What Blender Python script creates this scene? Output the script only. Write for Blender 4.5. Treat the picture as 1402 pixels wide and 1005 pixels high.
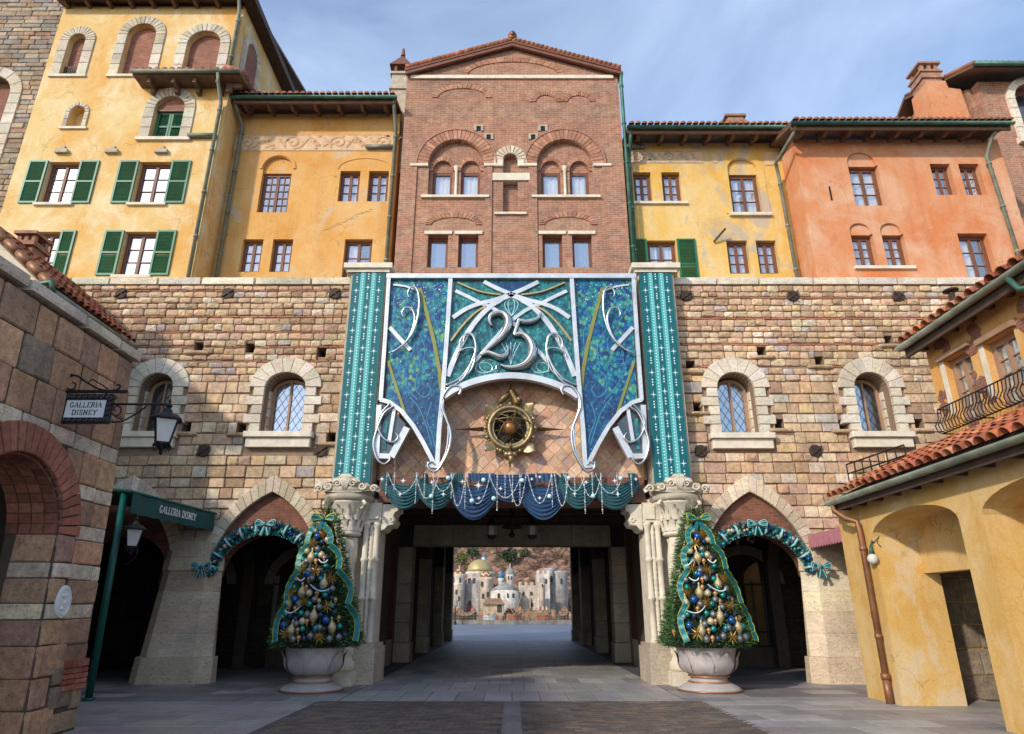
import bpy, math, random
from mathutils import Vector, Matrix
from mathutils.geometry import tessellate_polygon
R = math.radians
rnd = random.Random(7)
for o in list(bpy.data.objects): bpy.data.objects.remove(o)
sc = bpy.context.scene
col = sc.collection

# ---------------------------------------------------------------- camera
CAM_H, TILT, FPX = 1.6, R(20.18), 910.0        # eye height, upward tilt, focal length in photo pixels (1402 wide)
cd = bpy.data.cameras.new('camera'); cam = bpy.data.objects.new('camera', cd); col.objects.link(cam)
cam.location = (0, 0, CAM_H); cam.rotation_euler = (R(90)+TILT, 0, 0)
cd.sensor_width = 36; cd.lens = 36*FPX/1402; cd.clip_end = 6000; cd.clip_start = .1
sc.camera = cam

# ---------------------------------------------------------------- light
SUN_EL, SUN_AZ = R(28), R(180+41)              # low winter sun, behind the camera to the left
w = bpy.data.worlds.new('World'); sc.world = w; w.use_nodes = True
nt = w.node_tree; nt.nodes.clear()
def wn(t, **k):
    n = nt.nodes.new(t)
    for a, b in k.items(): setattr(n, a, b)
    return n
sky = wn('ShaderNodeTexSky', sky_type='NISHITA'); sky.sun_disc = False
sky.sun_elevation = SUN_EL; sky.sun_rotation = SUN_AZ; sky.air_density = 1.0; sky.dust_density = .6; sky.ozone_density = 2.6
tc = wn('ShaderNodeTexCoord'); mp = wn('ShaderNodeMapping'); mp.inputs['Scale'].default_value = (1.0, 1.0, 2.2)
mp.inputs['Location'].default_value = (1.1, .9, .6)
nz = wn('ShaderNodeTexNoise'); nz.inputs['Scale'].default_value = 2.1; nz.inputs['Detail'].default_value = 7; nz.inputs['Roughness'].default_value = .55; nz.inputs['Distortion'].default_value = .4
rp = wn('ShaderNodeValToRGB'); rp.color_ramp.elements[0].position = .34; rp.color_ramp.elements[1].position = .78
rp.color_ramp.elements[0].color = (.06, .06, .06, 1); rp.color_ramp.elements[1].color = (.52, .52, .52, 1)
mx = wn('ShaderNodeMix', data_type='RGBA'); mx.inputs[7].default_value = (4.3, 5.1, 6.4, 1)
bg = wn('ShaderNodeBackground'); bg.inputs['Strength'].default_value = .15
out = wn('ShaderNodeOutputWorld')
L = nt.links.new
L(tc.outputs['Generated'], mp.inputs[0]); L(mp.outputs[0], nz.inputs['Vector']); L(nz.outputs['Fac'], rp.inputs[0])
L(rp.outputs[0], mx.inputs[0]); L(sky.outputs[0], mx.inputs[6]); L(mx.outputs[2], bg.inputs[0]); L(bg.outputs[0], out.inputs[0])
sd = bpy.data.lights.new('sun', 'SUN'); sd.energy = 2.05; sd.angle = R(2.5); sd.color = (1, .92, .80)
sun = bpy.data.objects.new('sun', sd); col.objects.link(sun)
sdir = Vector((-math.sin(SUN_AZ)*math.cos(SUN_EL), -math.cos(SUN_AZ)*math.cos(SUN_EL), -math.sin(SUN_EL)))
sun.rotation_euler = sdir.to_track_quat('-Z', 'Y').to_euler(); sun.location = (-20, -20, 40)
sc.view_settings.view_transform = 'Standard'; sc.view_settings.look = 'None'
sc.view_settings.gamma = 1; sc.view_settings.use_curve_mapping = False
sc.view_settings.exposure = .74
sc.render.engine = 'CYCLES'
sc.cycles.max_bounces = 6; sc.cycles.diffuse_bounces = 3; sc.cycles.glossy_bounces = 3; sc.cycles.transparent_max_bounces = 8
sc.cycles.use_denoising = True

# ---------------------------------------------------------------- frames: a local (u, v, n) system on a wall
class Frame:
    def __init__(s, o, u, n, v=(0, 0, 1)):
        s.o, s.u, s.v, s.n = Vector(o), Vector(u), Vector(v), Vector(n)
        s.M = Matrix(((s.u.x, s.v.x, s.n.x, s.o.x), (s.u.y, s.v.y, s.n.y, s.o.y), (s.u.z, s.v.z, s.n.z, s.o.z), (0, 0, 0, 1)))
    def pt(s, u, v, n=0): return s.o + s.u*u + s.v*v + s.n*n
    def px(s, x, y, n=0):                       # photo measurement -> (u, v) on this wall
        f = Vector((0, math.cos(TILT), math.sin(TILT))); up = Vector((0, -math.sin(TILT), math.cos(TILT)))
        d = f*FPX + Vector((1, 0, 0))*(x-701) + up*(502.5-y)
        c = Vector((0, 0, CAM_H)); o = s.o + s.n*n
        nn = s.u.cross(s.v); t = (o-c).dot(nn)/d.dot(nn); p = c + d*t - o
        return p.dot(s.u), p.dot(s.v)/s.v.length_squared
    def moved(s, n): return Frame(s.o + s.n*n, s.u, s.n, s.v)
def south(y, x=0): return Frame((x, y, 0), (1, 0, 0), (0, -1, 0))        # faces the camera
def east(x, v=(0, 0, 1)): return Frame((x, 0, 0), (0, 1, 0), (1, 0, 0), v)   # faces +X (left-hand walls)
def west(x): return Frame((x, 0, 0), (0, -1, 0), (-1, 0, 0))             # faces -X (right-hand walls)
def flat(z=0): return Frame((0, 0, z), (1, 0, 0), (0, 0, 1), (0, 1, 0))
WORLD = Frame((0, 0, 0), (1, 0, 0), (0, 0, 1), (0, 1, 0))
def zoom(ox, oy, s): return lambda x, y: (ox+x/s, oy+y/s)

# ---------------------------------------------------------------- materials
class NT:
    def __init__(s, name):
        s.m = bpy.data.materials.new(name); s.m.use_nodes = True; s.t = s.m.node_tree
        s.b = s.t.nodes['Principled BSDF']; s.pos = s.n('ShaderNodeNewGeometry').outputs['Position']
    def n(s, t, **k):
        x = s.t.nodes.new(t)
        for a, b in k.items(): setattr(x, a, b)
        return x
    def l(s, a, b): s.t.links.new(a, b)
    def val(s, sock, v):
        if isinstance(v, bpy.types.NodeSocket): s.l(v, sock)
        else: sock.default_value = v
    def mapping(s, scale=(1, 1, 1), rot=(0, 0, 0), vec=None):
        m = s.n('ShaderNodeMapping'); m.inputs['Scale'].default_value = scale; m.inputs['Rotation'].default_value = rot
        s.l(vec or s.pos, m.inputs[0]); return m.outputs[0]
    def noise(s, scale, detail=4, rough=.55, vec=None, dist=0):
        x = s.n('ShaderNodeTexNoise'); x.inputs['Scale'].default_value = scale; x.inputs['Detail'].default_value = detail
        x.inputs['Roughness'].default_value = rough; x.inputs['Distortion'].default_value = dist; s.l(vec or s.pos, x.inputs['Vector']); return x.outputs['Fac']
    def ramp(s, fac, stops, const=False):
        r = s.n('ShaderNodeValToRGB'); cr = r.color_ramp
        if const: cr.interpolation = 'CONSTANT'
        while len(cr.elements) < len(stops): cr.elements.new(.5)
        for e, (p, c) in zip(cr.elements, stops):
            e.position = p; e.color = (*c, 1) if hasattr(c, '__len__') else (c, c, c, 1)
        s.l(fac, r.inputs[0]); return r.outputs[0]
    def mix(s, f, a, b, mode='MIX'):
        x = s.n('ShaderNodeMix', data_type='RGBA', blend_type=mode)
        for i, v in ((0, f), (6, a), (7, b)):
            if isinstance(v, tuple) and len(v) == 3: v = (*v, 1)
            s.val(x.inputs[i], v)
        return x.outputs[2]
    def math(s, op, a, b=0.0, c=0.0):
        x = s.n('ShaderNodeMath', operation=op)
        for i, v in enumerate((a, b, c)): s.val(x.inputs[i], v)
        return x.outputs[0]
    def sep(s, vec=None):
        x = s.n('ShaderNodeSeparateXYZ'); s.l(vec or s.pos, x.inputs[0]); return x.outputs
    def comb(s, x, y, z=0.0):
        c = s.n('ShaderNodeCombineXYZ')
        for i, v in enumerate((x, y, z)): s.val(c.inputs[i], v)
        return c.outputs[0]
    def bump(s, h, strength=.4, dist=.02):
        b = s.n('ShaderNodeBump'); b.inputs['Strength'].default_value = strength; b.inputs['Distance'].default_value = dist
        s.l(h, b.inputs['Height']); s.l(b.outputs[0], s.b.inputs['Normal'])
    def done(s, base, rough=.8, metal=0., spec=.4):
        if isinstance(base, tuple) and len(base) == 3: base = (*base, 1)
        s.val(s.b.inputs['Base Color'], base); s.val(s.b.inputs['Roughness'], rough)
        s.b.inputs['Metallic'].default_value = metal; s.b.inputs['Specular IOR Level'].default_value = spec
        return s.m
M = {}
def plain(name, c, rough=.6, metal=0., var=.18, scale=6., bump=0., spec=.4):
    t = NT(name); f = t.noise(scale, 5)
    b = t.ramp(f, [(.25, tuple(x*(1-var) for x in c)), (.75, tuple(min(1, x*(1+var)) for x in c))])
    if bump: t.bump(t.noise(scale*8, 4), bump, .01)
    M[name] = t.done(b, rough, metal, spec); return M[name]
def tinted(name, rough=.85, scale=9., bump=.5, lo=.7, hi=1.18, stretch=(1, 1, 1), dist=.02, attr=False, speck=.0, spec=.3):
    """stone, tile, paint ...: the piece's own colour (object colour, or the colour attribute of a joined mesh) with grain"""
    for kind in ('', '_joined'):
        t = NT(name+kind)
        if kind: c = t.n('ShaderNodeAttribute', attribute_name='tint').outputs['Color']
        else: c = t.n('ShaderNodeObjectInfo').outputs['Color']
        v = t.mapping(stretch)
        f = t.noise(scale, 6, .65, v); g = t.noise(scale*.18, 2, .5)
        b = t.mix(1., c, t.ramp(f, [(.25, lo), (.7, hi)]), 'MULTIPLY')
        b = t.mix(.5, b, t.mix(1., b, t.ramp(g, [(.35, (.72, .68, .66)), (.65, (1.2, 1.16, 1.1))]), 'MULTIPLY'))
        if speck:
            pz = t.n('ShaderNodeTexVoronoi'); pz.inputs['Scale'].default_value = scale*2.2; t.l(t.mapping((1, 1, 3.2)), pz.inputs['Vector'])
            holes = t.math('LESS_THAN', pz.outputs['Distance'], t.math('MULTIPLY', t.noise(3.5, 3), .42))
            hm = t.math('MULTIPLY', holes, t.math('GREATER_THAN', t.noise(2.2, 3, .6, t.mapping((1, 1, 3))), .5))
            b = t.mix(t.math('MULTIPLY', hm, speck), b, (.12, .09, .06))
            h = t.math('SUBTRACT', t.noise(scale*3, 5, .6, v), t.math('MULTIPLY', hm, .8))
        else: h = t.noise(scale*2.4, 6, .65, v)
        if name in ('stone', 'travertine'):             # grime and water streaks that run across the joints
            gr = t.noise(.45, 6, .65); sk = t.noise(1.6, 5, .6, t.mapping((1.5, 1.5, .14)))
            b = t.mix(1., b, t.ramp(gr, [(.36, (.87, .84, .82)), (.62, (1.08, 1.07, 1.06))]), 'MULTIPLY')
            b = t.mix(t.ramp(sk, [(.56, 0.), (.80, .45)]), b, t.mix(1., b, (.55, .48, .42), 'MULTIPLY'))
            b = t.mix(1., b, t.ramp(t.noise(22, 4, .7), [(.32, .55), (.44, 1.)]), 'MULTIPLY')
        t.bump(h, bump, dist)
        M[name+kind] = t.done(b, rough, 0, spec)
def plaster(name, a, b, worn, grey=None, scale=.55, wornamt=.5, top=None, vstain=.35):
    t = NT(name)
    f = t.noise(scale, 7, .62, dist=.3)
    c = t.ramp(f, [(.34, a), (.62, b)])
    g = t.noise(scale*1.7, 8, .68, t.mapping((1, 1, .8)), .5)
    c = t.mix(t.ramp(g, [(.46, 0.), (.66, wornamt)]), c, worn)
    c = t.mix(t.ramp(t.noise(5, 8, .75, None, 1.), [(.55, 0.), (.75, .35)]), c, t.mix(1., c, (.70, .62, .52), 'MULTIPLY'))
    if grey:
        c = t.mix(t.ramp(t.noise(scale*.9, 8, .7, t.mapping((1.3, 1, .8)), .6), [(.56, 0.), (.62, .8)]), c, grey)
    st = t.noise(2.2, 5, .6, t.mapping((1.6, 1.6, .16)))
    c = t.mix(t.ramp(st, [(.5, 0.), (.8, vstain)]), c, t.mix(1., c, (.62, .50, .40), 'MULTIPLY'))
    vc = t.n('ShaderNodeTexVoronoi', feature='DISTANCE_TO_EDGE'); vc.inputs['Scale'].default_value = .9   # hairline cracks
    wv = t.n('ShaderNodeVectorMath', operation='ADD'); nn = t.n('ShaderNodeTexNoise'); nn.inputs['Scale'].default_value = 3.5; nn.inputs['Detail'].default_value = 5; t.l(t.pos, nn.inputs['Vector'])
    sc_ = t.n('ShaderNodeVectorMath', operation='SCALE'); sc_.inputs['Scale'].default_value = .5; t.l(nn.outputs['Color'], sc_.inputs[0]); t.l(t.pos, wv.inputs[0]); t.l(sc_.outputs[0], wv.inputs[1]); t.l(wv.outputs[0], vc.inputs['Vector'])
    cm_ = t.math('MULTIPLY', t.ramp(vc.outputs['Distance'], [(.0, 1.), (.012, 0.)]), t.ramp(t.noise(.8, 3), [(.5, 0.), (.6, .6)]))
    c = t.mix(cm_, c, (.20, .12, .06))
    fine = t.noise(28, 5, .7)
    c = t.mix(1., c, t.ramp(fine, [(.3, .88), (.7, 1.08)]), 'MULTIPLY')
    t.bump(t.math('ADD', t.noise(14, 7, .7), t.math('MULTIPLY', t.noise(2.5, 4), 1.5)), .35, .02)
    M[name] = t.done(c, .92, 0, .2); return M[name]
def brickmat(name, c1, c2, mortar, bw=.23, bh=.072, ms=.008, rough=.9, bump=.8):
    t = NT(name); x, y, z = t.sep()
    b = t.n('ShaderNodeTexBrick'); t.l(t.comb(t.math('ADD', x, y), z), b.inputs['Vector'])
    b.inputs['Scale'].default_value = 1; b.inputs['Brick Width'].default_value = bw; b.inputs['Row Height'].default_value = bh
    b.inputs['Mortar Size'].default_value = ms; b.inputs['Mortar Smooth'].default_value = .3; b.inputs['Bias'].default_value = -.1
    b.inputs['Color1'].default_value = (*c1, 1); b.inputs['Color2'].default_value = (*c2, 1); b.inputs['Mortar'].default_value = (*mortar, 1)
    c = t.mix(1., b.outputs['Color'], t.ramp(t.noise(5, 7, .7), [(.28, .62), (.72, 1.25)]), 'MULTIPLY')
    c = t.mix(1., c, t.ramp(t.noise(.5, 5, .6), [(.3, (.8, .8, .82)), (.7, (1.14, 1.08, 1.02))]), 'MULTIPLY')
    t.bump(t.math('SUBTRACT', t.math('MULTIPLY', t.noise(30, 4), .5), b.outputs['Fac']), bump, .012)
    M[name] = t.done(c, rough, 0, .2); return M[name]

tinted('stone', .9, 8., .85, .58, 1.22, dist=.035); tinted('travertine', .8, 7., .55, .74, 1.12, (1, 1, 3.4), .02, speck=.7); tinted('tile', .75, 10, .4, .65, 1.2)
tinted('slab', .5, 6, .25, .8, 1.1, spec=.5); tinted('redbrick', .9, 12, .6, .6, 1.2); tinted('marble', .6, 5, .35, .78, 1.06, (1, 1, 1.5))
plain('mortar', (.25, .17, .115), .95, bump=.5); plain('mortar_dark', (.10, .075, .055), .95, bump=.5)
plaster('plaster_yellow', (.66, .34, .085), (.70, .50, .22), (.76, .62, .38), wornamt=.85, vstain=.15)
plaster('plaster_amber', (.61, .285, .07), (.68, .385, .13), (.69, .50, .28), (.55, .42, .28), wornamt=.35)
plaster('plaster_gold', (.66, .37, .075), (.71, .47, .15), (.70, .55, .31), (.44, .37, .29), wornamt=.7)
plaster('plaster_red', (.58, .185, .065), (.62, .29, .145), (.66, .42, .28), wornamt=.75, scale=.4)
plaster('plaster_arcade', (.60, .34, .085), (.65, .42, .15), (.68, .50, .26), (.62, .48, .30), wornamt=.75, scale=.8)
plaster('plaster_cream', (.55, .47, .34), (.64, .56, .43), (.68, .62, .5), wornamt=.4)
plain('frieze', (.56, .33, .18), .9, bump=.4); plain('frieze_pale', (.62, .42, .25), .9, bump=.4)
brickmat('brick_gable', (.43, .215, .135), (.33, .155, .098), (.44, .32, .24), .26, .08, .011)
brickmat('brick_red', (.27, .105, .065), (.19, .075, .05), (.22, .16, .12))
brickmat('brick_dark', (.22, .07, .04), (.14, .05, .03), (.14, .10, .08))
brickmat('brick_infill', (.34, .13, .085), (.26, .10, .065), (.30, .2, .15), .16, .06, .01)
plain('trim', (.66, .58, .45), .85, bump=.4, scale=4); plain('trim_grey', (.42, .36, .27), .85, bump=.5, scale=5, var=.28)
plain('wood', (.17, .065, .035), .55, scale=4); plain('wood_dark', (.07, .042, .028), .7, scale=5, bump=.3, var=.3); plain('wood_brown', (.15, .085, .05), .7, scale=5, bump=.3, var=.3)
plain('wood_pale', (.33, .20, .12), .6, scale=4)
plain('iron', (.022, .02, .02), .5, .5, spec=.5); plain('iron_rust', (.06, .035, .025), .7, .3, bump=.3)
plain('shutter', (.012, .135, .062), .45, scale=2.5, var=.25); plain('gutter', (.20, .21, .155), .6, .2, scale=3, var=.4); plain('verdigris', (.06, .15, .11), .5, .4, scale=3, var=.4)
plain('copper_pipe', (.26, .12, .06), .5, .4, scale=4, var=.4)
plain('green_paint', (.004, .085, .065), .4, scale=3); plain('green_cloth', (.003, .062, .058), .7, scale=3, var=.12)
plain('dark_room', (.018, .016, .014), .9); plain('room', (.06, .05, .04), .9); plain('curtain', (.94, .94, .92), .9, scale=3, var=.1); plain('curtain_orange', (.62, .20, .05), .9)
plain('white_paint', (.74, .74, .72), .6, scale=5, var=.08); plain('ink', (.02, .02, .022), .6); plain('sign_white', (.82, .83, .80), .6, var=.08)
plain('silver', (.60, .60, .59), .36, .5, scale=2.2, var=.25, spec=.6); plain('silver_tube', (.50, .50, .50), .26, .9, scale=3); plain('silver_dark', (.10, .11, .12), .3, .7)
plain('bronze', (.17, .115, .05), .42, .75, scale=9, var=.5, bump=.5); plain('bronze_pale', (.33, .25, .13), .42, .7, scale=9, var=.35, bump=.4); plain('orange_globe', (.28, .13, .045), .4, .5, var=.4)
plain('gold', (.62, .42, .14), .28, .85, scale=12); plain('gold_stripe', (.22, .22, .06), .5, .2, scale=6); plain('gold_line', (.45, .33, .15), .4, .4)
plain('pearl', (.80, .82, .80), .25, 0, spec=.7); plain('jewel', (.55, .82, .82), .15, .1, spec=.8)
plain('pink_cloth', (.46, .18, .20), .85, scale=5); plain('red_cloth', (.42, .05, .05), .85)
plain('lamp_glass', (.62, .60, .54), .35, spec=.6, var=.1); plain('lamp_glass_dim', (.30, .29, .25), .3, spec=.6)
plain('asphalt', (.085, .088, .095), .7, scale=3, bump=.3); plain('plaza', (.13, .15, .18), .45, scale=.25, var=.4)
def glass(name, tint=(.05, .06, .07), refl=.35, clear=.55, rough=.03):
    t = NT(name); gl = t.n('ShaderNodeBsdfGlossy'); gl.inputs['Roughness'].default_value = rough; gl.inputs['Color'].default_value = (.95, .97, 1, 1)
    tr = t.n('ShaderNodeBsdfTransparent'); m1 = t.n('ShaderNodeMixShader'); m2 = t.n('ShaderNodeMixShader')
    nb = t.n('ShaderNodeBump'); nb.inputs['Strength'].default_value = .03; t.l(t.noise(1.6, 2), nb.inputs['Height']); t.l(nb.outputs[0], gl.inputs['Normal'])
    t.done(tint, .2); m1.inputs[0].default_value = clear; t.l(t.b.outputs[0], m1.inputs[1]); t.l(tr.outputs[0], m1.inputs[2])
    m2.inputs[0].default_value = refl; t.l(m1.outputs[0], m2.inputs[1]); t.l(gl.outputs[0], m2.inputs[2])
    t.l(m2.outputs[0], t.t.nodes['Material Output'].inputs[0]); M[name] = t.m
glass('glass', (.2, .22, .24), refl=.22, clear=.9); glass('glass_mirror', refl=.62, clear=.7); glass('glass_blue', (.05, .08, .11), .42, .5); glass('glass_dark', (.03, .035, .04), .14, .5)
glass('glass_grey', (.16, .19, .22), .40, .25)

# ---------------------------------------------------------------- objects
def link(o, parent=None):
    col.objects.link(o)
    if parent is not None:
        o.parent = parent
        o.matrix_parent_inverse = Matrix.Translation(-parent.location) if parent.type == 'EMPTY' else Matrix.Identity(4)
    return o
def tag(o, label=None, cat=None, group=None, kind=None):
    for k, v in (('label', label), ('category', cat), ('group', group), ('kind', kind)):
        if v: o[k] = v
    return o
def thing(name, label, cat, loc, group=None):
    o = bpy.data.objects.new(name, None); o.location = loc; o.empty_display_size = .2
    col.objects.link(o); return tag(o, label, cat, group)
def copy_tree(o, kids, parent=None):
    c = o.copy(); col.objects.link(c)
    if parent is not None: c.parent = parent; c.matrix_parent_inverse = o.matrix_parent_inverse.copy()
    for ch in kids.get(o, ()): copy_tree(ch, kids, c)
    return c
def kids_of(root):
    d = {}
    for o in bpy.data.objects:
        if o.parent: d.setdefault(o.parent, []).append(o)
    return d
class MB:
    def __init__(s): s.v = []; s.f = []; s.c = []; s.cur = (1, 1, 1)
    def add(s, vs, fs):
        k = len(s.v); s.v += [tuple(p) for p in vs]; s.f += [tuple(i+k for i in f) for f in fs]; s.c += [s.cur]*len(vs); return s
    def box(s, F, u0, u1, v0, v1, n0, n1):
        p = [F.pt(u, v, n) for n in (n0, n1) for v in (v0, v1) for u in (u0, u1)]
        return s.add(p, [(0, 2, 3, 1), (4, 5, 7, 6), (0, 1, 5, 4), (2, 6, 7, 3), (0, 4, 6, 2), (1, 3, 7, 5)])
    def prism(s, F, poly, n0, n1, inset=0.):
        k = len(poly); cu = sum(p[0] for p in poly)/k; cv = sum(p[1] for p in poly)/k
        def ins(p):
            d = math.hypot(p[0]-cu, p[1]-cv); q = max(.2, 1-inset*1.3/d) if d else 1
            return cu+(p[0]-cu)*q, cv+(p[1]-cv)*q
        rings = [[F.pt(a, b, n0) for a, b in poly]]
        if inset: rings.append([F.pt(a, b, n1-inset) for a, b in poly])
        rings.append([F.pt(*(ins(p) if inset else p), n1) for p in poly])
        vs = [p for r in rings for p in r]; fs = []
        for r in range(len(rings)-1):
            for i in range(k): j = (i+1) % k; fs.append((r*k+i, r*k+j, r*k+k+j, r*k+k+i))
        top = (len(rings)-1)*k
        if k <= 4: fs += [tuple(range(top, top+k)), tuple(reversed(range(k)))]
        else:
            for t in tessellate_polygon([[Vector((a, b, 0)) for a, b in poly]]):
                fs += [tuple(top+i for i in t), tuple(reversed(t))]
        return s.add(vs, fs)
    def tube(s, pts, r, k=6, closed=False, flatn=None):
        pts = [Vector(p) for p in pts]; m = len(pts); rr = r if hasattr(r, '__len__') else [r]*m
        vs = []; prev = None
        for i, p in enumerate(pts):
            a = pts[(i-1) % m] if (i or closed) else p; b = pts[(i+1) % m] if (i < m-1 or closed) else p
            t = (b-a); t = t.normalized() if t.length > 1e-9 else Vector((0, 0, 1))
            if prev is None:
                h = Vector((0, 1, 0)) if abs(t.y) < .9 else Vector((1, 0, 0)); x = t.cross(h).normalized()
            else:
                x = prev - t*prev.dot(t); x = x.normalized() if x.length > 1e-6 else t.orthogonal().normalized()
            prev = x; y = t.cross(x)
            for j in range(k):
                an = 2*math.pi*j/k; vs.append(p + (x*math.cos(an) + y*math.sin(an))*rr[i])
        fs = []
        for i in range(m if closed else m-1):
            for j in range(k):
                a = i*k+j; b = i*k+(j+1) % k; c = ((i+1) % m)*k+(j+1) % k; d = ((i+1) % m)*k+j; fs.append((a, b, c, d))
        if not closed: fs += [tuple(reversed(range(k))), tuple(range((m-1)*k, m*k))]
        return s.add(vs, fs)
    def lathe(s, c, prof, k=20, twist=None, cap=True):
        c = Vector(c); vs = []; m = len(prof)
        for r, z in prof:
            for j in range(k):
                a = 2*math.pi*j/k; q = r*(twist(a, z) if twist else 1); vs.append(c + Vector((q*math.cos(a), q*math.sin(a), z)))
        fs = [(i*k+j, i*k+(j+1) % k, (i+1)*k+(j+1) % k, (i+1)*k+j) for i in range(m-1) for j in range(k)]
        if cap: fs += [tuple(reversed(range(k))), tuple(range((m-1)*k, m*k))]
        return s.add(vs, fs)
    def ball(s, c, r, k=8, sz=1.):
        m = max(4, k//2+1)
        return s.lathe(c, [(max(1e-4, r*math.sin(math.pi*i/m)), -r*sz*math.cos(math.pi*i/m)) for i in range(m+1)], k, cap=False)
    def ribbon(s, F, pts, wd, n0, n1):          # flat bar following a polyline on a wall
        m = len(pts); Lf, Rt = [], []; wl = wd if hasattr(wd, '__len__') else [wd]*m
        for i, p in enumerate(pts):
            a = pts[max(0, i-1)]; b = pts[min(m-1, i+1)]; dx, dy = b[0]-a[0], b[1]-a[1]; d = math.hypot(dx, dy) or 1
            nx, ny = -dy/d*wl[i]/2, dx/d*wl[i]/2; Lf.append((p[0]+nx, p[1]+ny)); Rt.append((p[0]-nx, p[1]-ny))
        vs = []
        for i in range(m):
            vs += [F.pt(*Rt[i], n0), F.pt(*Lf[i], n0), F.pt(*Lf[i], n1), F.pt(*Rt[i], n1)]
        fs = [(i*4+j, i*4+(j+1) % 4, i*4+4+(j+1) % 4, i*4+4+j) for i in range(m-1) for j in range(4)]
        fs += [(3, 2, 1, 0), tuple((m-1)*4+j for j in range(4))]
        return s.add(vs, fs)
    def mesh(s, name, smooth=False, tint=False):
        me = bpy.data.meshes.new(name); me.from_pydata(s.v, [], s.f); me.update()
        if smooth: me.polygons.foreach_set('use_smooth', [True]*len(me.polygons))
        if tint:
            at = me.color_attributes.new('tint', 'FLOAT_COLOR', 'POINT')
            at.data.foreach_set('color', [x for c in s.c for x in (*c, 1.)])
        return me
    def build(s, name, m, parent=None, smooth=False, color=None, kind=None, tint=False):
        me = s.mesh(name, smooth, tint); me.materials.append(M[m])
        o = bpy.data.objects.new(name, me); link(o, parent)
        if color: o.color = (*color, 1)
        if kind: o['kind'] = kind
        return o
def sorted_rect(a, b, v0, v1): return rect(min(a, b), max(a, b), v0, v1)
def smooth_pts(pts, n=6):                       # Catmull-Rom through 2D/3D points
    P = [Vector(p) if len(p) == 3 else Vector((*p, 0)) for p in pts]; o = []
    d = len(pts[0])
    for i in range(len(P)-1):
        a = P[max(0, i-1)]; b = P[i]; c = P[i+1]; e = P[min(len(P)-1, i+2)]
        for k in range(n):
            t = k/n; q = .5*((2*b)+(c-a)*t+(2*a-5*b+4*c-e)*t*t+(3*b-a-3*c+e)*t**3); o.append(q)
    o.append(P[-1])
    return [tuple(q[:d]) for q in o]

# pieces: alike stones / tiles share a few unit meshes; beyond the limit they join into one part
def unit_block(name, mat, irr, inset, smooth=False, seed=0, bulge=0.):
    r = random.Random(seed); mb = MB(); j = lambda a: r.uniform(-a, a)
    c = irr*1.6
    out_ = [(c+j(irr), j(irr)*.4), (1-c+j(irr), j(irr)*.4), (1+j(irr)*.4, c+j(irr)), (1+j(irr)*.4, 1-c+j(irr)), (1-c+j(irr), 1+j(irr)*.4), (c+j(irr), 1+j(irr)*.4), (j(irr)*.4, 1-c+j(irr)), (j(irr)*.4, c+j(irr))] if irr else [(0, 0), (1, 0), (1, 1), (0, 1)]
    k = len(out_); inn = [(.5+(a-.5)*(1-2*inset), .5+(b-.5)*(1-2.6*inset)) for a, b in out_]
    vs = [(a, b, 0) for a, b in out_]+[(a, b, .55+j(.1)) for a, b in out_]+[(a, b, 1-bulge*.5+j(bulge*.4)) for a, b in inn]+[(.5+j(.1), .5+j(.1), 1+bulge*.2)]
    fs = [(q*k+i, q*k+(i+1) % k, q*k+k+(i+1) % k, q*k+k+i) for q in range(2) for i in range(k)]+[(2*k+i, 2*k+(i+1) % k, 3*k) for i in range(k)]
    mb.add(vs, fs); me = mb.mesh(name, smooth); me.materials.append(M[mat]); me['joined'] = mat+'_joined'; return me
RUBBLE = [unit_block('rubble_stone', 'stone', .07, .10, True, i, .35) for i in range(8)]
ASHLAR = [unit_block('ashlar_stone', 'stone', .025, .035, False, i+20, .12) for i in range(8)]
BLOCK = [unit_block('travertine_block', 'travertine', 0, .02, False, i+40, .03) for i in range(3)]
BRICK = [unit_block('brick', 'redbrick', .03, .04, False, i+50, .06) for i in range(4)]
SLAB = [unit_block('paving_slab', 'slab', 0, .012, False, i+60, .0) for i in range(2)]
TILE4 = [unit_block('wall_tile', 'tile', 0, .03, False, i+70, .04) for i in range(3)]
def pieces(name, plural, parent, F, items, meshes, limit=300):
    """items: (u0, u1, v0, v1, n0, n1, colour[, matrix])"""
    items = sorted(items, key=lambda i: -(i[1]-i[0])*(i[3]-i[2]))
    for it in items[:limit]:
        u0, u1, v0, v1, n0, n1, c = it[:7]
        o = bpy.data.objects.new(name, rnd.choice(meshes)); link(o, parent); o.color = (*c, 1)
        o.matrix_basis = F.M @ Matrix.Translation((u0, v0, n0)) @ Matrix.Diagonal((u1-u0, v1-v0, n1-n0, 1)) if len(it) < 8 else it[7]
    if len(items) > limit:
        mb = MB()
        for it in items[limit:]:
            u0, u1, v0, v1, n0, n1, c = it[:7]; me = rnd.choice(meshes); mb.cur = c
            mb.add([F.pt(u0+q.co.x*(u1-u0), v0+q.co.y*(v1-v0), n0+q.co.z*(n1-n0)) for q in me.vertices], [tuple(p.vertices) for p in me.polygons])
        mb.build(plural, meshes[0]['joined'], parent, kind='stuff', tint=True)
def jit(c, a=.12):
    k = 1+rnd.uniform(-a, a); return tuple(max(.01, min(1, x*k*(1+rnd.uniform(-a, a)*.35))) for x in c)
STONES = [(.60, .42, .265)]*8+[(.64, .475, .31)]*7+[(.54, .365, .23)]*5+[(.69, .55, .39)]*3+[(.56, .385, .27)]*3+[(.48, .42, .37)]*2+[(.45, .30, .19)]*3+[(.64, .44, .25)]*3+[(.71, .60, .46)]*2
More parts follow.
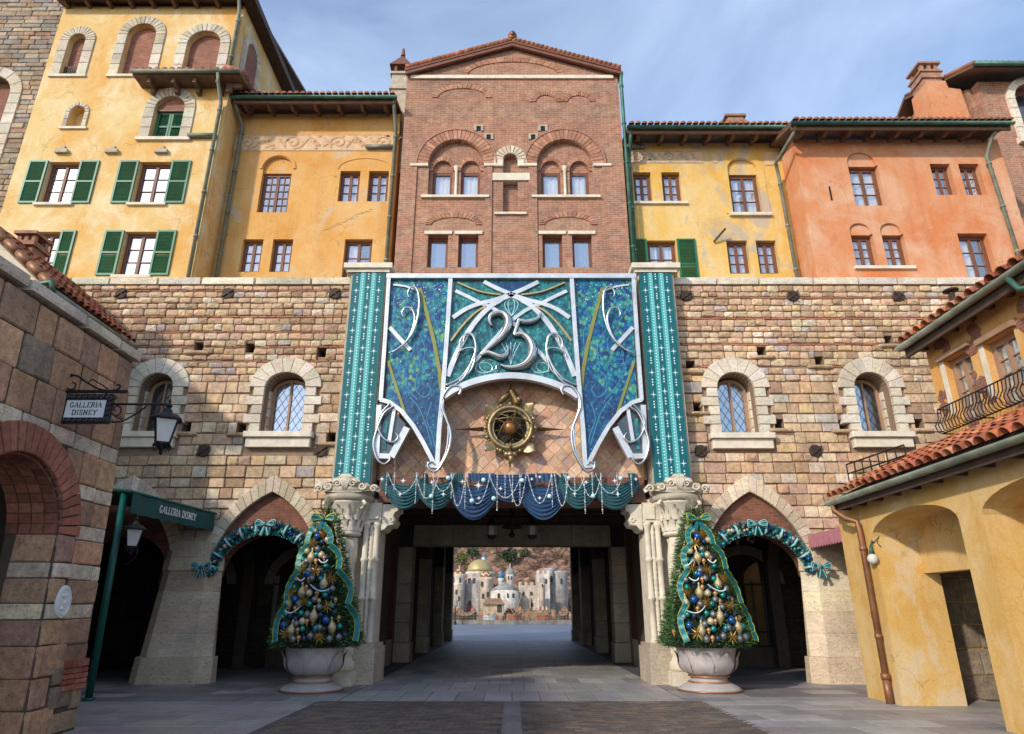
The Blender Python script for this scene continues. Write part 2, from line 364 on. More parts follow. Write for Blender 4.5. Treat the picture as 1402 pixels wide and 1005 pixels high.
def courses(u0, u1, v0, v1, hr, wr, blocks=(), gap=.016, jitter=.0, colors=STONES, nd=(.035, .07), brickrow=0., n0=0.):
    st, br = [], []; v = v0; lastb = 0
    while v < v1-.05:
        h = rnd.uniform(*hr)
        if v+h > v1-hr[0]*.6: h = v1-v
        lastb += 1
        if brickrow and lastb > 2 and rnd.random() < brickrow:            # a thin red levelling course
            a, b = v+gap*.4, v+.045; row = (a, b, True); v += .05; lastb = 0
        else: row = (v+gap*.5, v+h-gap*.5, False); v += h
        a, b, isb = row; free = [(u0, u1)]
        for fn in blocks:
            iv = fn(a, b)
            if not iv: continue
            nf = []
            for p, q in free:
                if iv[1] <= p or iv[0] >= q: nf.append((p, q)); continue
                if iv[0] > p: nf.append((p, iv[0]))
                if iv[1] < q: nf.append((iv[1], q))
            free = nf
        for p, q in free:
            x = p
            if isb and rnd.random() < .5: x += rnd.uniform(0, (q-p)*.6)
            while x < q-.03:
                wd = rnd.uniform(.22, .3) if isb else rnd.uniform(*wr)
                if x+wd > q-wr[0]*.55: wd = q-x
                d = rnd.uniform(*nd)
                if isb: br.append((x+.006, x+wd-.006, a, b, n0, n0+d*.55, jit((.42, .19, .115), .2)))
                else:
                    jv = rnd.uniform(-jitter, jitter)*h
                    st.append((x+gap*.5, x+wd-gap*.5, a+max(0, jv), b+min(0, jv), n0, n0+d, jit(rnd.choice(colors), .13)))
                x += wd
    return st, br
def b_rect(u0, u1, v0, v1): return lambda a, b: (u0, u1) if min(b, v1)-max(a, v0) > .3*(b-a) else None
def pointed_circle(hw, rise, sag=.105):
    Lc = math.hypot(hw, rise); q = sag*Lc; Rr = (Lc*Lc/4+q*q)/(2*q)
    return hw/2+rise/Lc*(q-Rr), rise/2+hw/Lc*(q-Rr), Rr
def b_arch(cu, hw, vb, vs, rise, pointed=False):
    def f(a, b):
        m = a*.35+b*.65
        if m < vb or m > vs+rise: return None
        if m <= vs: return cu-hw, cu+hw
        if pointed:
            cx, cy, Rr = pointed_circle(hw, rise); x = max(0, math.sqrt(max(0, Rr*Rr-(m-vs-cy)**2))+cx)
        else: x = hw*math.sqrt(max(0, 1-((m-vs)/rise)**2))
        return cu-x, cu+x
    return f
def arch_curve(cu, hw, vs, rise, n=14, pointed=False):     # right spring -> apex -> left spring
    if not pointed: return [(cu+hw*math.cos(math.pi*i/n), vs+rise*math.sin(math.pi*i/n)) for i in range(n+1)]
    cx, cy, Rr = pointed_circle(hw, rise); h = n//2; a0 = math.atan2(-cy, hw-cx); a1 = math.atan2(rise-cy, -cx)
    r = [(cu+cx+Rr*math.cos(a0+(a1-a0)*i/h), vs+cy+Rr*math.sin(a0+(a1-a0)*i/h)) for i in range(h+1)]
    return r+[(2*cu-x, y) for x, y in reversed(r[:-1])]
def arch_poly(cu, hw, vb, vs, rise, n=14, pointed=False): return [(cu-hw, vb), (cu+hw, vb)]+arch_curve(cu, hw, vs, rise, n, pointed)
def rect(u0, u1, v0, v1): return [(u0, v0), (u1, v0), (u1, v1), (u0, v1)]
def voussoirs(name, parent, F, inner, outer, per, n0, n1, mat, colors, gap=.006, inset=.012):
    k = len(inner)-1; i = 0; num = 0
    while i < k:
        j = min(k, i+per)
        def cut(a, b, t): return (a[0]+(b[0]-a[0])*t, a[1]+(b[1]-a[1])*t)
        li = math.hypot(inner[i+1][0]-inner[i][0], inner[i+1][1]-inner[i][1]) or 1; g = min(.3, gap/li)
        inn = [cut(inner[i], inner[i+1], g)]+inner[i+1:j]+[cut(inner[j], inner[j-1], g)]
        ou = [cut(outer[i], outer[i+1], g)]+outer[i+1:j]+[cut(outer[j], outer[j-1], g)]
        MB().prism(F, inn+ou[::-1], n0, n1+rnd.uniform(-.006, .006), inset).build(name, mat, parent, color=jit(rnd.choice(colors), .1)); num += 1
        i = j
def wall(name, m, parent, F, outline, holes, thick, n=0., kind=None):
    loops = [outline]+list(holes)
    tri = tessellate_polygon([[Vector((a, b, 0)) for a, b in l] for l in loops])
    pts = [p for l in loops for p in l]; k = len(pts); mb = MB()
    mb.add([F.pt(a, b, n) for a, b in pts]+[F.pt(a, b, n-thick) for a, b in pts], [])
    for t in tri: mb.f += [tuple(t), tuple(k+i for i in reversed(t))]
    o = 0
    for l in loops:
        q = len(l)
        for i in range(q): j = (i+1) % q; mb.f.append((o+i, o+j, k+o+j, k+o+i))
        o += q
    return mb.build(name, m, parent, kind=kind)
UNITBOX = MB().box(WORLD, 0, 1, 0, 1, 0, 1)
PANE = {}
def pane(parent, F, u0, u1, v0, v1, n, g, name='pane', th=.012):
    if g not in PANE:
        PANE[g] = UNITBOX.mesh('pane'); PANE[g].materials.append(M[g])
    o = bpy.data.objects.new(name, PANE[g]); link(o, parent)
    o.matrix_basis = F.M @ Matrix.Translation((u0, v0, n)) @ Matrix.Rotation(rnd.uniform(-.012, .012), 4, 'X') @ Matrix.Rotation(rnd.uniform(-.012, .012), 4, 'Y') @ Matrix.Diagonal((u1-u0, v1-v0, th, 1)); return o
def curtain(parent, F, u0, u1, v0, v1, n, m='curtain'):
    mb = MB(); k = max(8, int((u1-u0)*22)); vs = []
    for i in range(k+1):
        u = u0+(u1-u0)*i/k; d = .025*math.sin(i*1.9)+.012*math.sin(i*.83)
        vs += [F.pt(u, v0, n+d), F.pt(u, v1, n+d)]
    mb.add(vs, [(2*i, 2*i+2, 2*i+3, 2*i+1) for i in range(k)]); return mb.build('curtain', m, parent, True)
def window(parent, F, u0, u1, v0, v1, cols=1, rows=3, leaves=2, n=-.24, wood='wood', g='glass', cur='both', sill=None, fw=.06, mw=.024, room=True):
    mb = MB(); t0, t1 = n, n+.07
    mb.box(F, u0, u0+fw, v0, v1, t0, t1).box(F, u1-fw, u1, v0, v1, t0, t1)
    mb.box(F, u0+fw, u1-fw, v1-fw, v1, t0, t1).box(F, u0+fw, u1-fw, v0, v0+fw, t0, t1)
    lw = (u1-u0-2*fw)/leaves; cells = []; e = .045
    for l in range(leaves):
        a, b = u0+fw+l*lw, u0+fw+(l+1)*lw
        if leaves > 1:
            mb.box(F, a+.002, a+e, v0+fw, v1-fw, t0+.008, t1+.012).box(F, b-e, b-.002, v0+fw, v1-fw, t0+.008, t1+.012)
            mb.box(F, a+e, b-e, v1-fw-e, v1-fw-.002, t0+.008, t1+.01).box(F, a+e, b-e, v0+fw+.002, v0+fw+e, t0+.008, t1+.01)
            a += e; b -= e
        c0, c1 = v0+fw+(e if leaves > 1 else 0), v1-fw-(e if leaves > 1 else 0)
        for c in range(1, cols): x = a+(b-a)*c/cols; mb.box(F, x-mw/2, x+mw/2, c0, c1, t0+.012, t1-.002)
        for r in range(1, rows): y = c0+(c1-c0)*r/rows; mb.box(F, a, b, y-mw/2, y+mw/2, t0+.014, t1-.004)
        for c in range(cols):
            for r in range(rows):
                cells.append((a+(b-a)*c/cols, a+(b-a)*(c+1)/cols, c0+(c1-c0)*r/rows, c0+(c1-c0)*(r+1)/rows))
    wo = mb.build('window', wood, parent)
    for c in cells: pane(wo, F, c[0]+.003, c[1]-.003, c[2]+.003, c[3]-.003, t0+.026, g)
    if cur:
        m = (u0+u1)/2; q = (u1-u0)
        if cur == 'both': curtain(wo, F, u0+fw, u0+fw+q*.30, v0, v1, n-.05); curtain(wo, F, u1-fw-q*.30, u1-fw, v0, v1, n-.05)
        elif cur == 'full': curtain(wo, F, u0+fw, u1-fw, v0, v1, n-.05)
        elif cur == 'right': curtain(wo, F, m, u1-fw, v0, v1, n-.05)
        elif cur == 'left': curtain(wo, F, u0+fw, m, v0, v1, n-.05)
    if sill: MB().box(F, u0-.1, u1+.1, v0-.09, v0-.005, -.2, .09).build('sill', sill, wo)
    return wo
def shutter(parent, F, u0, u1, v0, v1, n=.01, tilt=0.):
    mb = MB(); f = .06; t = .045
    mb.box(F, u0, u0+f, v0, v1, n, n+t).box(F, u1-f, u1, v0, v1, n, n+t)
    vm = (v0+v1)/2
    for a, b in ((v0, v0+f), (vm-f/2, vm+f/2), (v1-f, v1)): mb.box(F, u0+f, u1-f, a, b, n+.002, n+t-.002)
    v = v0+f+.004
    while v < v1-f-.03:
        if not (vm-f/2-.035 < v < vm+f/2):
            mb.add([F.pt(u0+f, v, n+.038), F.pt(u1-f, v, n+.038), F.pt(u1-f, v+.04, n+.012), F.pt(u0+f, v+.04, n+.012), F.pt(u0+f, v+.008, n+.042), F.pt(u1-f, v+.008, n+.042)], [(0, 1, 5, 4), (4, 5, 2, 3), (0, 3, 2, 1)])
        v += .05
    return mb.build('shutter', 'shutter', parent)
def pipe(parent, pts, r=.06, m='gutter', name='downpipe', clips=True, k=8):
    mb = MB().tube(pts, r, k)
    if clips:
        for a, b in zip(pts, pts[1:]):
            a, b = Vector(a), Vector(b); Ln = (b-a).length; d = (b-a).normalized()
            if Ln > 1.5:
                for i in range(int(Ln/1.6)+1):
                    q = a+d*(.3+i*1.6)
                    if .3+i*1.6 < Ln-.1: mb.tube([q-d*.04, q+d*.04], r*1.3, k)
    return mb.build(name, m, parent, True)
def eave(parent, F, u0, u1, v, over=.75, slope=18, depth=5., tiles=.21, soffit='wood_brown', brk=None, top='tile', flash='verdigris', gut=True, close=True):
    """roof slab, barrel tiles, gutter and rafter brackets along a wall top (v = underside at the wall)"""
    tn = math.tan(R(slope))
    zz = lambda n: v+.16-(n)*tn                 # n positive = outwards
    mb = MB(); P = [(over, zz(over)), (-depth, zz(-depth)), (-depth, zz(-depth)+.12), (over, zz(over)+.12)]
    vs = [F.pt(u, b, a) for u in (u0, u1) for a, b in P]
    mb.add(vs, [(0, 1, 2, 3), (7, 6, 5, 4)]+[(i, (i+1) % 4 + 4, (i+1) % 4, i) for i in ()]+[(0, 4, 5, 1), (1, 5, 6, 2), (2, 6, 7, 3), (3, 7, 4, 0)])
    ro = mb.build('roof', soffit, parent)
    k = int((u1-u0)/tiles); tb = MB()
    for i in range(k):
        uc = u0+(i+.5)*(u1-u0)/k; r = tiles*.44; tb.cur = jit((.30, .115, .065), .3)
        n = over+.19; seg = .42
        cnt = 4
        for s_ in range(cnt):
            na, nb = n-s_*seg, n-(s_+1)*seg-.04; ra, rb = r, r*.84
            vs = []
            for nn, q in ((na, ra), (nb, rb)):
                for j in range(6):
                    a = math.pi*j/5; vs.append(F.pt(uc+q*math.cos(a), zz(nn)+.155+q*math.sin(a)*.95+(.012 if nn == na else 0), nn))
            tb.add(vs, [(j, j+1, 7+j, 6+j) for j in range(5)]+[(0, 5, 4, 3, 2, 1)])
    t_ = tb.build('roof_tiles', 'tile_joined', ro, True, kind='stuff', tint=True)
    if gut:
        g = MB(); vs = []
        for u in (u0-.05, u1+.05):
            for j in range(7):
                a = math.pi*(1+j/6); vs.append(F.pt(u, zz(over)+.05+.075*math.sin(a), over+.085+.075*math.cos(a)))
        g.add(vs, [(j, j+1, 8+j, 7+j) for j in range(6)]+[(0, 7, 13, 6), tuple(range(7)), tuple(range(13, 6, -1))])
        g.build('gutter', flash, ro, True)
    b = MB(); kk = brk or int((u1-u0)/.75)
    b.box(F, u0, u1, zz(over)-.13, zz(over)-.003, over-.1, over-.03)
    for i in range(kk):
        uc = u0+(i+.5)*(u1-u0)/kk; wd = .055
        P = [(.0, v-.12), (.0, zz(0)-.01), (over-.11, zz(over-.11)-.01), (over-.11, zz(over)-.11), (over*.5, zz(over)-.16), (over*.25, v-.10)]
        vs = [F.pt(u, q, a) for u in (uc-wd, uc+wd) for a, q in P]; m = 6
        b.add(vs, [tuple(range(6)), tuple(range(11, 5, -1))]+[(i_, i_+6, (i_+1) % 6+6, (i_+1) % 6) for i_ in range(6)])
    b.build('rafters', soffit, ro)
    return ro
def shell(parent, F, u0, u1, v0, v1, depth, m, n=-.35, back='dark_room'):
    """side and back walls closing a house behind its front wall"""
    MB().box(F, u0, u0+.3, v0, v1, -depth, n-.002).build('side_wall', m, parent)
    MB().box(F, u1-.3, u1, v0, v1, -depth, n-.002).build('side_wall', m, parent)
    MB().box(F, u0+.302, u1-.302, v0, v1, -depth, -depth+.3).build('back_wall', back, parent)
# ================================================================ SETTING: ground
g = MB().box(WORLD, -1500, 1500, -200, 92, -1, 0).build('ground', 'asphalt'); tag(g, 'grey ground under the courtyard, the passage and beyond', None, None, 'structure')
pv = thing('pavement', 'grey slab paving of the courtyard in front of the stone gate', 'pavement', (0, 15, 0)); pv['kind'] = 'structure'; del pv['category']
SL = [(.30, .285, .275), (.33, .31, .30), (.27, .258, .252), (.305, .285, .272), (.35, .33, .315)]
slabs = []
def slab_field(x0, x1, y0, y1, w, l, run_x=True, cols=SL, h=.010, j=.08):
    y = y0; k = 0
    while y < y1-.01:
        ye = min(y1, y+l); x = x0-(w*.5 if k % 2 else 0)
        while x < x1-.01:
            xe = min(x1, x+w); xs = max(x0, x)
            if xe-xs > .05: slabs.append((xs+.006, xe-.006, y+.006, ye-.006, .001, h+rnd.uniform(-.0015, .0015), jit(rnd.choice(cols), j*1.6)))
            x += w
        y = ye; k += 1
DK = [(.20, .188, .18), (.225, .21, .20), (.18, .17, .165)]
slab_field(-3.3, 3.3, 13.95, 17.35, .55, 1.7, cols=SL)
slab_field(-3.3, 3.3, 17.4, 24.0, .55, 1.1, cols=SL)
slab_field(-10.5, -3.66, 8.6, 13.9, .95, .6); slab_field(3.56, 10.5, 8.6, 13.9, .95, .6)
slab_field(-11, -3.32, 13.95, 17.6, .95, .6, cols=DK+SL[:2]); slab_field(3.32, 9, 13.95, 17.6, .95, .6, cols=DK+SL[:2])
slab_field(-11.5, -4.2, 17.65, 22, 1.2, .9, cols=DK); slab_field(4.2, 11.5, 17.65, 22, 1.2, .9, cols=DK)
slab_field(-3.4, 3.4, 24.0, 42, .9, 1.2, cols=DK)
slabs.sort(key=lambda s: (s[2]+s[3])/2+abs(s[0]+s[1])*.05)
near, far = slabs[:300], slabs[300:]
pieces('paving_slab', 'paving_slabs', pv, WORLD, near, SLAB)
pieces('paving_slab', 'paving_slabs', pv, WORLD, far, SLAB, 0)
pb = MB()                                                     # small dark pavers in the middle of the courtyard
y = 8.8; k = 0
PC = [(.13, .095, .078), (.10, .082, .075), (.16, .125, .10), (.115, .105, .10), (.18, .13, .10)]
while y < 13.9:
    x = -3.62+(.11 if k % 2 else 0)
    while x < 3.5:
        if not (-.17 < x+.1 < .17):
            pb.cur = jit(rnd.choice(PC), .2); pb.prism(WORLD, rect(x+.004, x+.216, y+.004, y+.101), .001, .011+rnd.uniform(-.002, .002))
        x += .22
    y += .105; k += 1
pb.build('paver_bricks', 'slab_joined', pv, kind='stuff', tint=True)
pieces('paving_slab', 'paving_slabs', pv, WORLD, [(-.15, .15, 8.8+i*.85, 8.8+i*.85+.84, .001, .012, jit(DK[0])) for i in range(6)], SLAB)
pz = MB().box(WORLD, -90, 90, 42.1, 91.9, .001, .006).build('plaza', 'plaza'); tag(pz, 'blue grey open plaza beyond the passage', None, None, 'structure')

# ================================================================ SETTING: houses above the wall
def H(F, zz): return lambda xl, xr, yt, yb: (F.px(*zz(xl, yb))[0], F.px(*zz(xr, yb))[0], F.px(*zz(xl, yb))[1], F.px(*zz(xl, yt))[1])
def stone_arch_surround(parent, F, cu, hw, vb, vs, rise, wdt, mat='travertine', colors=((.62, .55, .42), (.56, .48, .36), (.66, .6, .48)), n0=-.05, n1=.05, per=2, jamb=.42, nn=14):
    voussoirs('arch_stone', parent, F, arch_curve(cu, hw, vs, rise, nn), arch_curve(cu, hw+wdt, vs, rise+wdt, nn), per, n0, n1, mat, colors)
    k = max(1, round((vs-vb)/jamb)); h = (vs-vb)/k
    it = []
    for i in range(k):
        for a, b in ((cu-hw-wdt, cu-hw), (cu+hw, cu+hw+wdt)): it.append((a+.003, b-.003, vb+i*h+.004, vb+(i+1)*h-.004, n0, n1, jit(rnd.choice(colors), .1)))
    pieces('jamb_stone', 'jamb_stones', parent, F, it, BLOCK)

# --- tall yellow house (left)
z1 = zoom(0, 0, 2.5125); F = south(17.9); W_ = H(F, z1)
yh = thing('yellow_house', 'tall pale yellow house with bricked-up arches on its top floor beside the stone tower', 'house', (-11, 17.9, 9.6))
uR = F.px(300, 200)[0]; uL = F.px(46, 145)[0]; vT = F.px(200, 9)[1]; vB = 9.3
holes = []; todo = []
arches = []
for (xl, xr, yt, yb, yts) in ((205, 262, 118, 258, 0), (405, 505, 83, 258, 0), (622, 738, 108, 262, 0)):
    u0, u1, v0, v1 = W_(xl, xr, yt, yb); hw = (u1-u0)/2; cu = (u0+u1)/2; vs = v1-hw
    holes.append(arch_poly(cu, hw, v0, vs, hw)); arches.append((cu, hw, v0, vs))
u0, u1, v0, v1 = W_(228, 280, 366, 438); nic = ((u0+u1)/2, (u1-u0)/2, v0, v1-(u1-u0)/2); holes.append(arch_poly(nic[0], nic[1], nic[2], nic[3], nic[1], 10))
u0, u1, v0, v1 = W_(512, 615, 332, 475); sha = ((u0+u1)/2, (u1-u0)/2, v0, v1-(u1-u0)/2); holes.append(arch_poly(sha[0], sha[1], sha[2], sha[3], sha[1]))
wins = [W_(*a) for a in ((130, 240, 557, 700), (450, 562, 557, 700), (85, 172, 797, 948), (398, 510, 797, 948))]
for a in wins: holes.append(rect(*a))
wall('wall', 'plaster_yellow', yh, F, rect(uL, uR, vB, vT), holes, .35)
shell(yh, F, uL, uR, vB, vT, 7, 'plaster_yellow')
for i, (cu, hw, v0, vs) in enumerate(arches):
    MB().prism(F, arch_poly(cu, hw+.01, v0, vs, hw+.01), -.34, -.2).build('brick_infill', 'brick_infill', yh)
    stone_arch_surround(yh, F, cu, hw, v0, vs, hw, .34, per=1, jamb=.45)
    MB().box(F, cu-hw-.36, cu+hw+.36, v0-.10, v0-.006, -.2, .07).build('sill', 'trim', yh)
    if i == 0:
        m = MB(); 
        for k in range(9): m.box(F, cu-hw+.02+k*(2*hw-.05)/8, cu-hw+.04+k*(2*hw-.05)/8, v0, v0+.42, -.12, -.10)
        m.box(F, cu-hw, cu+hw, v0+.42, v0+.45, -.125, -.095); m.build('railing', 'iron', yh)
MB().prism(F, arch_poly(nic[0], nic[1]+.01, nic[2], nic[3], nic[1]+.01, 10), -.34, -.26).build('niche_back', 'plaster_gold', yh)
stone_arch_surround(yh, F, nic[0], nic[1], nic[2], nic[3], nic[1], .14, per=1, nn=8, jamb=.3)
MB().box(F, nic[0]-nic[1]-.2, nic[0]+nic[1]+.2, nic[2]-.09, nic[2]-.006, -.2, .07).build('sill', 'trim', yh)
cu, hw, v0, vs = sha; vt = F.px(*z1(560, 372))[1]
MB().prism(F, [(cu-hw, vt), (cu+hw, vt)]+arch_curve(cu, hw+.01, vs, hw+.01), -.34, -.12).build('brick_infill', 'brick_infill', yh)
shutter(yh, F, cu-hw+.05, cu-.01, v0+.02, vt-.06, -.2); shutter(yh, F, cu+.01, cu+hw-.05, v0+.02, vt-.06, -.2)
MB().box(F, cu-hw, cu+hw, vt-.055, vt-.002, -.3, -.08).build('lintel', 'wood', yh)
stone_arch_surround(yh, F, cu, hw, v0, vs, hw, .36, per=1, jamb=.4)
MB().box(F, cu-hw-.4, cu+hw+.4, v0-.12, v0-.006, -.2, .1).build('sill', 'trim', yh)
for i, a in enumerate(wins):
    window(yh, F, *a, cols=1, rows=3 if i != 2 else 3, g=('glass_mirror', 'glass_mirror', 'glass_dark', 'glass_grey')[i], cur=None, wood='wood', sill='trim')  # dark and grey glass stand in for dark reflections in the lower windows
    wd = (a[1]-a[0])*.62
    shutter(yh, F, a[0]-wd, a[0]-.02, a[2], a[3]+.03); shutter(yh, F, a[1]+.02, a[1]+wd, a[2], a[3]+.03)
for x in (193, 365, 535):
    u0, v0 = F.px(*z1(x, 530)); u1 = F.px(*z1(x+43, 530))[0]
    MB().box(F, u0, u1, v0, v0+.13, -.01, .12).box(F, u0+.15, u1-.15, v0+.132, v0+.3, -.01, .05).build('corbel_stone', 'trim_grey', yh)
# side facing the lower orange roof: its own arched recess, and the roof with a dark verge
Fe = east(uR); 
pe = eave(yh, F, uL-.2, uR+.25, vT, .45, 14, 7, .24, 'wood_brown', flash='gutter')
MB().box(Fe, 17.5, 25.2, vT+.02, vT+.3, .01, .45).build('verge_board', 'wood_dark', yh)
for (yc, hw, v0, vs) in ((19.0, .46, vT-2.9, vT-1.25), (21.5, .4, vT-2.6, vT-1.6)):
    MB().prism(Fe, arch_poly(yc, hw, v0, vs, hw), .002, .02).build('brick_infill', 'brick_infill', yh)
    stone_arch_surround(yh, Fe, yc, hw, v0, vs, hw, .3, n0=.001, n1=.06, per=2)
# little tiled ledge at the right corner
uA = F.px(199, 103)[0]; uB = F.px(334, 103)[0]; vE = F.px(250, 122)[1]
led = MB(); led.box(F, uA, uR+.45, vE+.02, vE+.12, 0.002, .62).build('ledge_roof', 'wood_brown', yh)
le = [o for o in col.objects if o.name.startswith('ledge_roof')][-1]
MB().box(Fe, 17.3, 18.95, vE+.021, vE+.121, .002, .62).build('ledge_return', 'wood_brown', yh)
tb = MB()
for i in range(14):
    u = uA+.1+i*(uR+.45-uA-.1)/13.5; tb.cur = jit((.28, .11, .065), .3); tb.tube([F.pt(u, vE+.15, .72), F.pt(u, vE+.42, 0)], .095, 7)
for i in range(8):
    u = 17.35+i*.21; tb.cur = jit((.28, .11, .065), .3); tb.tube([Fe.pt(u, vE+.15, .72), Fe.pt(u, vE+.42, 0)], .095, 7)
tb.build('ledge_tiles', 'tile_joined', yh, True, kind='stuff', tint=True)
MB().tube([F.pt(uA-.02, vE+.1, .7), F.pt(uR+.6, vE+.1, .7), Fe.pt(19, vE+.1, .7)], .07, 8).build('gutter', 'gutter', yh, True)
for x in (540, 622, 694, 770):
    u = F.px(*z1(x, 300))[0]; MB().box(F, u-.06, u+.06, vE-.32, vE+.019, 0.002, .2).box(F, u-.055, u+.055, vE-.16, vE+.018, .2, .5).build('ledge_bracket', 'wood_brown', yh)
for yy in (17.7, 18.4): MB().box(Fe, yy-.06, yy+.06, vE-.32, vE+.018, .002, .2).box(Fe, yy-.055, yy+.055, vE-.16, vE+.017, .2, .5).build('ledge_bracket', 'wood_brown', yh)
vv = F.px(*z1(690, 472))[1]; ua = F.px(*z1(652, 472))[0]
pipe(yh, [F.pt(uR-.12, vE+.05, .68), F.pt(uR-.12, vE-.25, .55), F.pt(uR-.14, vE-.7, .12), F.pt(uR-.14, 9.6, .12)])
MB().tube([F.pt(ua, vv, .1), F.pt(uR-.1, vv, .1)], .075, 8).build('pipe_stub', 'gutter', yh, True)
pipe(yh, [(F.pt(uR-.05, vT-.1, .35)), F.pt(uR-.1, vT-.5, .09), F.pt(uR-.1, vE+.5, .09)])

# --- stone tower at the far left
Ft = south(18.5)
tw = thing('stone_tower', 'rough grey brown stone tower rising at the left edge of the picture', 'tower', (-17, 18.5, 9))
ut = -11.5; Wt = lambda x, y: Ft.px(x, y)
cu, vs = Wt(-16, 130); hw = .8
wall('wall', 'mortar', tw, Ft, rect(-26, ut, 8, 27), [arch_poly(cu, hw, vs-3, vs, hw)], .5)
shell(tw, Ft, -26, ut, 8, 27, 6, 'mortar', -.5)
MB().prism(Ft, arch_poly(cu, hw+.02, vs-3, vs, hw+.02), -.49, -.3).build('brick_infill', 'brick_infill', tw)
stone_arch_surround(tw, Ft, cu, hw, vs-3, vs, hw, .4, per=2, n1=.09)
TC = [(.34, .26, .18), (.40, .31, .22), (.28, .23, .18), (.45, .36, .26), (.30, .27, .23), (.37, .25, .16)]
st, br = courses(-21, ut, 10.0, 27, (.17, .25), (.35, .75), [b_arch(cu, hw+.3, vs-3, vs, hw+.3)], .014, .05, TC, (.03, .06))
pieces('stone', 'stones', tw, Ft, st, ASHLAR)

# --- orange house (left of the gable)
z2 = zoom(300, 40, 2.7925); F = south(18.9); W_ = H(F, z2)
oh = thing('orange_house', 'amber plastered house with painted frieze between yellow house and brick gable', 'house', (-5.5, 18.9, 9.6))
uL2 = uR+.0; uR2 = F.px(541, 260)[0]; vT2 = F.px(430, 156)[1]
holes = []; ops = []
a = W_(143, 258, 545, 700); ns = (a[1]-a[0])/2; vsn = F.px(*z2(220, 532))[1]
holes.append([(a[0], a[2]), (a[1], a[2])]+arch_curve((a[0]+a[1])/2, ns, vsn, F.px(*z2(220, 487))[1]-vsn)); ops.append(a)
for q in ((452, 530, 542, 658), (564, 641, 542, 658), (73, 152, 803, 928), (190, 268, 803, 928), (464, 572, 803, 985)):
    b_ = W_(*q); ops.append(b_); holes.append(rect(*b_))
wall('wall', 'plaster_amber', oh, F, rect(uL2, uR2, 9.3, vT2), holes, .35); shell(oh, F, uL2, uR2, 9.3, vT2, 6, 'plaster_amber')
MB().prism(F, [(a[0], a[3]), (a[1], a[3])]+arch_curve((a[0]+a[1])/2, ns+.005, vsn, F.px(*z2(220, 487))[1]-vsn+.005), -.34, -.1).build('arch_infill', 'plaster_amber', oh)
rb = arch_curve((a[0]+a[1])/2, ns+.07, vsn, F.px(*z2(220, 487))[1]-vsn+.07)
MB().ribbon(F, [(a[0]-.07, vsn-.02)]+rb[::-1]+[(a[1]+.07, vsn-.02)], .08, .002, .035).build('arch_moulding', 'plaster_amber', oh)
pr = ((ops[1][0]+ops[2][1])/2); MB().ribbon(F, arch_curve(pr, ops[2][1]-pr+.1, ops[1][3]+.08, .45), .05, .002, .02).build('arch_moulding', 'plaster_amber', oh)
window(oh, F, *ops[0], cols=2, rows=5, g='glass', cur=None)
for q in ops[1:3]: window(oh, F, *q, g='glass', cur='full')
for q in ops[3:5]: window(oh, F, *q, g='glass', cur='full')
window(oh, F, *ops[5], g='glass', cur='left')
eave(oh, F, uL2+.02, uR2-.03, vT2, .8, 17, 5)
def frieze(parent, F, u0, u1, v0, v1, m, m2, seed):
    r = random.Random(seed); h = v1-v0
    MB().box(F, u0, u1, v0, v1, .002, .012).build('frieze_panel', m2, parent)
    mb = MB(); u = u0+h*.6; s_ = 1
    while u < u1-h*.5:
        c = (v0+v1)/2
        sp = [(u+s_*(.02+.40*h*t)*math.cos(s_*9*t+1), c+(.02+.40*h*t)*math.sin(9*t*1+1)) for t in [i/16 for i in range(17)]]
        mb.ribbon(F, sp, h*.085, .0125, .03)
        for k in range(5):
            an = r.uniform(0, 6.28); x, y = u+math.cos(an)*h*.42, c+math.sin(an)*h*.36
            mb.prism(F, [(x, y), (x+.10*h, y+.07*h), (x+.22*h, y+.02*h), (x+.10*h, y-.06*h)], .0125, .026)
        mb.ribbon(F, smooth_pts([(u+h*.4, c-h*.3*s_), (u+h*.6, c), (u+h*.8, c+h*.33*s_)], 4), h*.07, .0125, .028)
        u += h*1.12; s_ = -s_
    mb.ribbon(F, [(u0, v0+.03), (u1, v0+.03)], .03, .0125, .02); mb.ribbon(F, [(u0, v1-.03), (u1, v1-.03)], .03, .0125, .02)
    mb.build('frieze_scrolls', m, parent)
frieze(oh, F, F.px(*z2(62, 430))[0], uR2-.05, F.px(*z2(300, 466))[1], F.px(*z2(300, 402))[1], 'frieze', 'frieze_pale', 1)
MB().tube([F.pt(uR2-1.1, F.px(*z2(640, 455))[1], .09), F.pt(uR2-.14, F.px(*z2(640, 455))[1], .09)], .075, 8).build('pipe_stub', 'gutter', oh, True)
pipe(oh, [F.pt(uL2+.12, vT2+.2, .85), F.pt(uL2+.12, vT2-.2, .7), F.pt(uL2+.2, vT2-.6, .12), F.pt(uL2+.2, 9.6, .12)])
pipe(oh, [F.pt(uR2-.1, vT2+.1, .85), F.pt(uR2-.1, vT2-.35, .6), F.pt(uR2-.1, vT2-.8, .12), F.pt(uR2-.1, 9.6, .12)])
ck = MB()                                                      # flaked plaster around a long crack
r5 = random.Random(5)
for i in range(60):
    x, y = 382+r5.gauss(0, 11)+12*math.sin(i*.13), 515+i*7.2; u, v = F.px(*z2(x, y)); s_ = r5.uniform(.012, .06)
    ck.prism(F, [(u+s_*r5.uniform(.6, 1.3)*math.cos(t*1.05), v+s_*.7*r5.uniform(.6, 1.2)*math.sin(t*1.05)) for t in range(6)], .001, .003+r5.uniform(0, .005))
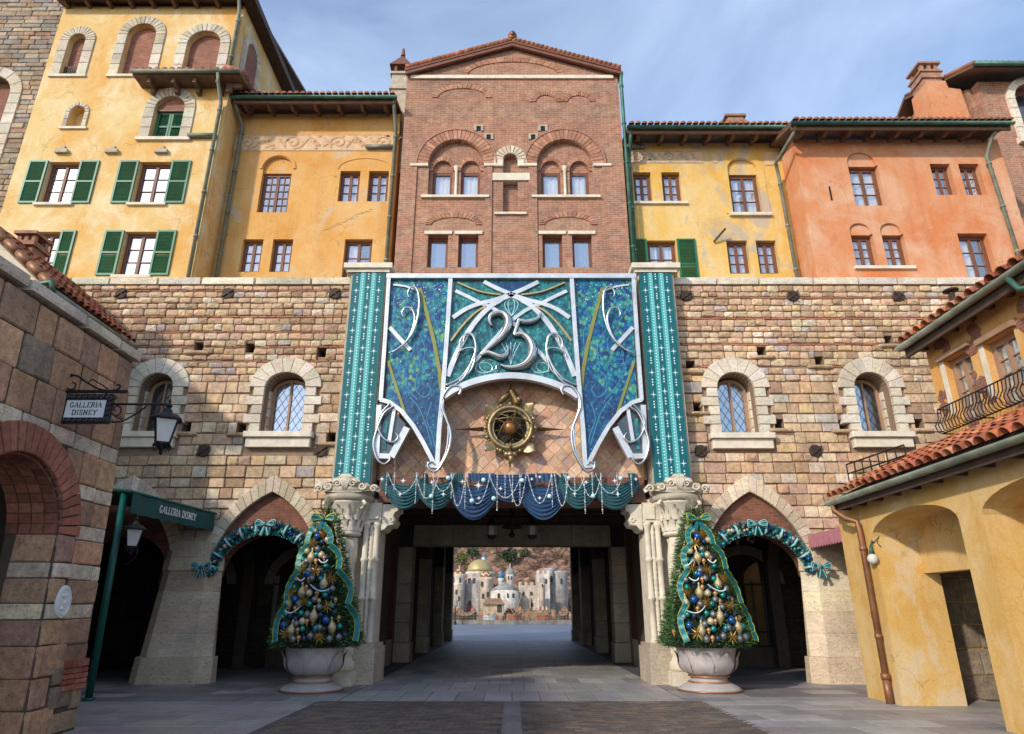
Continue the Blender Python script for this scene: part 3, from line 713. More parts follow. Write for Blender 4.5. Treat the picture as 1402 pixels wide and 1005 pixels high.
for i in range(40):
    x, y = 400+i*4.6, 770-i*2.1+r5.gauss(0, 4); u, v = F.px(*z2(x, y)); s_ = r5.uniform(.012, .05)
    ck.prism(F, [(u+s_*1.5*r5.uniform(.6, 1.3)*math.cos(t*1.05), v+s_*.5*r5.uniform(.6, 1.2)*math.sin(t*1.05)) for t in range(6)], .001, .008+r5.uniform(0, .008))
ck.build('flaked_plaster', 'frieze', oh, kind='stuff')

# --- brick gable house (middle)
z3 = zoom(540, 40, 2.79); F = south(18.5); W_ = H(F, z3)
gh = thing('brick_house', 'tall red brick house with a gable roof and paired arched windows over the banner', 'house', (0, 18.5, 9.6))
gl, gr = F.px(548, 240)[0], F.px(855, 240)[0]; gm = (gl+gr)/2; vE3 = F.px(560, 104)[1]; vA3 = F.px(700, 66)[1]
pair = []; holes = []
for (wl, wr, ctr) in (((140, 217), (250, 325), 232), ((562, 638), (674, 748), 656)):
    a, b = W_(*wl, 530, 638), W_(*wr, 530, 638); vs = F.px(*z3(ctr, 517))[1]; cu = (a[0]+b[1])/2; R1 = F.px(*z3(ctr, 425))[1]-vs
    hw = (b[1]-a[0])/2+.12; holes.append(arch_poly(cu, hw, a[2], vs, R1, 18)); pair.append((a, b, cu, hw, vs, R1))
low = [W_(*q, 785, 910) for q in ((123, 201), (241, 319), (567, 644), (682, 759))]
for q in low: holes.append(rect(*q))
n0, n1, nb, ntop = *[F.px(*z3(x, 600))[0] for x in (415, 471)], F.px(*z3(440, 702))[1], F.px(*z3(440, 478))[1]
ncu, nhw = (n0+n1)/2, (n1-n0)/2; holes.append(arch_poly(ncu, nhw, nb, ntop-nhw, nhw, 10))
wall('wall', 'brick_gable', gh, F, [(gl, 9.3), (gr, 9.3), (gr, vE3), (gm, vA3), (gl, vE3)], holes, .4)
shell(gh, F, gl, gr, 9.3, vE3-.05, 6, 'brick_gable', -.4)
BG = [(.43, .215, .135), (.37, .18, .11), (.47, .25, .165)]
for a, b, cu, hw, vs, R1 in pair:
    sm = []
    for q in (a, b):
        c2 = (q[0]+q[1])/2; h2 = (q[1]-q[0])/2; r2 = F.px(*z3(200, 484))[1]-F.px(*z3(200, 530))[1]
        vq = q[3]-.02; sm.append((c2, h2, vq, min(r2, h2*1.25)))
    # recessed panel with two round-headed openings
    wall('arch_panel', 'brick_gable', gh, F, arch_poly(cu, hw+.01, a[2]+.0, vs, R1+.01, 18), [arch_poly(c2, h2, q[2]+.004, vq, r2, 10) for (c2, h2, vq, r2), q in zip(sm, (a, b))], .2, -.16)
    for (c2, h2, vq, r2), q in zip(sm, (a, b)):
        MB().prism(F, [(c2-h2, vq), (c2+h2, vq)]+arch_curve(c2, h2+.005, vq, r2+.005, 10), -.36, -.26).build('brick_infill', 'brick_gable', gh)
        voussoirs('arch_brick', gh, F, arch_curve(c2, h2, vq, r2, 12), arch_curve(c2, h2+.14, vq, r2+.14, 12), 1, -.155, -.12, 'redbrick', BG, .004, .006)
        window(gh, F, q[0], q[1], q[2], vq, cols=1, rows=1, leaves=1, n=-.34, g='glass', cur='full', fw=.09)
    wd = F.px(*z3(232, 390))[1]-F.px(*z3(232, 425))[1]
    voussoirs('arch_brick', gh, F, arch_curve(cu, hw+.02, vs, R1+.02, 26), arch_curve(cu, hw+.02+wd, vs, R1+.02+wd, 26), 1, .001, .05, 'redbrick', BG, .005, .008)
    MB().ribbon(F, arch_curve(cu, hw+.05+wd, vs, R1+.05+wd, 24), .06, .001, .075).build('arch_moulding', 'brick_gable', gh)
    for s_ in (-1, 1): MB().box(F, cu+s_*(hw+.32)-.3, cu+s_*(hw+.32)+.3, vs-.10, vs-.005, .001, .085).build('impost_stone', 'trim', gh)
    MB().lathe(F.pt(cu, 0, -.13), [(.09, a[2]+.01), (.08, a[2]+.1), (.05, a[2]+.14), (.045, vs-.2), (.07, vs-.12), (.09, vs-.03), (.09, vs)], 12).build('column', 'trim', gh, True)
    MB().box(F, cu-hw-.2, cu+hw+.2, a[2]-.09, a[2]-.004, -.3, .1).build('sill', 'trim', gh)
for i, q in enumerate(low):
    window(gh, F, *q, cols=1, rows=1, leaves=1, n=-.30, g='glass_grey', cur='left' if i == 0 else ('right' if i == 3 else None), fw=.09)
    MB().box(F, q[0]-.12, q[1]+.12, q[3]+.004, q[3]+.12, -.1, .05).build('lintel', 'trim', gh)
MB().prism(F, arch_poly(ncu, nhw+.01, nb, ntop-nhw, nhw+.01, 10), -.35, -.22).build('brick_infill', 'brick_gable', gh)
vs = ntop-nhw; voussoirs('arch_stone', gh, F, arch_curve(ncu, nhw, vs, nhw, 10), arch_curve(ncu, nhw+.3, vs, nhw+.32, 10), 1, .001, .07, 'travertine', ((.58, .48, .36), (.64, .55, .42)))
for s_ in (-1, 1): MB().box(F, ncu+s_*(nhw+.15)-.15, ncu+s_*(nhw+.15)+.15, vs-.28, vs-.004, .001, .068).build('impost_stone', 'trim', gh)
c0, c1, cb, ct = W_(375, 517, 553, 580); MB().box(F, c0, c1, cb, ct, -.2, .06).build('cross_stone', 'trim', gh)
MB().box(F, ncu-.52, ncu+.52, nb-.08, nb-.003, -.2, .08).build('sill', 'trim', gh)
for x, y in ((322, 378), (360, 410), (530, 410), (567, 378)):
    u, v = F.px(*z3(x, y)); mb = MB(); mb.box(F, u-.16, u-.075, v-.13, v+.12, .001, .04).box(F, u+.075, u+.16, v-.13, v+.12, .001, .04).box(F, u-.075, u+.075, v+.06, v+.121, .001, .038)
    mb.build('putlog_stone', 'trim_grey', gh); MB().box(F, u-.074, u+.074, v-.12, v+.059, .001, .006).build('putlog_hole', 'dark_room', gh)
v = F.px(*z3(440, 186))[1]; MB().box(F, F.px(*z3(62, 186))[0], F.px(*z3(835, 186))[0], v-.07, v+.07, .001, .07).build('string_course', 'trim', gh)
def relief(x0, x1, yt, yb, th=.2, full=True):
    a, b = F.px(*z3(x0, yb)), F.px(*z3(x1, yb)); vt = F.px(*z3(x0, yt))[1]
    cu, hw = (a[0]+b[0])/2, (b[0]-a[0])/2
    voussoirs('arch_brick', gh, F, arch_curve(cu, hw-th, a[1], vt-a[1]-th, 18), arch_curve(cu, hw, a[1], vt-a[1], 18), 1, .001, .035, 'redbrick', BG, .006, .006)
for q in ((145, 372, 210, 262), (518, 638, 236, 278), (640, 768, 238, 278), (118, 335, 700, 748), (552, 775, 698, 748)): relief(*q)
relief(255, 650, 108, 178, .22)
for x0, x1 in ((-2, 76), (346, 372), (514, 546), (804, 900)):    # flat brick pilaster strips below the arches
    a, b = F.px(*z3(x0, 720))[0], F.px(*z3(x1, 720))[0]; a, b = max(a, gl+.01), min(b, gr-.01)
    MB().box(F, a, b, 9.3, F.px(*z3(300, 527))[1], .001, .05).build('brick_strip', 'brick_gable', gh)
# gable roof with tiles along the verge
rf = MB(); ov = .22
for s_ in (-1, 1):
    e = gl-.03 if s_ < 0 else gr+.10; sl = (vA3-vE3)/(gm-gl); ve = vE3-.05*sl+.06; va = vA3+.06
    vs = [F.pt(e, ve, ov), F.pt(gm, va, ov), F.pt(gm, va, -6), F.pt(e, ve, -6)]; rf.add(vs+[p+Vector((0, 0, .10)) for p in vs], [(0, 1, 2, 3), (7, 6, 5, 4), (0, 4, 5, 1), (3, 2, 6, 7), (0, 3, 7, 4)])
ro = rf.build('roof', 'wood', gh)
tb = MB()
for s_ in (-1, 1):
    e = gl-.03 if s_ < 0 else gr+.10; sl = (vA3-vE3)/(gm-gl); k = 24
    for i in range(k):
        t0, t1 = i/k, (i+1.25)/k
        u0_, u1_ = e+(gm-e)*t0, e+(gm-e)*min(1, t1); va_ = lambda u: vE3+.06+(abs(gm-gl)-abs(u-gm))*sl+.14
        for row in range(3):
            tb.cur = jit((.33, .12, .06), .3); nn = ov-.05-row*.23
            tb.tube([F.pt(u0_, va_(u0_)+.03, nn), F.pt(u1_, va_(u1_), nn)], [.11, .09], 7)
tb.build('roof_tiles', 'tile_joined', ro, True, kind='stuff', tint=True)
MB().tube([F.pt(gm, vA3+.33, ov+.05), F.pt(gm, vA3+.33, -5)], .16, 8).ball(F.pt(gm, vA3+.42, ov), .13).build('ridge_tile', 'copper_pipe', ro, True)
MB().ribbon(F, [(gl-.03, vE3-.05*sl-.02), (gm, vA3-.02), (gr+.10, vE3-.05*sl-.02)], .11, .08, .20).build('verge_moulding', 'wood', ro)
pipe(gh, [F.pt(gr+.12, vE3+.02, .16), F.pt(gr+.09, vE3-.25, .09), F.pt(gr+.09, 9.6, .09)], m='verdigris')
Fc = south(19.3); cu, v0 = Fc.px(547, 112); ch = MB()
ch.box(Fc, cu-.3, cu+.3, v0-4, v0+.35, -.6, 0).box(Fc, cu-.36, cu+.36, v0-.35, v0-.22, -.66, .06).box(Fc, cu-.36, cu+.36, v0+.352, v0+.45, -.66, .06)
chm = ch.build('chimney', 'trim_grey', gh)
cb = MB(); 
for dx in (-.22, .16): cb.box(Fc, cu+dx, cu+dx+.1, v0+.452, v0+.75, -.08, .02).box(Fc, cu+dx, cu+dx+.1, v0+.452, v0+.75, -.6, -.5)
cb.add([Fc.pt(cu-.4, v0+.752, .1), Fc.pt(cu+.4, v0+.752, .1), Fc.pt(cu+.4, v0+.752, -.7), Fc.pt(cu-.4, v0+.752, -.7), Fc.pt(cu, v0+1.55, -.3)], [(3, 2, 1, 0), (0, 1, 4), (1, 2, 4), (2, 3, 4), (3, 0, 4)])
cb.tube([Fc.pt(cu, v0+1.5, -.3), Fc.pt(cu, v0+1.85, -.3)], [.09, .05], 8); cb.build('chimney_cap', 'wood', chm)

# --- yellow house with painted frieze (right of the gable)
z4 = zoom(820, 100, 3.35); F = south(18.9); W_ = H(F, z4)
ry = thing('gold_house', 'golden yellow house with one pair of green shutters right of the brick gable', 'house', (6, 18.9, 9.6))
uL4 = F.px(858, 260)[0]; F5 = south(17.9); uC = F5.px(1103, 290)[0]; uR4 = uC; vT4 = F.px(960, 196)[1]
ops = [W_(*q) for q in ((166, 248, 455, 593), (298, 384, 455, 593), (617, 754, 460, 645), (237, 372, 768, 985), (602, 700, 768, 920), (740, 834, 768, 920))]
vsn = F.px(*z4(660, 440))[1]; hwn = (ops[2][1]-ops[2][0])/2; cun = (ops[2][0]+ops[2][1])/2
holes = [rect(*q) for i, q in enumerate(ops) if i != 2]+[[(ops[2][0], ops[2][2]), (ops[2][1], ops[2][2])]+arch_curve(cun, hwn, vsn, hwn*.8)]
wall('wall', 'plaster_gold', ry, F, rect(uL4, uR4, 9.3, vT4), holes, .35); shell(ry, F, uL4, uR4, 9.3, vT4, 6, 'plaster_gold')
MB().prism(F, [(ops[2][0], ops[2][3]), (ops[2][1], ops[2][3])]+arch_curve(cun, hwn+.005, vsn, hwn*.8+.005), -.34, -.08).build('arch_infill', 'plaster_gold', ry)
MB().ribbon(F, [(cun-hwn-.12, ops[2][2])]+arch_curve(cun, hwn+.12, vsn, hwn*.8+.14)[::-1]+[(cun+hwn+.12, ops[2][2])], .22, .001, .025).build('arch_moulding', 'plaster_gold', ry)
for i, q in enumerate(ops): window(ry, F, *q, cols=1, rows=3, g='glass', cur='both' if i in (2, 3) else 'full', fw=.07)
MB().box(F, ops[0][0]-.1, ops[1][1]+.15, ops[0][2]-.09, ops[0][2]-.004, -.2, .09).build('sill', 'trim', ry)
MB().box(F, ops[2][0]-.15, ops[2][1]+.25, ops[2][2]-.11, ops[2][2]-.004, -.2, .11).build('sill', 'trim', ry)
q = ops[3]; shutter(ry, F, q[0]-.62, q[0]-.02, q[2]-.1, q[3]+.04); shutter(ry, F, q[1]+.03, q[1]+.63, q[2]-.1, q[3]+.04)
eave(ry, F, uL4+.02, uR4+.2, vT4, .8, 17, 5)
frieze(ry, F, uL4+.1, F.px(*z4(475, 400))[0], F.px(*z4(300, 414))[1], F.px(*z4(300, 358))[1], 'trim_grey', 'frieze_pale', 2)
frieze(ry, F, F.px(*z4(520, 400))[0], cun-hwn-.3, F.px(*z4(300, 414))[1], F.px(*z4(300, 358))[1], 'trim_grey', 'frieze_pale', 3)
frieze(ry, F, cun+hwn+.3, uR4-.1, F.px(*z4(300, 425))[1], F.px(*z4(300, 358))[1], 'trim_grey', 'frieze_pale', 4)
MB().tube([F.pt(*F.px(*z4(525, 778)), .05), F.pt(*F.px(*z4(568, 735)), .3)], .035, 6).build('iron_bar', 'wood_dark', ry)
MB().tube([F.pt(uL4+.1, F.px(*z4(160, 345))[1], .09), F.pt(F.px(*z4(205, 345))[0], F.px(*z4(160, 345))[1], .09)], .08, 8).build('pipe_stub', 'gutter', ry, True)
pipe(ry, [F.pt(uL4+.12, vT4+.1, .85), F.pt(uL4+.12, vT4-.4, .6), F.pt(uL4+.12, vT4-.8, .12), F.pt(uL4+.12, 9.6, .12)], m='verdigris')
Fc = south(20.5); cu, v0 = Fc.px(1008, 170); ch = MB(); ch.box(Fc, cu-.28, cu+.28, v0-1.5, v0+.05, -.6, 0).box(Fc, cu-.38, cu+.38, v0+.052, v0+.17, -.7, .08)
ch.box(Fc, cu-.30, cu+.30, v0+.172, v0+.34, -.62, .02).box(Fc, cu-.40, cu+.40, v0+.342, v0+.44, -.7, .08); ch.build('chimney', 'brick_gable', ry)

# --- terracotta orange house (right)
z5 = zoom(1060, 80, 3.14); F = F5; W_ = H(F, z5)
th_ = thing('terracotta_house', 'bright orange plastered house at the right above the stone wall', 'house', (12, 17.9, 9.6))
uR5 = F.px(1396, 290)[0]; vT5 = F.px(1200, 191)[1]
ops = [W_(*q) for q in ((352, 484, 460, 633), (702, 790, 453, 587), (827, 917, 453, 587), (356, 453, 755, 895), (491, 588, 755, 895), (838, 970, 752, 948))]
holes = []
for i, q in enumerate(ops):
    if i in (0, 3, 4):
        hw = (q[1]-q[0])/2*.93; cu = (q[0]+q[1])/2-.03; vv = q[3]+.12
        holes.append([(q[0], q[2]), (q[1], q[2]), (q[1], q[3]), (cu+hw, q[3])]+arch_curve(cu, hw, vv, hw*.86)+[(cu-hw, q[3]), (q[0], q[3])])
        MB().prism(F, [(cu-hw, q[3]), (cu+hw, q[3])]+arch_curve(cu, hw+.004, vv, hw*.86+.004), -.34, -.07).build('arch_infill', 'plaster_red', th_)
    else: holes.append(rect(*q))
wall('wall', 'plaster_red', th_, F, rect(uC, uR5, 9.3, vT5), holes, .35); shell(th_, F, uC, uR5, 9.3, vT5, 7, 'plaster_red')
for i, q in enumerate(ops): window(th_, F, *q, cols=1, rows=3, g='glass_blue' if i in (1,) else 'glass', cur='left' if i in (5,) else (None if i == 1 else ('right' if i == 2 else 'full')), n=-.28, fw=.07)
MB().box(F, ops[3][0]-.1, ops[4][1]+.1, ops[3][2]-.1, ops[3][2]-.004, -.2, .09).build('sill', 'trim', th_)
MB().box(F, ops[5][0]-.05, ops[5][1]+.1, ops[5][2]-.1, ops[5][2]-.004, -.2, .06).build('sill', 'trim', th_)
eave(th_, F, uC-.35, uR5-.1, vT5, .75, 17, 6)
u, v = F.px(*z5(240, 575)); MB().box(F, u-.02, u+.02, v-.3, v+.2, .001, .03).build('iron_hook', 'iron', th_)
pipe(th_, [F.pt(uC-.2, vT5+.1, .8), F.pt(uC-.25, vT5-.25, .6), F.pt(uC-.45, vT5-.55, -.5), F.pt(uC-.3, vT5-.9, -.75), F.pt(uC-.22, 9.6, -.75)], m='gutter')
pipe(th_, [F.pt(uR5-.35, vT5+.1, .8), F.pt(uR5-.6, vT5-.3, .5), F.pt(uR5-.62, vT5-.75, .12), F.pt(uR5-.5, 9.6, .12)], m='gutter')
Fc = south(20.); cu, v0 = Fc.px(1289, 138); ch = MB(); ch.prism(Fc, [(cu-.6, v0-3), (cu+1.0, v0-3), (cu+.85, v0+.55), (cu+.40, v0+.62), (cu+.36, v0+.95), (cu-.36, v0+.95), (cu-.40, v0+.3)], -1., 0)
cm = ch.build('chimney', 'plaster_red', th_); cb = MB()
for i, (hw, a, b) in enumerate(((.36, .95, 1.2), (.42, 1.2, 1.27), (.38, 1.27, 1.5), (.44, 1.5, 1.58), (.30, 1.58, 1.62))): cb.box(Fc, cu-hw, cu+hw, v0+a+.001, v0+b, -.5-hw, -.5+hw)
for dx in (-.34, -.06, .21):
    for dn in (-.34, .21): cb.box(Fc, cu+dx, cu+dx+.13, v0+1.621, v0+1.9, -.5+dn, -.5+dn+.13)
cb.box(Fc, cu-.43, cu+.43, v0+1.901, v0+1.98, -.93, -.07).add([Fc.pt(cu-.41, v0+1.981, -.09), Fc.pt(cu+.41, v0+1.981, -.09), Fc.pt(cu+.41, v0+1.981, -.91), Fc.pt(cu-.41, v0+1.981, -.91), Fc.pt(cu, v0+2.35, -.5)], [(3, 2, 1, 0), (0, 1, 4), (1, 2, 4), (2, 3, 4), (3, 0, 4)])
cb.build('chimney_cap', 'brick_gable', cm)

# --- brick house behind, far right
z5b = z5; Fb = south(19.6)
bh = thing('back_house', 'brick house with a white arched window behind the orange house at the right edge', 'house', (15.5, 19.6, 9))
uc, vtop = Fb.px(*z5(890, 160)); uw, vw = Fb.px(*z5(1040, 345))
vE6 = Fb.px(1365, 112)[1]
hole = arch_poly(uw+1.1, .75, vw, vw+1.7, .75)
wall('wall', 'brick_gable', bh, Fb, rect(uc, uc+6, 9, vE6), [hole], .35); shell(bh, Fb, uc, uc+6, 9, vE6-.3, 6, 'brick_gable')
stone_arch_surround(bh, Fb, uw+1.1, .75, vw, vw+1.7, .75, .28, n1=.12, mat='marble', colors=((.7, .62, .5), (.72, .66, .55)))
MB().box(Fb, uw+.0, uw+2.3, vw-.25, vw-.004, -.2, .2).build('sill', 'trim', bh)
MB().prism(Fb, arch_poly(uw+1.1, .76, vw, vw+1.7, .76), -.34, -.25).build('window', 'wood', bh)
MB().prism(Fb, arch_poly(uw+1.1, .6, vw+.1, vw+1.6, .6), -.249, -.23).build('window_pane', 'glass_dark', bh)
Fw = west(uc)
MB().prism(Fw, [(-25.6, 9), (-19.97, 9), (-19.97, vE6-.02), (-22.7, vE6+1.7), (-25.6, vE6-.02)], .001, .12).build('gable_wall', 'brick_gable', bh)
rr = MB(); vs = [(uc-.6, 18.9, vE6+.0), (uc+6.4, 18.9, vE6+.0), (uc+6.4, 22.7, vE6+1.95), (uc-.6, 22.7, vE6+1.95), (uc+6.4, 26.3, vE6), (uc-.6, 26.3, vE6)]
rr.add(vs+[(x, y, z+.14) for x, y, z in vs], [(0, 1, 2, 3), (3, 2, 4, 5), (9, 8, 7, 6), (11, 10, 8, 9), (0, 6, 7, 1), (0, 3, 9, 6), (3, 5, 11, 9)])
ro = rr.build('roof', 'wood_brown', bh); tb = MB()
for i in range(34):
    x = uc-.55+i*.205; tb.cur = jit((.30, .12, .07), .3); tb.tube([(x, 18.85, vE6+.17), (x, 22.6, vE6+2.08)], .09, 6)
tb.build('roof_tiles', 'tile_joined', ro, True, kind='stuff', tint=True)
MB().tube([(uc-.6, 18.8, vE6+.08), (uc+6.4, 18.8, vE6+.08)], .09, 8).build('gutter', 'verdigris', ro, True)
# ================================================================ the two long stone walls with pointed arches
F = south(17.4)
vCop0, vCop1 = F.px(700, 391)[1], F.px(700, 381.5)[1]
AR = dict(hi=1.30, ho=1.62, vs=3.02, ri=1.50, ro_=1.93)          # pointed arch
OP = dict(hw=1.22, vs=2.44, r=1.03)                              # round opening under the brick
z8 = zoom(140, 370, 3.2417); z7 = zoom(900, 370, 3.2417)
TRV = [(.68, .57, .41), (.62, .51, .36), (.71, .61, .45), (.58, .48, .35)]
CRM = [(.70, .63, .50), (.66, .58, .45), (.72, .66, .55)]
def arch_window(parent, zz, xl, xr, yb, ytop, yspring, mirror):
    """deep round-headed window with a cream stone surround, quoins and sill"""
    u0, v0 = F.px(*zz(xl, yb)); u1 = F.px(*zz(xr, yb))[0]; vt = F.px(*zz(xl, ytop))[1]; vs = F.px(*zz(xl, yspring))[1]
    return (u0+u1)/2, (u1-u0)/2, v0, vs, vt-vs
def terrace(side, label, centers, wins, anchors, holes_px, zz, ua, ub):
    t = thing('stone_wall', label, 'stone wall', ((ua+ub)/2, 17.4, 0))
    holes = []; blocks = []; W2 = []
    for c in centers:
        holes.append(arch_poly(c, AR['hi'], -.02, AR['vs'], AR['ri'], 20, True))
        blocks += [b_arch(c, AR['ho']-.06, AR['vs'], AR['vs'], AR['ro_']-.05, True), b_rect(c-AR['hi']-.02, c+AR['hi']+.02, -1, AR['vs'])]
    for w_ in wins:
        cu, hw, v0, vs, r = arch_window(t, zz, *w_, side); W2.append((cu, hw, v0, vs, r))
        holes.append(arch_poly(cu, hw, v0, vs, r, 14)); blocks += [b_arch(cu, hw+.40, v0-.45, vs, r+.40)]
    hp = []
    for x, y in holes_px:
        u, v = F.px(*zz(x, y)); hp.append((u, v)); holes.append(rect(u-.13, u+.13, v-.14, v+.14)); blocks.append(b_rect(u-.12, u+.12, v-.13, v+.13))
    # pillars take the place of the stones below the springing
    pill = []
    cs = sorted(centers); 
    for a, b in zip(cs, cs[1:]): pill.append(((a+b)/2, (b-a)/2-OP['hw']+.02))
    for p, hw in pill: blocks.append(b_rect(p-hw, p+hw, -1, 3.2))
    outl = [(ua, 3.3-3.3), (ub, 0), (ub, vCop0), (ua, vCop0)]
    # outline below ground level is avoided: arch holes start at the floor, so cut them as notches
    pts = [(ua, 0)]
    for c in cs:
        poly = arch_curve(c, AR['hi'], AR['vs'], AR['ri'], 20, True)[::-1]
        pts += [(c-AR['hi'], 0)]+poly+[(c+AR['hi'], 0)]
    pts += [(ub, 0), (ub, vCop0), (ua, vCop0)]
    wall('wall', 'mortar', t, F, pts, holes[len(centers):], .6)
    # coping
    it = []; u = ua
    while u < ub-.05:
        wd = min(rnd.uniform(1.0, 1.7), ub-u); it.append((u+.005, u+wd-.005, vCop0+.002, vCop1, -.6, .10, jit(rnd.choice(CRM), .1))); u += wd
    pieces('coping_stone', 'coping_stones', t, F, it, BLOCK)
    up, brs = courses(ua, ub, 7.55, vCop0-.01, (.165, .225), (.22, .42), blocks, .020, .12, STONES, (.04, .085), .42)
    lo, _ = courses(ua, ub, 3.0, 7.55, (.24, .335), (.30, .60), blocks, .018, .05, STONES, (.03, .085))
    lo2, _ = courses(ua, ub, 0.0, 3.0, (.24, .335), (.30, .60), blocks, .018, .05, STONES, (.03, .085))
    allst = up+lo+lo2; allst.sort(key=lambda i: -(i[1]-i[0])*(i[3]-i[2])); big = set(map(id, allst[:300]))
    pieces('stone', 'stones', t, F, [i for i in allst if id(i) in big and i[2] < 7.55], ASHLAR); pieces('stone', 'stones', t, F, [i for i in allst if id(i) in big and i[2] >= 7.55], RUBBLE)
    rest = [i for i in allst if id(i) not in big]
    if rest: pieces('stone', 'stones', t, F, rest, RUBBLE, 0)
    pieces('brick', 'brick_courses', t, F, brs, BRICK, 0)
    for cu, hw, v0, vs, r in W2:
        voussoirs('arch_stone', t, F, arch_curve(cu, hw, vs, r, 27), arch_curve(cu, hw+.43, vs, r+.43, 27), 3, -.25, .11, 'travertine', CRM, .003, .010)
        it = []; k = 5; h = (vs-v0)/k
        for i in range(k):
            for s_ in (-1, 1):
                ex = .30 if i % 2 == 0 else .48
                a, b = (cu-hw-ex, cu-hw) if s_ < 0 else (cu+hw, cu+hw+ex); it.append((a+.004, b-.004, v0+i*h+.006, v0+(i+1)*h-.006, -.25, .10, jit(rnd.choice(CRM), .08)))
        pieces('quoin_stone', 'quoin_stones', t, F, it, BLOCK)
        # stone-lined reveal
        for s_ in (-1, 1):
            itr = [(cu+s_*hw-.001-(.05 if s_ > 0 else 0), cu+s_*hw+.001+(.05 if s_ < 0 else 0), v0+i*h+.006, v0+(i+1)*h-.006, -.58, -.26, jit(rnd.choice(CRM), .1)) for i in range(k)]
            pieces('reveal_stone', 'reveal_stones', t, F, itr, BLOCK)
        sl = MB(); a, b = cu-hw-.30, cu+hw+.30
        sl.prism(F, rect(a-.06, b+.06, v0-.16, v0-.01), -.3, .26, .03).prism(F, rect(a, b, v0-.42, v0-.165), -.05, .17, .02); sl.build('sill', 'trim', t)
        # leaded casement
        fr = MB(); n = -.50; hi = hw-.05
        for p, q in ((hi, .09),): fr.ribbon(F, [(cu-p+q/2, v0+.02)]+arch_curve(cu, p-q/2, vs, r-q/2-.05, 14)[::-1]+[(cu+p-q/2, v0+.02)], q, n, n+.08)
        fr.box(F, cu-.03, cu+.03, v0+.02, vs+r-.12, n-.002, n+.09).box(F, cu-p+.05, cu+p-.05, v0+.002, v0+.07, n-.003, n+.082)
        wo = fr.build('window', 'wood_pale', t)
        for s_ in (-1, 1):
            hp_ = hi-.06; po = [(cu+s_*.035, v0+.07), (cu+s_*hp_, v0+.07)]+[(cu+s_*hp_*math.cos(math.pi/2*i/7), vs+(r-.1)*math.sin(math.pi/2*i/7)) for i in range(7)]+[(cu+s_*.035, vs+r-.1)]
            if s_ < 0: po = po[::-1]
            MB().prism(F, po, n+.03, n+.04).build('pane', 'glass_grey' if s_*side < 0 or abs(cu) < 6.9 else 'glass_dark', wo)
            ld = MB(); st_ = .20
            for k2 in range(-14, 15):
                for d in (1, -1):
                    seg = []
                    for j in range(0, 70):
                        v = v0+.07+j*.03; u = cu+s_*hp_/2+d*(v-v0)*.62+k2*st_-.0
                        lim = hp_ if v < vs else hp_*math.sqrt(max(0, 1-((v-vs)/(r-.1))**2))
                        if .035 < s_*(u-cu) < lim and v < vs+r-.1: seg.append((u, v))
                        elif seg: break
                    if len(seg) > 1: ld.ribbon(F, [seg[0], seg[-1]], .009, n+.041, n+.05)
            ld.build('lead_lattice', 'iron', wo)
        MB().prism(F, arch_poly(cu, hw+.0, v0, vs, r, 14), -.72, -.62).build('window_dark', 'dark_room', t)
    for u, v in hp:
        MB().box(F, u-.14, u+.14, v-.15, v+.15, -.62, -.58).build('putlog_hole', 'dark_room', t)
        if rnd.random() < .7: pieces('ledge_stone', 'ledge_stones', t, F, [(u-.35, u+.32, v-.26, v-.145, .0, .16, jit((.50, .36, .22)))], RUBBLE)
    for x, y in anchors:
        u, v = F.px(*zz(x, y)); mb = MB(); pts_ = [(u+.17*math.cos(i*math.pi/8), v+.17*math.sin(i*math.pi/8)) for i in range(16)]
        mb.prism(F, pts_, .05, .10, .015); mb.ribbon(F, [(u-.16, v-.12), (u+.16, v+.12)], .05, .095, .135).ribbon(F, [(u-.12, v+.14), (u+.12, v-.14)], .04, .095, .125); mb.build('tie_plate', 'iron_rust', t)
    for c in cs:
        voussoirs('arch_stone', t, F, arch_curve(c, AR['hi'], AR['vs'], AR['ri'], 44, True), arch_curve(c, AR['ho'], AR['vs'], AR['ro_'], 44, True), 2, -.2, .09, 'travertine', TRV, .004, .01)
        inn = arch_curve(c, AR['hi']+.005, AR['vs'], AR['ri']+.005, 20, True); op = arch_curve(c, OP['hw'], OP['vs'], OP['r'], 18)
        poly = [(c+AR['hi']+.005, OP['vs'])]+inn+[(c-AR['hi']-.005, OP['vs'])]+op[::-1]
        wall('brick_tympanum', 'brick_red', t, F, poly, [], .45, -.10)
    # battered, chamfered pillars of travertine blocks
    for p, hw in pill+[]:
        pillar(t, p, hw)
    return t, pill
def pillar(t, p, hw, x0=None):
    lv = [0, .58, 1.1, 1.58, 2.06, 2.55, 2.86, 3.28]
    for i, (a, b) in enumerate(zip(lv, lv[1:])):
        def ring(v, ex):
            k = 1-v/3.3; h = hw+.05+.20*k+ex; d = .06+.32*k+ex; ch = .30
            back = 17.55
            return [(p-h, back, v), (p-h, 17.4-d+ch, v), (p-h+ch, 17.4-d, v), (p+h-ch, 17.4-d, v), (p+h, 17.4-d+ch, v), (p+h, back, v)]
        ex = .07 if i == 0 else (.035 if i >= 5 else 0); g_ = .011
        A = ring(a+g_, ex); B = ring(b-g_, ex); mb = MB(); q = 6
        ctr = Vector((p, 17.5, 0))
        A2 = [(x+(p-x)*.012, y+.01, a) for x, y, _ in A]; B2 = [(x+(p-x)*.012, y+.01, b) for x, y, _ in B]
        rings = [A2, A, B, B2]; mb.add([v for r in rings for v in r], [(r*q+j, r*q+(j+1) % q, r*q+q+(j+1) % q, r*q+q+j) for r in range(3) for j in range(q)]+[(0, 1, 2, 3, 4, 5), tuple(range(23, 17, -1))])
        mb.build('pillar_block', 'travertine', t, color=jit(rnd.choice(TRV), .08))
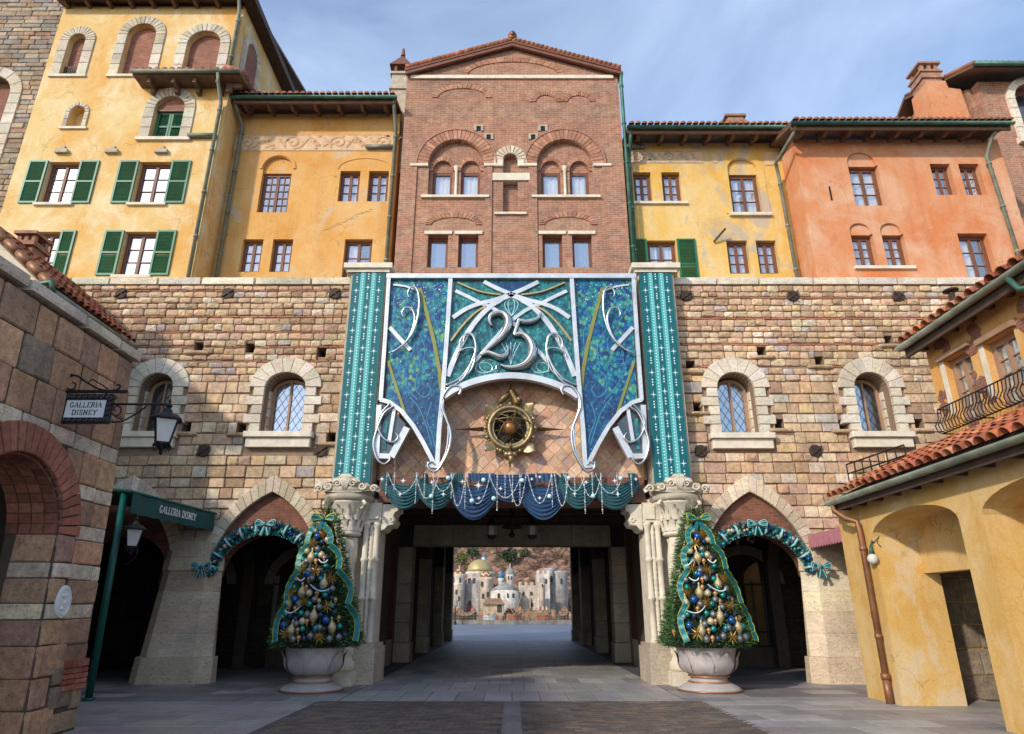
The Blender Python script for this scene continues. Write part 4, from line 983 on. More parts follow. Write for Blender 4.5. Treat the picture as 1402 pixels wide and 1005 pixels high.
wl, pl = terrace(-1, 'long tan stone wall with arched windows left of the banner', [-9.92, -6.22],
    [(150-20, 283, 722, 440+20, 522), (700, 884, 722, 447+10, 522)], [(90, 108), (563, 108), (1035, 108), (455, 803), (972, 803)],
    [(430, 340), (657, 345), (975, 365), (375, 697), (618, 700), (1020, 742)], z8, -15.5, -4.66)
wr, pr_ = terrace(1, 'long tan stone wall with arched windows right of the banner', [6.18, 9.88],
    [(285, 452, 728, 447+10, 525), (905, 1065, 722, 447+10, 525)], [(125, 117), (597, 119), (1064, 122), (190, 805), (698, 805)],
    [(147, 423), (462, 360), (718, 403), (1025, 310), (178, 608), (540, 682), (825, 685), (1160, 682)], z7, 4.62, 15.5)
# corridor behind each row of arches: dark vault, back wall with shop windows
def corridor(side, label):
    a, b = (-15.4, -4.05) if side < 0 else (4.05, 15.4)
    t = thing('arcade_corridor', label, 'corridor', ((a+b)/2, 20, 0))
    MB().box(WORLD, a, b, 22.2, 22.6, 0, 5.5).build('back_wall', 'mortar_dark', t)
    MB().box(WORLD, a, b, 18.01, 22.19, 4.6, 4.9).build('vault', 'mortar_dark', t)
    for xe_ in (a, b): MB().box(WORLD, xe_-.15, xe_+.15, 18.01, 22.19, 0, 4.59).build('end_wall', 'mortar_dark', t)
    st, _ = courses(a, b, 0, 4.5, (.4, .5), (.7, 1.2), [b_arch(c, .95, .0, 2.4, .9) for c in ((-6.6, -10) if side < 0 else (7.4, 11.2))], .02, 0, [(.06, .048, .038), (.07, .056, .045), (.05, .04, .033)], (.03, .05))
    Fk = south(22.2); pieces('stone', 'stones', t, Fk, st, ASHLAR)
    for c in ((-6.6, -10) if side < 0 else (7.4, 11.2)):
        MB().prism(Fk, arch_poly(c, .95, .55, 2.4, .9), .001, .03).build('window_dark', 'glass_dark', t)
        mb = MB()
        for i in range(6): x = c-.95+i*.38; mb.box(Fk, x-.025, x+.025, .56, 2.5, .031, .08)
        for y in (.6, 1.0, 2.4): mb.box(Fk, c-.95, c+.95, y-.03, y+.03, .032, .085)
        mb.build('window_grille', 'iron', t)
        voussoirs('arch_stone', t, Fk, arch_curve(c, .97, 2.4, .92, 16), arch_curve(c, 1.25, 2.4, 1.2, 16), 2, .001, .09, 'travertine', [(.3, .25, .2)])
    for c in ((-8.07,) if side < 0 else (8.03,)):               # transverse arch between the bays
        We = east(c) if side < 0 else west(c)
        sgn = 1 if side < 0 else -1
        pts = [(sgn*18.0, 0), (sgn*18.4, 0)]+[(sgn*(20.1-1.7*math.cos(math.pi*i/12)), 2.6+1.5*math.sin(math.pi*i/12)) for i in range(13)]+[(sgn*21.8, 0), (sgn*22.19, 0), (sgn*22.19, 4.59), (sgn*18.0, 4.59)]
        wall('cross_arch', 'mortar_dark', t, We, pts, [], .35)
    return t
corridor(-1, 'dark vaulted corridor behind the arches left of the gate'); corridor(1, 'dark vaulted corridor with barred shop window behind the right arch')
tr = MB().box(WORLD, -15.5, 15.5, 17.9, 19.6, 9.0, 9.3).build('terrace', 'trim_grey'); tag(tr, 'stone terrace on top of the wall carrying the houses', None, None, 'structure')

# ================================================================ gatehouse
gt = thing('gatehouse', 'carved stone gate with twisted columns and a wide dark passage through it', 'gate', (0, 17.4, 0))
MB().box(F, -3.58, 3.58, 4.86, 10.85, -1.0, -.12).build('wall', 'mortar', gt)
vTopB = F.px(700, 376)[1]
TL = [(.60, .36, .23), (.66, .42, .28), (.56, .32, .21), (.66, .47, .34), (.58, .39, .29), (.52, .36, .29), (.68, .44, .27)]
tiles = []; a = .27; h = a*math.sqrt(2)
for i in range(-14, 15):
    for j in range(0, 26):
        cu = i*h/1+(h/2 if j % 2 else 0); cv = 4.95+j*h/2
        if abs(cu) < 3.35 and cv < 8.1 and abs(cu) > 0-1:
            Mx = F.M @ Matrix.Translation((cu, cv, -.119)) @ Matrix.Rotation(R(45), 4, 'Z') @ Matrix.Translation((-a/2+.003, -a/2+.003, 0)) @ Matrix.Diagonal((a-.006, a-.006, .024+rnd.uniform(0, .008), 1))
            tiles.append((0, a, 0, a, 0, .03, jit(rnd.choice(TL), .14), Mx, cu, cv))
tiles = [q for q in tiles if not (abs(q[8]) > 2.9 and q[9] > 7.4)]
pp = MB().box(F, -3.5, 3.5, 4.87, 8.4, -.119, -.106).build('tile_panel', 'frieze', gt)
tiles.sort(key=lambda q: q[9]+abs(q[8])*.05); TI = [q[:8] for q in tiles]
print('tiles', len(TI)); pieces('wall_tile', 'wall_tiles', pp, F, TI[:300], TILE4)
# beam above the opening
for i in range(4):
    v0, v1 = 4.20+i*.165, 4.20+(i+1)*.165
    MB().prism(F, rect(-3.42, 3.42, v0+.004, v1-.004), -.7, .28-(i % 2)*.02, .01).build('beam_board', 'brick_red' if False else 'wood', gt)
for s_ in (-1, 1):
    X = lambda u: s_*u
    def bx(mb, u0, u1, v0, v1, n0, n1): return mb.box(F, min(X(u0), X(u1)), max(X(u0), X(u1)), v0, v1, n0, n1)
    m = MB(); bx(m, 3.6, 4.62, 4.50, 10.70, -.8, .42); m.build('pilaster', 'trim_grey', gt)
    m = MB(); bx(m, 3.50, 4.72, 10.70, 10.80, -.85, .52); bx(m, 3.42, 4.80, 10.803, 10.96, -.9, .60); bx(m, 3.5, 4.72, 10.962, 11.0, -.85, .53); m.build('pilaster_cap', 'trim', gt)
    cx, cy = s_*4.13, 17.02
    m = MB(); m.lathe((cx, cy, 0), [(.56, 4.17), (.62, 4.22), (.64, 4.30), (.58, 4.36), (.62, 4.41), (.62, 4.50)], 28); m.build('abacus', 'wood_brown' if False else 'trim_grey', gt, True)
    m = MB(); m.lathe((cx, cy, 0), [(.30, 3.34), (.36, 3.38), (.36, 3.44), (.31, 3.48), (.34, 3.66), (.41, 3.92), (.52, 4.12), (.56, 4.17)], 24)
    cap = m.build('capital', 'trim', gt, True)
    lf = MB()
    for k in range(12):                                       # acanthus leaves
        an = 2*math.pi*k/12
        for (zb, h_, r0, r1, wd) in ((3.46, .36, .35, .46, .085), (3.72, .40, .40, .60, .075)):
            a2 = an+(math.pi/12 if zb > 3.6 else 0); d = Vector((math.cos(a2), math.sin(a2), 0)); q = Vector((-math.sin(a2), math.cos(a2), 0)); c0 = Vector((cx, cy, 0))
            vs = []
            for i in range(6):
                t = i/5; rr = r0+(r1-r0)*t**2.2+.02; z = zb+h_*(t if t < .9 else .86); w2 = wd*(1.0-.7*t*t)*(1+.25*math.sin(i*2.5))
                c_ = c0+d*rr+Vector((0, 0, z)); vs += [c_-q*w2-d*.03, c_+d*.015, c_+q*w2-d*.03]
            lf.add(vs, [(i*3+j, i*3+j+1, i*3+4+j, i*3+3+j) for i in range(5) for j in range(2)])
    for k in range(4):
        an = math.pi/4+k*math.pi/2; c_ = Vector((cx+.60*math.cos(an), cy+.55*math.sin(an), 4.06)); q = Vector((math.cos(an), math.sin(an), 0))
        lf.tube([c_+q*.13*math.cos(t*.6)*(1-t*.07)+Vector((0, 0, .13*math.sin(t*.6)*(1-t*.07))) for t in range(12)], [.05-.003*t for t in range(12)], 6)
    lf.build('capital_leaves', 'trim', cap, True)
    m = MB(); m.lathe((cx, cy, 0), [(.29, .95+i*.04) for i in range(60)], 48, lambda a, z: 1.02-.26*abs(math.cos(1.5*a-z*2.4*s_))**5)
    m.build('twisted_column', 'trim', gt, True)
    m = MB(); m.lathe((cx, cy, 0), [(.42, .30), (.46, .36), (.46, .48), (.40, .54), (.38, .62), (.42, .68), (.41, .78), (.33, .86), (.31, .96)], 24); m.build('column_base', 'trim', gt, True)
    m = MB(); m.box(F, cx-.5, cx+.5, 0, .30, -.4, .86); m.build('column_plinth', 'trim', gt)
    m = MB(); bx(m, 3.34, 3.66, .88, 4.30, -.6, .20); bx(m, 3.66, 4.62, .88, 4.498, -.8, -.06); m.build('pier', 'trim', gt)
    for un, nn in ((3.40, .27), (3.66, .30), (3.53, .245)):
        m = MB(); c = F.pt(X(un), 0, nn)
        pr = [(.10, .88), (.11, .93), (.075, 1.0), (.07, 1.85), (.095, 1.87), (.095, 1.93), (.07, 1.95), (.07, 2.75), (.095, 2.77), (.095, 2.83), (.07, 2.85), (.07, 3.55), (.10, 3.62), (.11, 3.70)] if un != 3.53 else [(.05, .9)]+[(.05+.025*(i % 2), 1.0+i*.06) for i in range(43)]+[(.05, 3.65)]
        m.lathe(c, pr, 10); m.build('colonnette', 'trim', gt, True)
    m = MB(); bx(m, 3.30, 3.95, 3.70, 4.19, -.6, .36); bx(m, 3.36, 3.6, 3.78, 4.10, .36, .40); m.build('impost_block', 'trim', gt)
    cb = [(0, 4.16), (-.42, 4.16), (-.42, 4.02), (-.34, 3.98), (-.30, 3.86), (-.36, 3.76), (-.30, 3.64), (-.16, 3.62), (-.08, 3.52), (0, 3.5)]
    m = MB(); P = [(X(3.298+a), b) for a, b in cb]; P = P if s_ < 0 else P[::-1]; m.prism(F, P, -.45, .32, .02); 
    m.tube([F.pt(X(3.298-.25+.07*math.cos(t*.7)*(1-t*.06)), 3.76+.07*math.sin(t*.7)*(1-t*.06), .33) for t in range(12)], .022, 6); m.build('corbel', 'trim', gt)
    m = MB(); bx(m, 3.22, 4.05, .0, .80, -.9, .46); bx(m, 3.27, 4.0, .802, .88, -.85, .42); m.build('pedestal', 'travertine', gt, color=(.56, .49, .38))
    # first bay of the passage
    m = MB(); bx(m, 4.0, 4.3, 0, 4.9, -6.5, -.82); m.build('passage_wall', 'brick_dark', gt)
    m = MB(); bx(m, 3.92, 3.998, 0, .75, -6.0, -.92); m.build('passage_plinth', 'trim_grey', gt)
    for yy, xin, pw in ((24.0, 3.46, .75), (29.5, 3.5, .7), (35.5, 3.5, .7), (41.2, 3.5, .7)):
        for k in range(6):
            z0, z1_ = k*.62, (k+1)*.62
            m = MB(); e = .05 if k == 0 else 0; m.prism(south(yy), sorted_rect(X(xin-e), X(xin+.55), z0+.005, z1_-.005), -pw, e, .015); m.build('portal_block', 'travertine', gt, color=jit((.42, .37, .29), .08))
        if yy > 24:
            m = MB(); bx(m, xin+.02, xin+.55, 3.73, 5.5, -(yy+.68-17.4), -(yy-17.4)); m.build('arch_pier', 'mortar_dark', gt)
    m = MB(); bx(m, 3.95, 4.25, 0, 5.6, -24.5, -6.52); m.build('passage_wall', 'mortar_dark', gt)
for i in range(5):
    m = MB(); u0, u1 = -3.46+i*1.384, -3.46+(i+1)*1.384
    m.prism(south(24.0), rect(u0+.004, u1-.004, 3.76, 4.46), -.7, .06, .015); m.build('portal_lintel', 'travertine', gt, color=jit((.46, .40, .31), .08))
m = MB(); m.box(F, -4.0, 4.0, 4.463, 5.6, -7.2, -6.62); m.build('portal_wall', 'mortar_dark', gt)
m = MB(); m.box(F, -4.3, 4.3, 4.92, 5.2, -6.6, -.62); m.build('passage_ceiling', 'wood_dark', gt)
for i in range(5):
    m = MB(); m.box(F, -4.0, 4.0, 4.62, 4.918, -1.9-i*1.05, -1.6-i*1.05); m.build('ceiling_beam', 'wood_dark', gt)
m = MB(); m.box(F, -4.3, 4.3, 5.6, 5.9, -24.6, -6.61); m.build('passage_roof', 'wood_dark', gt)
# iron chandelier inside the gate
cl = thing('hanging_lantern', 'black iron lamp with two lanterns hanging inside the gate passage', 'lamp', (0, 20.2, 3.6))
m = MB(); m.tube([(0, 20.2, 4.9), (0, 20.2, 3.75)], .04, 6).tube([(-.6, 20.2, 4.25), (.6, 20.2, 4.25)], .035, 6).tube([(-.6, 20.2, 4.05), (.6, 20.2, 4.05)], .02, 6)
for x in (-.3, .3): m.tube([(x*2, 20.2, 4.25), (x*1.3, 20.2, 4.45), (x*.4, 20.2, 4.7), (0, 20.2, 4.8)], .022, 6)
for i in range(24): a0 = i*math.pi/12; m.tube([(.28*math.cos(a0), 20.2+.28*math.sin(a0), 3.95), (.28*math.cos(a0+.262), 20.2+.28*math.sin(a0+.262), 3.95)], .03, 5)
m.ball((0, 20.2, 3.72), .09); m.build('frame', 'iron', cl, True)
for x in (-.6, .6):
    m = MB(); m.lathe((x, 20.2, 0), [(.05, 3.60), (.12, 3.66), (.14, 3.7), (.15, 4.0), (.19, 4.02), (.08, 4.12), (.03, 4.22)], 6); lm = m.build('lantern', 'iron', cl)
    m = MB(); m.lathe((x, 20.2, 0), [(.145, 3.72), (.158, 3.98)], 6); m.build('lamp_glass', 'lamp_glass_dim', lm)
# ================================================================ decorations on the gate
def glitter(name, cols, scale, sw=0.):
    t = NT(name); v = t.n('ShaderNodeTexVoronoi'); v.inputs['Scale'].default_value = scale; v.inputs['Randomness'].default_value = 1
    t.l(t.mapping((1, 1, .75)), v.inputs['Vector'])
    k = len(cols); sp = t.n('ShaderNodeSeparateColor'); t.l(v.outputs['Color'], sp.inputs[0])
    big = t.noise(1.1, 3, .6, None, .8)
    f = t.math('ADD', t.math('MULTIPLY', sp.outputs[0], .55), t.math('MULTIPLY', big, .5))
    c = t.ramp(f, [(.12+.7*i/(k-1), q) for i, q in enumerate(cols)])
    ln = t.ramp(v.outputs['Distance'], [(.0, 1.25), (.5, .8), (.75, .45)])
    c = t.mix(1., c, ln, 'MULTIPLY')
    if sw:                                     # printed ring ornaments
        v2 = t.n('ShaderNodeTexVoronoi'); v2.inputs['Scale'].default_value = sw; t.l(t.pos, v2.inputs['Vector'])
        q = t.math('FRACT', t.math('MULTIPLY', v2.outputs['Distance'], 3.2))
        c = t.mix(t.ramp(q, [(.40, 0.), (.46, .55), (.54, .55), (.6, 0.)]), c, (.02, .10, .14))
    sp2 = t.n('ShaderNodeTexVoronoi'); sp2.inputs['Scale'].default_value = 9; t.l(t.pos, sp2.inputs['Vector'])
    c = t.mix(t.ramp(sp2.outputs['Distance'], [(.07, .9), (.10, 0.)]), c, (.6, .8, .85))
    M[name] = t.done(c, .35, 0, .5)
glitter('panel_blue', [(.003, .018, .08), (.004, .045, .20), (.006, .10, .28), (.008, .18, .28), (.03, .28, .26), (.16, .34, .14)], 11)
glitter('panel_teal', [(.003, .045, .09), (.005, .10, .14), (.010, .17, .19), (.02, .24, .24), (.04, .30, .25)], 11, 2.2)
glitter('panel_deep', [(.004, .025, .10), (.006, .05, .17), (.006, .08, .2), (.01, .12, .22)], 14)
def print_strip():
    t = NT('strip_print'); x, y, z = t.sep()
    ax = t.math('ABSOLUTE', x); u = t.math('SUBTRACT', ax, 4.09)              # strip centre
    c = t.ramp(t.math('ADD', t.math('DIVIDE', u, .92), .5), [(0, (.003, .12, .13)), (.04, (.004, .10, .115)), (.26, (.05, .32, .31)), (.34, (.12, .42, .42)), (.41, (.004, .10, .115)), (.59, (.05, .32, .31)), (.67, (.12, .42, .42)), (.75, (.004, .10, .115)), (.97, (.003, .13, .14))], True)
    tot = None
    def dots(uc, per, r, off=0., sq=False):
        nonlocal tot
        dv = t.math('SUBTRACT', t.math('MULTIPLY', t.math('FRACT', t.math('DIVIDE', t.math('ADD', z, off), per)), per), per/2)
        du = t.math('SUBTRACT', u, uc)
        if sq: d = t.math('MULTIPLY', t.math('ABSOLUTE', t.math('MULTIPLY', du, 1.)), t.math('ABSOLUTE', dv)); m = t.math('MULTIPLY', t.math('LESS_THAN', d, .00025), t.math('LESS_THAN', t.math('ADD', t.math('ABSOLUTE', du), t.math('ABSOLUTE', t.math('MULTIPLY', dv, .75))), r))
        else: m = t.math('LESS_THAN', t.math('ADD', t.math('MULTIPLY', du, du), t.math('MULTIPLY', dv, dv)), r*r)
        tot = m if tot is None else t.math('MAXIMUM', tot, m)
    for uc in (-.31, 0, .325):
        dots(uc, .62, .085, .3*abs(uc), True)
        for k in range(3): dots(uc, .62, .020, .20+.075*k+.3*abs(uc))
    for uc in (-.155, .155): dots(uc, .085, .017)
    c = t.mix(tot, c, (.62, .78, .78)); M['strip_print'] = t.done(c, .55, 0, .3)
print_strip()
plain('swirl_print', (.05, .22, .36), .4)
FB = south(16.86); zb = zoom(440, 350, 3.046); zc_ = zoom(600, 370, 5.29); CX = 699.8
def bp(pts, zz, mir=False):
    o = []
    for x, y in pts:
        a, b = zz(x, y)
        if mir: a = 2*CX-a
        o.append(FB.px(a, b))
    return o
bn = thing('anniversary_banner', 'large silver framed teal and blue banner with the number 25 over the gate', 'banner', (0, 16.86, 5))
def fix(p):                                     # counter-clockwise
    a = sum(p[i][0]*p[(i+1) % len(p)][1]-p[(i+1) % len(p)][0]*p[i][1] for i in range(len(p)))
    return p if a > 0 else p[::-1]
ctr_arc = smooth_pts([(60, 905), (160, 858), (280, 815), (400, 785), (525, 775)], 4)
for mir in (False, True):
    side = [(292, 92), (545, 92), (520, 360), (498, 600), (485, 872), (470, 876), (450, 835), (415, 765), (370, 700), (325, 650), (265, 600)]
    MB().prism(FB, fix(bp(side, zb, mir)), -.12, -.02).build('side_panel', 'panel_blue', bn)
    MB().prism(FB, fix(bp([(400, 560), (520, 420), (500, 610), (487, 860), (470, 850), (440, 790), (400, 725), (360, 670), (300, 600)], zb, mir)), -.019, -.012).build('dark_field', 'panel_deep', bn)  # deeper blue lower area of the panel's print
    MB().prism(FB, fix(bp([(240, 615), (262, 612), (350, 700), (345, 725), (285, 838), (230, 838)], zb, mir)), -.12, -.03).build('wedge_panel', 'silver_dark', bn)
    f = MB()
    def bar(pts, wd, zz=zb, n0=-.13, n1=.06): f.ribbon(FB, bp(pts, zz, mir), wd, n0, n1)
    bar([(284, 84), (268, 340), (249, 606)], .105, n1=.085); bar([(247, 603), (285, 614), (335, 650), (385, 712), (428, 785), (470, 868)], .11, n1=.075)
    bar([(540, 92), (527, 300), (508, 560), (492, 730), (483, 888)], .115, n1=.08); bar([(440, 872), (500, 880)], .14, n1=.07)
    bar([(242, 625), (232, 838)], .13); bar([(225, 836), (292, 838)], .13, n1=.05); bar([(292, 842), (358, 718)], .17, n1=.055); bar([(305, 640), (283, 780)], .09, n1=.04)
    f.build('frame_bar', 'silver', bn)
    f = MB(); bar([(410, 135), (440, 240), (470, 360), (492, 480), (500, 560)], .10, n0=-.02, n1=.012); bar([(278, 440), (310, 540), (352, 668)], .07, n0=-.02, n1=.012); f.build('gold_stripe', 'gold_stripe', bn)
    MB().prism(FB, fix(bp([(262, 680), (278, 680), (268, 808), (252, 808)], zb, mir)), -.029, .0).build('teal_strip', 'panel_teal', bn)
    f = MB(); bar([(285, 300), (330, 350), (372, 395)], .11, n0=-.019, n1=.03)
    bar([(300, 122), (350, 128), (410, 150)], .05, n0=-.019, n1=.02); f.build('cross_bar', 'silver', bn)
    def scroll(pts, r=.035, zz=zb, n=.10, taper=True):
        q = [FB.pt(u, v, n) for u, v in bp(smooth_pts(pts, 7), zz, mir)]; m = len(q)
        MB().tube(q, [r*(.55+.45*math.sin(math.pi*min(1, .12+i/m*.95))) for i in range(m)], 8).build('scroll', 'silver_tube', bn, True)
    scroll([(283, 412), (330, 388), (375, 340), (402, 270), (410, 200), (402, 150), (380, 136), (362, 160), (368, 180)])
    scroll([(300, 408), (350, 372), (380, 320), (392, 265), (378, 228), (352, 224), (338, 245), (345, 262)])
    scroll([(520, 545), (580, 515), (625, 455), (645, 400), (635, 345), (605, 332), (580, 360), (580, 390)])
    scroll([(520, 560), (590, 520), (635, 430), (640, 395), (605, 392), (570, 410), (565, 428)])
    scroll([(575, 585), (583, 565), (570, 548), (540, 552), (512, 585), (503, 630), (520, 680), (540, 740), (533, 810), (505, 870), (478, 903), (450, 893), (446, 870), (465, 864), (474, 874)], .04)
    scroll([(512, 600), (510, 640), (528, 700), (530, 760), (518, 830), (490, 885)], .028)
    scroll([(305, 632), (265, 660), (238, 720), (220, 790), (235, 850), (262, 872), (285, 858), (290, 838)], .035)
    scroll([(290, 620), (250, 665), (238, 715), (262, 765), (300, 782), (322, 762), (312, 742)], .032)
    scroll([(150, 810), (235, 735), (268, 640), (272, 540), (255, 480), (220, 466), (190, 495), (186, 530)], .028, zc_)
    sw_ = MB()                                   # printed swirls
    for pts in ([(330, 130), (300, 200), (330, 260), (390, 300), (430, 380), (420, 470)], [(450, 120), (490, 180), (470, 250), (490, 330), (480, 420)], [(300, 330), (330, 390), (320, 470), (350, 540), (400, 600)], [(340, 300), (390, 350), (370, 420), (330, 430), (325, 395), (350, 385)], [(440, 470), (400, 500), (395, 560), (430, 590), (455, 560), (440, 535)],
        [(460, 610), (440, 680), (460, 740), (475, 800)], [(370, 590), (410, 640), (440, 720), (460, 790)], [(310, 160), (350, 190), (345, 240), (315, 245), (310, 215)]):
        sw_.ribbon(FB, bp(smooth_pts(pts, 6), zb, mir), .022, -.0115, -.008)
    sw_.build('printed_swirl', 'swirl_print', bn)
    # lights sprinkled along the frame
    l = MB()
    for i in range(26): u, v = bp([(284-35*i/25, 100+495*i/25)], zb, mir)[0]; l.ball(FB.pt(u, v, .09), .014, 6)
    for i in range(26): u, v = bp([(538-50*i/25, 110+740*i/25)], zb, mir)[0]; l.ball(FB.pt(u, v, .085), .013, 6)
    for i in range(40):
        a = bp([(300+rnd.uniform(0, 240), 118+abs(rnd.gauss(0, 60)))], zb, mir)[0]; l.ball(FB.pt(*a, -.01), rnd.uniform(.012, .022), 6)
    l.build('fairy_lights', 'pearl', bn, kind='stuff')
mid = [(112, 70), (945, 70), (960, 300), (985, 600), (1000, 830)]; low_ = smooth_pts([(930, 850), (820, 810), (700, 775), (530, 760), (350, 775), (230, 810), (120, 850)], 3)
MB().prism(FB, fix(bp(mid+low_+[(50, 830), (70, 600), (90, 300)], zc_)), -.13, -.03).build('centre_panel', 'panel_teal', bn)
MB().prism(FB, fix(bp([(330, 85), (730, 85), (540, 165)], zc_)), -.029, -.02).build('top_panel', 'panel_deep', bn)
# top bar and the lower arc
u0, v0 = FB.px(529.5, 382.5); u1, v1 = FB.px(870, 376.5)
MB().box(FB, u0, u1, v0, v1, -.14, .10).build('top_bar', 'silver', bn)
arc = smooth_pts([(40, 918), (110, 873), (200, 832), (310, 797), (420, 776), (527, 769), (634, 776), (744, 797), (854, 832), (944, 873), (1014, 918)], 4)
MB().ribbon(FB, bp(arc, zc_), .17, -.12, .09).build('arch_bar', 'silver', bn)
def two(pts, wd, nm, m, n0, n1):
    for mir in (False, True): MB().ribbon(FB, bp(smooth_pts(pts, 5), zc_, mir), wd, n0, n1).build(nm, m, bn)
two([(68, 770), (140, 590), (250, 400), (370, 270), (460, 215), (545, 180)], [.14]*20+[.10]*6, 'tracery_bar', 'silver', -.03, .035)
two([(330, 85), (420, 130), (510, 168), (640, 215), (760, 245), (860, 285), (950, 345)], .12, 'tracery_bar', 'silver', -.029, .03)
two([(125, 150), (220, 195), (310, 240), (420, 290), (530, 372), (640, 490), (720, 580), (795, 665)], .10, 'tracery_bar', 'silver', -.028, .02)
two([(140, 92), (280, 150), (380, 172), (455, 180)], .04, 'gold_line', 'gold_line', -.028, .045)
two([(92, 515), (180, 400), (270, 310), (350, 262)], .05, 'gold_line', 'gold_line', -.028, .045)
for k, (x, w_) in enumerate(((495, 30), (530, 45), (565, 30), (530, 20))):
    pass
pr = MB()                                        # printed plume lines above the number
for dx in (-48, -24, 24, 48):
    pr.tube([FB.pt(*q, -.02) for q in bp(smooth_pts([(530, 330), (530+dx*.8, 280), (530+dx, 235), (530+dx*.4, 210), (530, 200)], 4), zc_)], .010, 5)
for dx in (-70, -35, 0, 35, 70): pr.tube([FB.pt(*q, -.02) for q in bp(smooth_pts([(525, 680), (525+dx*.4, 600), (525+dx, 520)], 4), zc_)], .010, 5)
for c_ in (330, 740):
    pr.tube([FB.pt(*q, -.02) for q in bp([(c_+62*math.cos(i*.4), 705+38*math.sin(i*.4)) for i in range(17)], zc_)], .010, 5)
    pr.tube([FB.pt(*q, -.02) for q in bp([(c_+30+62*math.cos(i*.4), 690+45*math.sin(i*.4)) for i in range(14)], zc_)], .008, 5)
pr.build('printed_plume', 'jewel', bn)
def numeral(nm, strokes):
    m = MB(); hl = MB(); dk = MB()
    for pts, wid in strokes:
        P = smooth_pts(pts, 8); k = len(P); Wd = [wid[min(len(wid)-1, int(i/(k-1)*(len(wid)-1)))]*(1-((i/(k-1)*(len(wid)-1)) % 1))+wid[min(len(wid)-1, int(i/(k-1)*(len(wid)-1))+1)]*((i/(k-1)*(len(wid)-1)) % 1) for i in range(k)]
        q = [FB.pt(u, v, .10) for u, v in bp(P, zc_)]; m.tube(q, [w_*.0041 for w_ in Wd], 10)
        dk.ribbon(FB, bp(P, zc_), [w_*.0094 for w_ in Wd], -.02, .10)
        hl.tube([p+Vector((-.02, -w_*.0035, .02)) for p, w_ in zip(q, Wd)], [w_*.0014 for w_ in Wd], 6)  # brighter rib, offset up and left, puts a highlight into the numeral
    o = m.build(nm, 'silver_tube', bn, True); dk.build('dark_edge', 'silver_dark', o); hl.build('highlight_rib', 'silver', o, True)
numeral('numeral_two', [([(388, 412), (372, 375), (385, 338), (430, 318), (480, 330), (508, 372), (498, 430), (460, 490), (400, 545), (345, 590), (310, 622)], [7, 11, 15, 17, 20, 24, 26, 22, 17, 13, 10, 7]), ([(310, 622), (360, 605), (410, 622), (455, 638), (495, 618), (512, 565)], [8, 13, 18, 20, 14, 4])])
numeral('numeral_five', [([(745, 318), (722, 358), (680, 378), (630, 384), (585, 372)], [3, 10, 15, 15, 13]), ([(585, 372), (568, 425), (548, 480)], [13, 11, 8]), ([(548, 480), (600, 470), (650, 500), (682, 560), (676, 630), (630, 690), (560, 712), (500, 710), (455, 695)], [9, 16, 22, 28, 30, 26, 17, 10, 4])])
# striped pilaster hangings with their silver crests
for s_ in (-1, 1):
    x0, x1 = sorted((s_*3.63, s_*4.55)); Fs = south(16.93)
    sb = MB(); n = 40; vs = []
    for i in range(n+1):
        v = 4.46+(10.72-4.46)*i/n; 
        for u in (x0, x1): vs.append(Fs.pt(u, v, .012*math.sin(v*1.7)+.02))
    sb.add(vs+[p+Vector((0, .02, 0)) for p in vs], [(2*i, 2*i+1, 2*i+3, 2*i+2) for i in range(n)]+[(2*(n+1)+2*i+2, 2*(n+1)+2*i+3, 2*(n+1)+2*i+1, 2*(n+1)+2*i) for i in range(n)])
    o = sb.build('striped_hanging', 'strip_print')
    tag(o, 'tall teal striped hanging with white stars on the pilaster %s of the banner' % ('left' if s_ < 0 else 'right'), 'hanging', 'striped hangings on the gate pilasters')
    ct_ = thing('crest', 'pale scrolled crest at the foot of the striped hanging %s of the gate' % ('left' if s_ < 0 else 'right'), 'ornament', (s_*4.13, 16.35, 4.74), 'scrolled crests under the striped hangings')
    Fk = south(16.42); m = MB(); c = s_*4.13
    half = [(0, .47), (.10, .48), (.17, .40), (.30, .36), (.36, .26), (.52, .24), (.60, .16), (.76, .18), (.84, .08), (.80, -.02), (.7, .04), (.5, -.0), (.3, -.04), (0, -.05)]
    def curv(u): return -.28*(u/.84)**2
    P = half+[(-a, b) for a, b in half[-2:0:-1]]
    tri = tessellate_polygon([[Vector((a, b, 0)) for a, b in P]]); k = len(P)
    vs = [Fk.pt(c+a, 4.40+b*.86, curv(a)) for a, b in P]+[Fk.pt(c+a, 4.40+b*.86, curv(a)-.06) for a, b in P]
    m.add(vs, [tuple(t) for t in tri]+[tuple(k+i for i in t[::-1]) for t in tri]+[(i, (i+1) % k, k+(i+1) % k, k+i) for i in range(k)]); m.build('plate', 'bronze_pale' if False else 'trim', ct_)
    m = MB()
    for q in (-1, 1):
        for (a, b, r, d) in ((.68, .08, .10, 1), (.42, .13, .10, -1), (.19, .2, .10, 1)):
            m.tube([Fk.pt(c+q*(a+r*(1-t*.07)*math.cos(t*.75)), 4.40+b*.86+r*(1-t*.07)*math.sin(t*.75*d), curv(a)+.02) for t in range(13)], [.03-.0015*t for t in range(13)], 6)
    for i in range(-3, 4): m.tube([Fk.pt(c+i*.012, 4.42, .02), Fk.pt(c+i*.035, 4.64, .03), Fk.pt(c+i*.05, 4.76-abs(i)*.02, .02)], [.012, .022, .012], 6)
    m.build('scrollwork', 'trim', ct_, True)
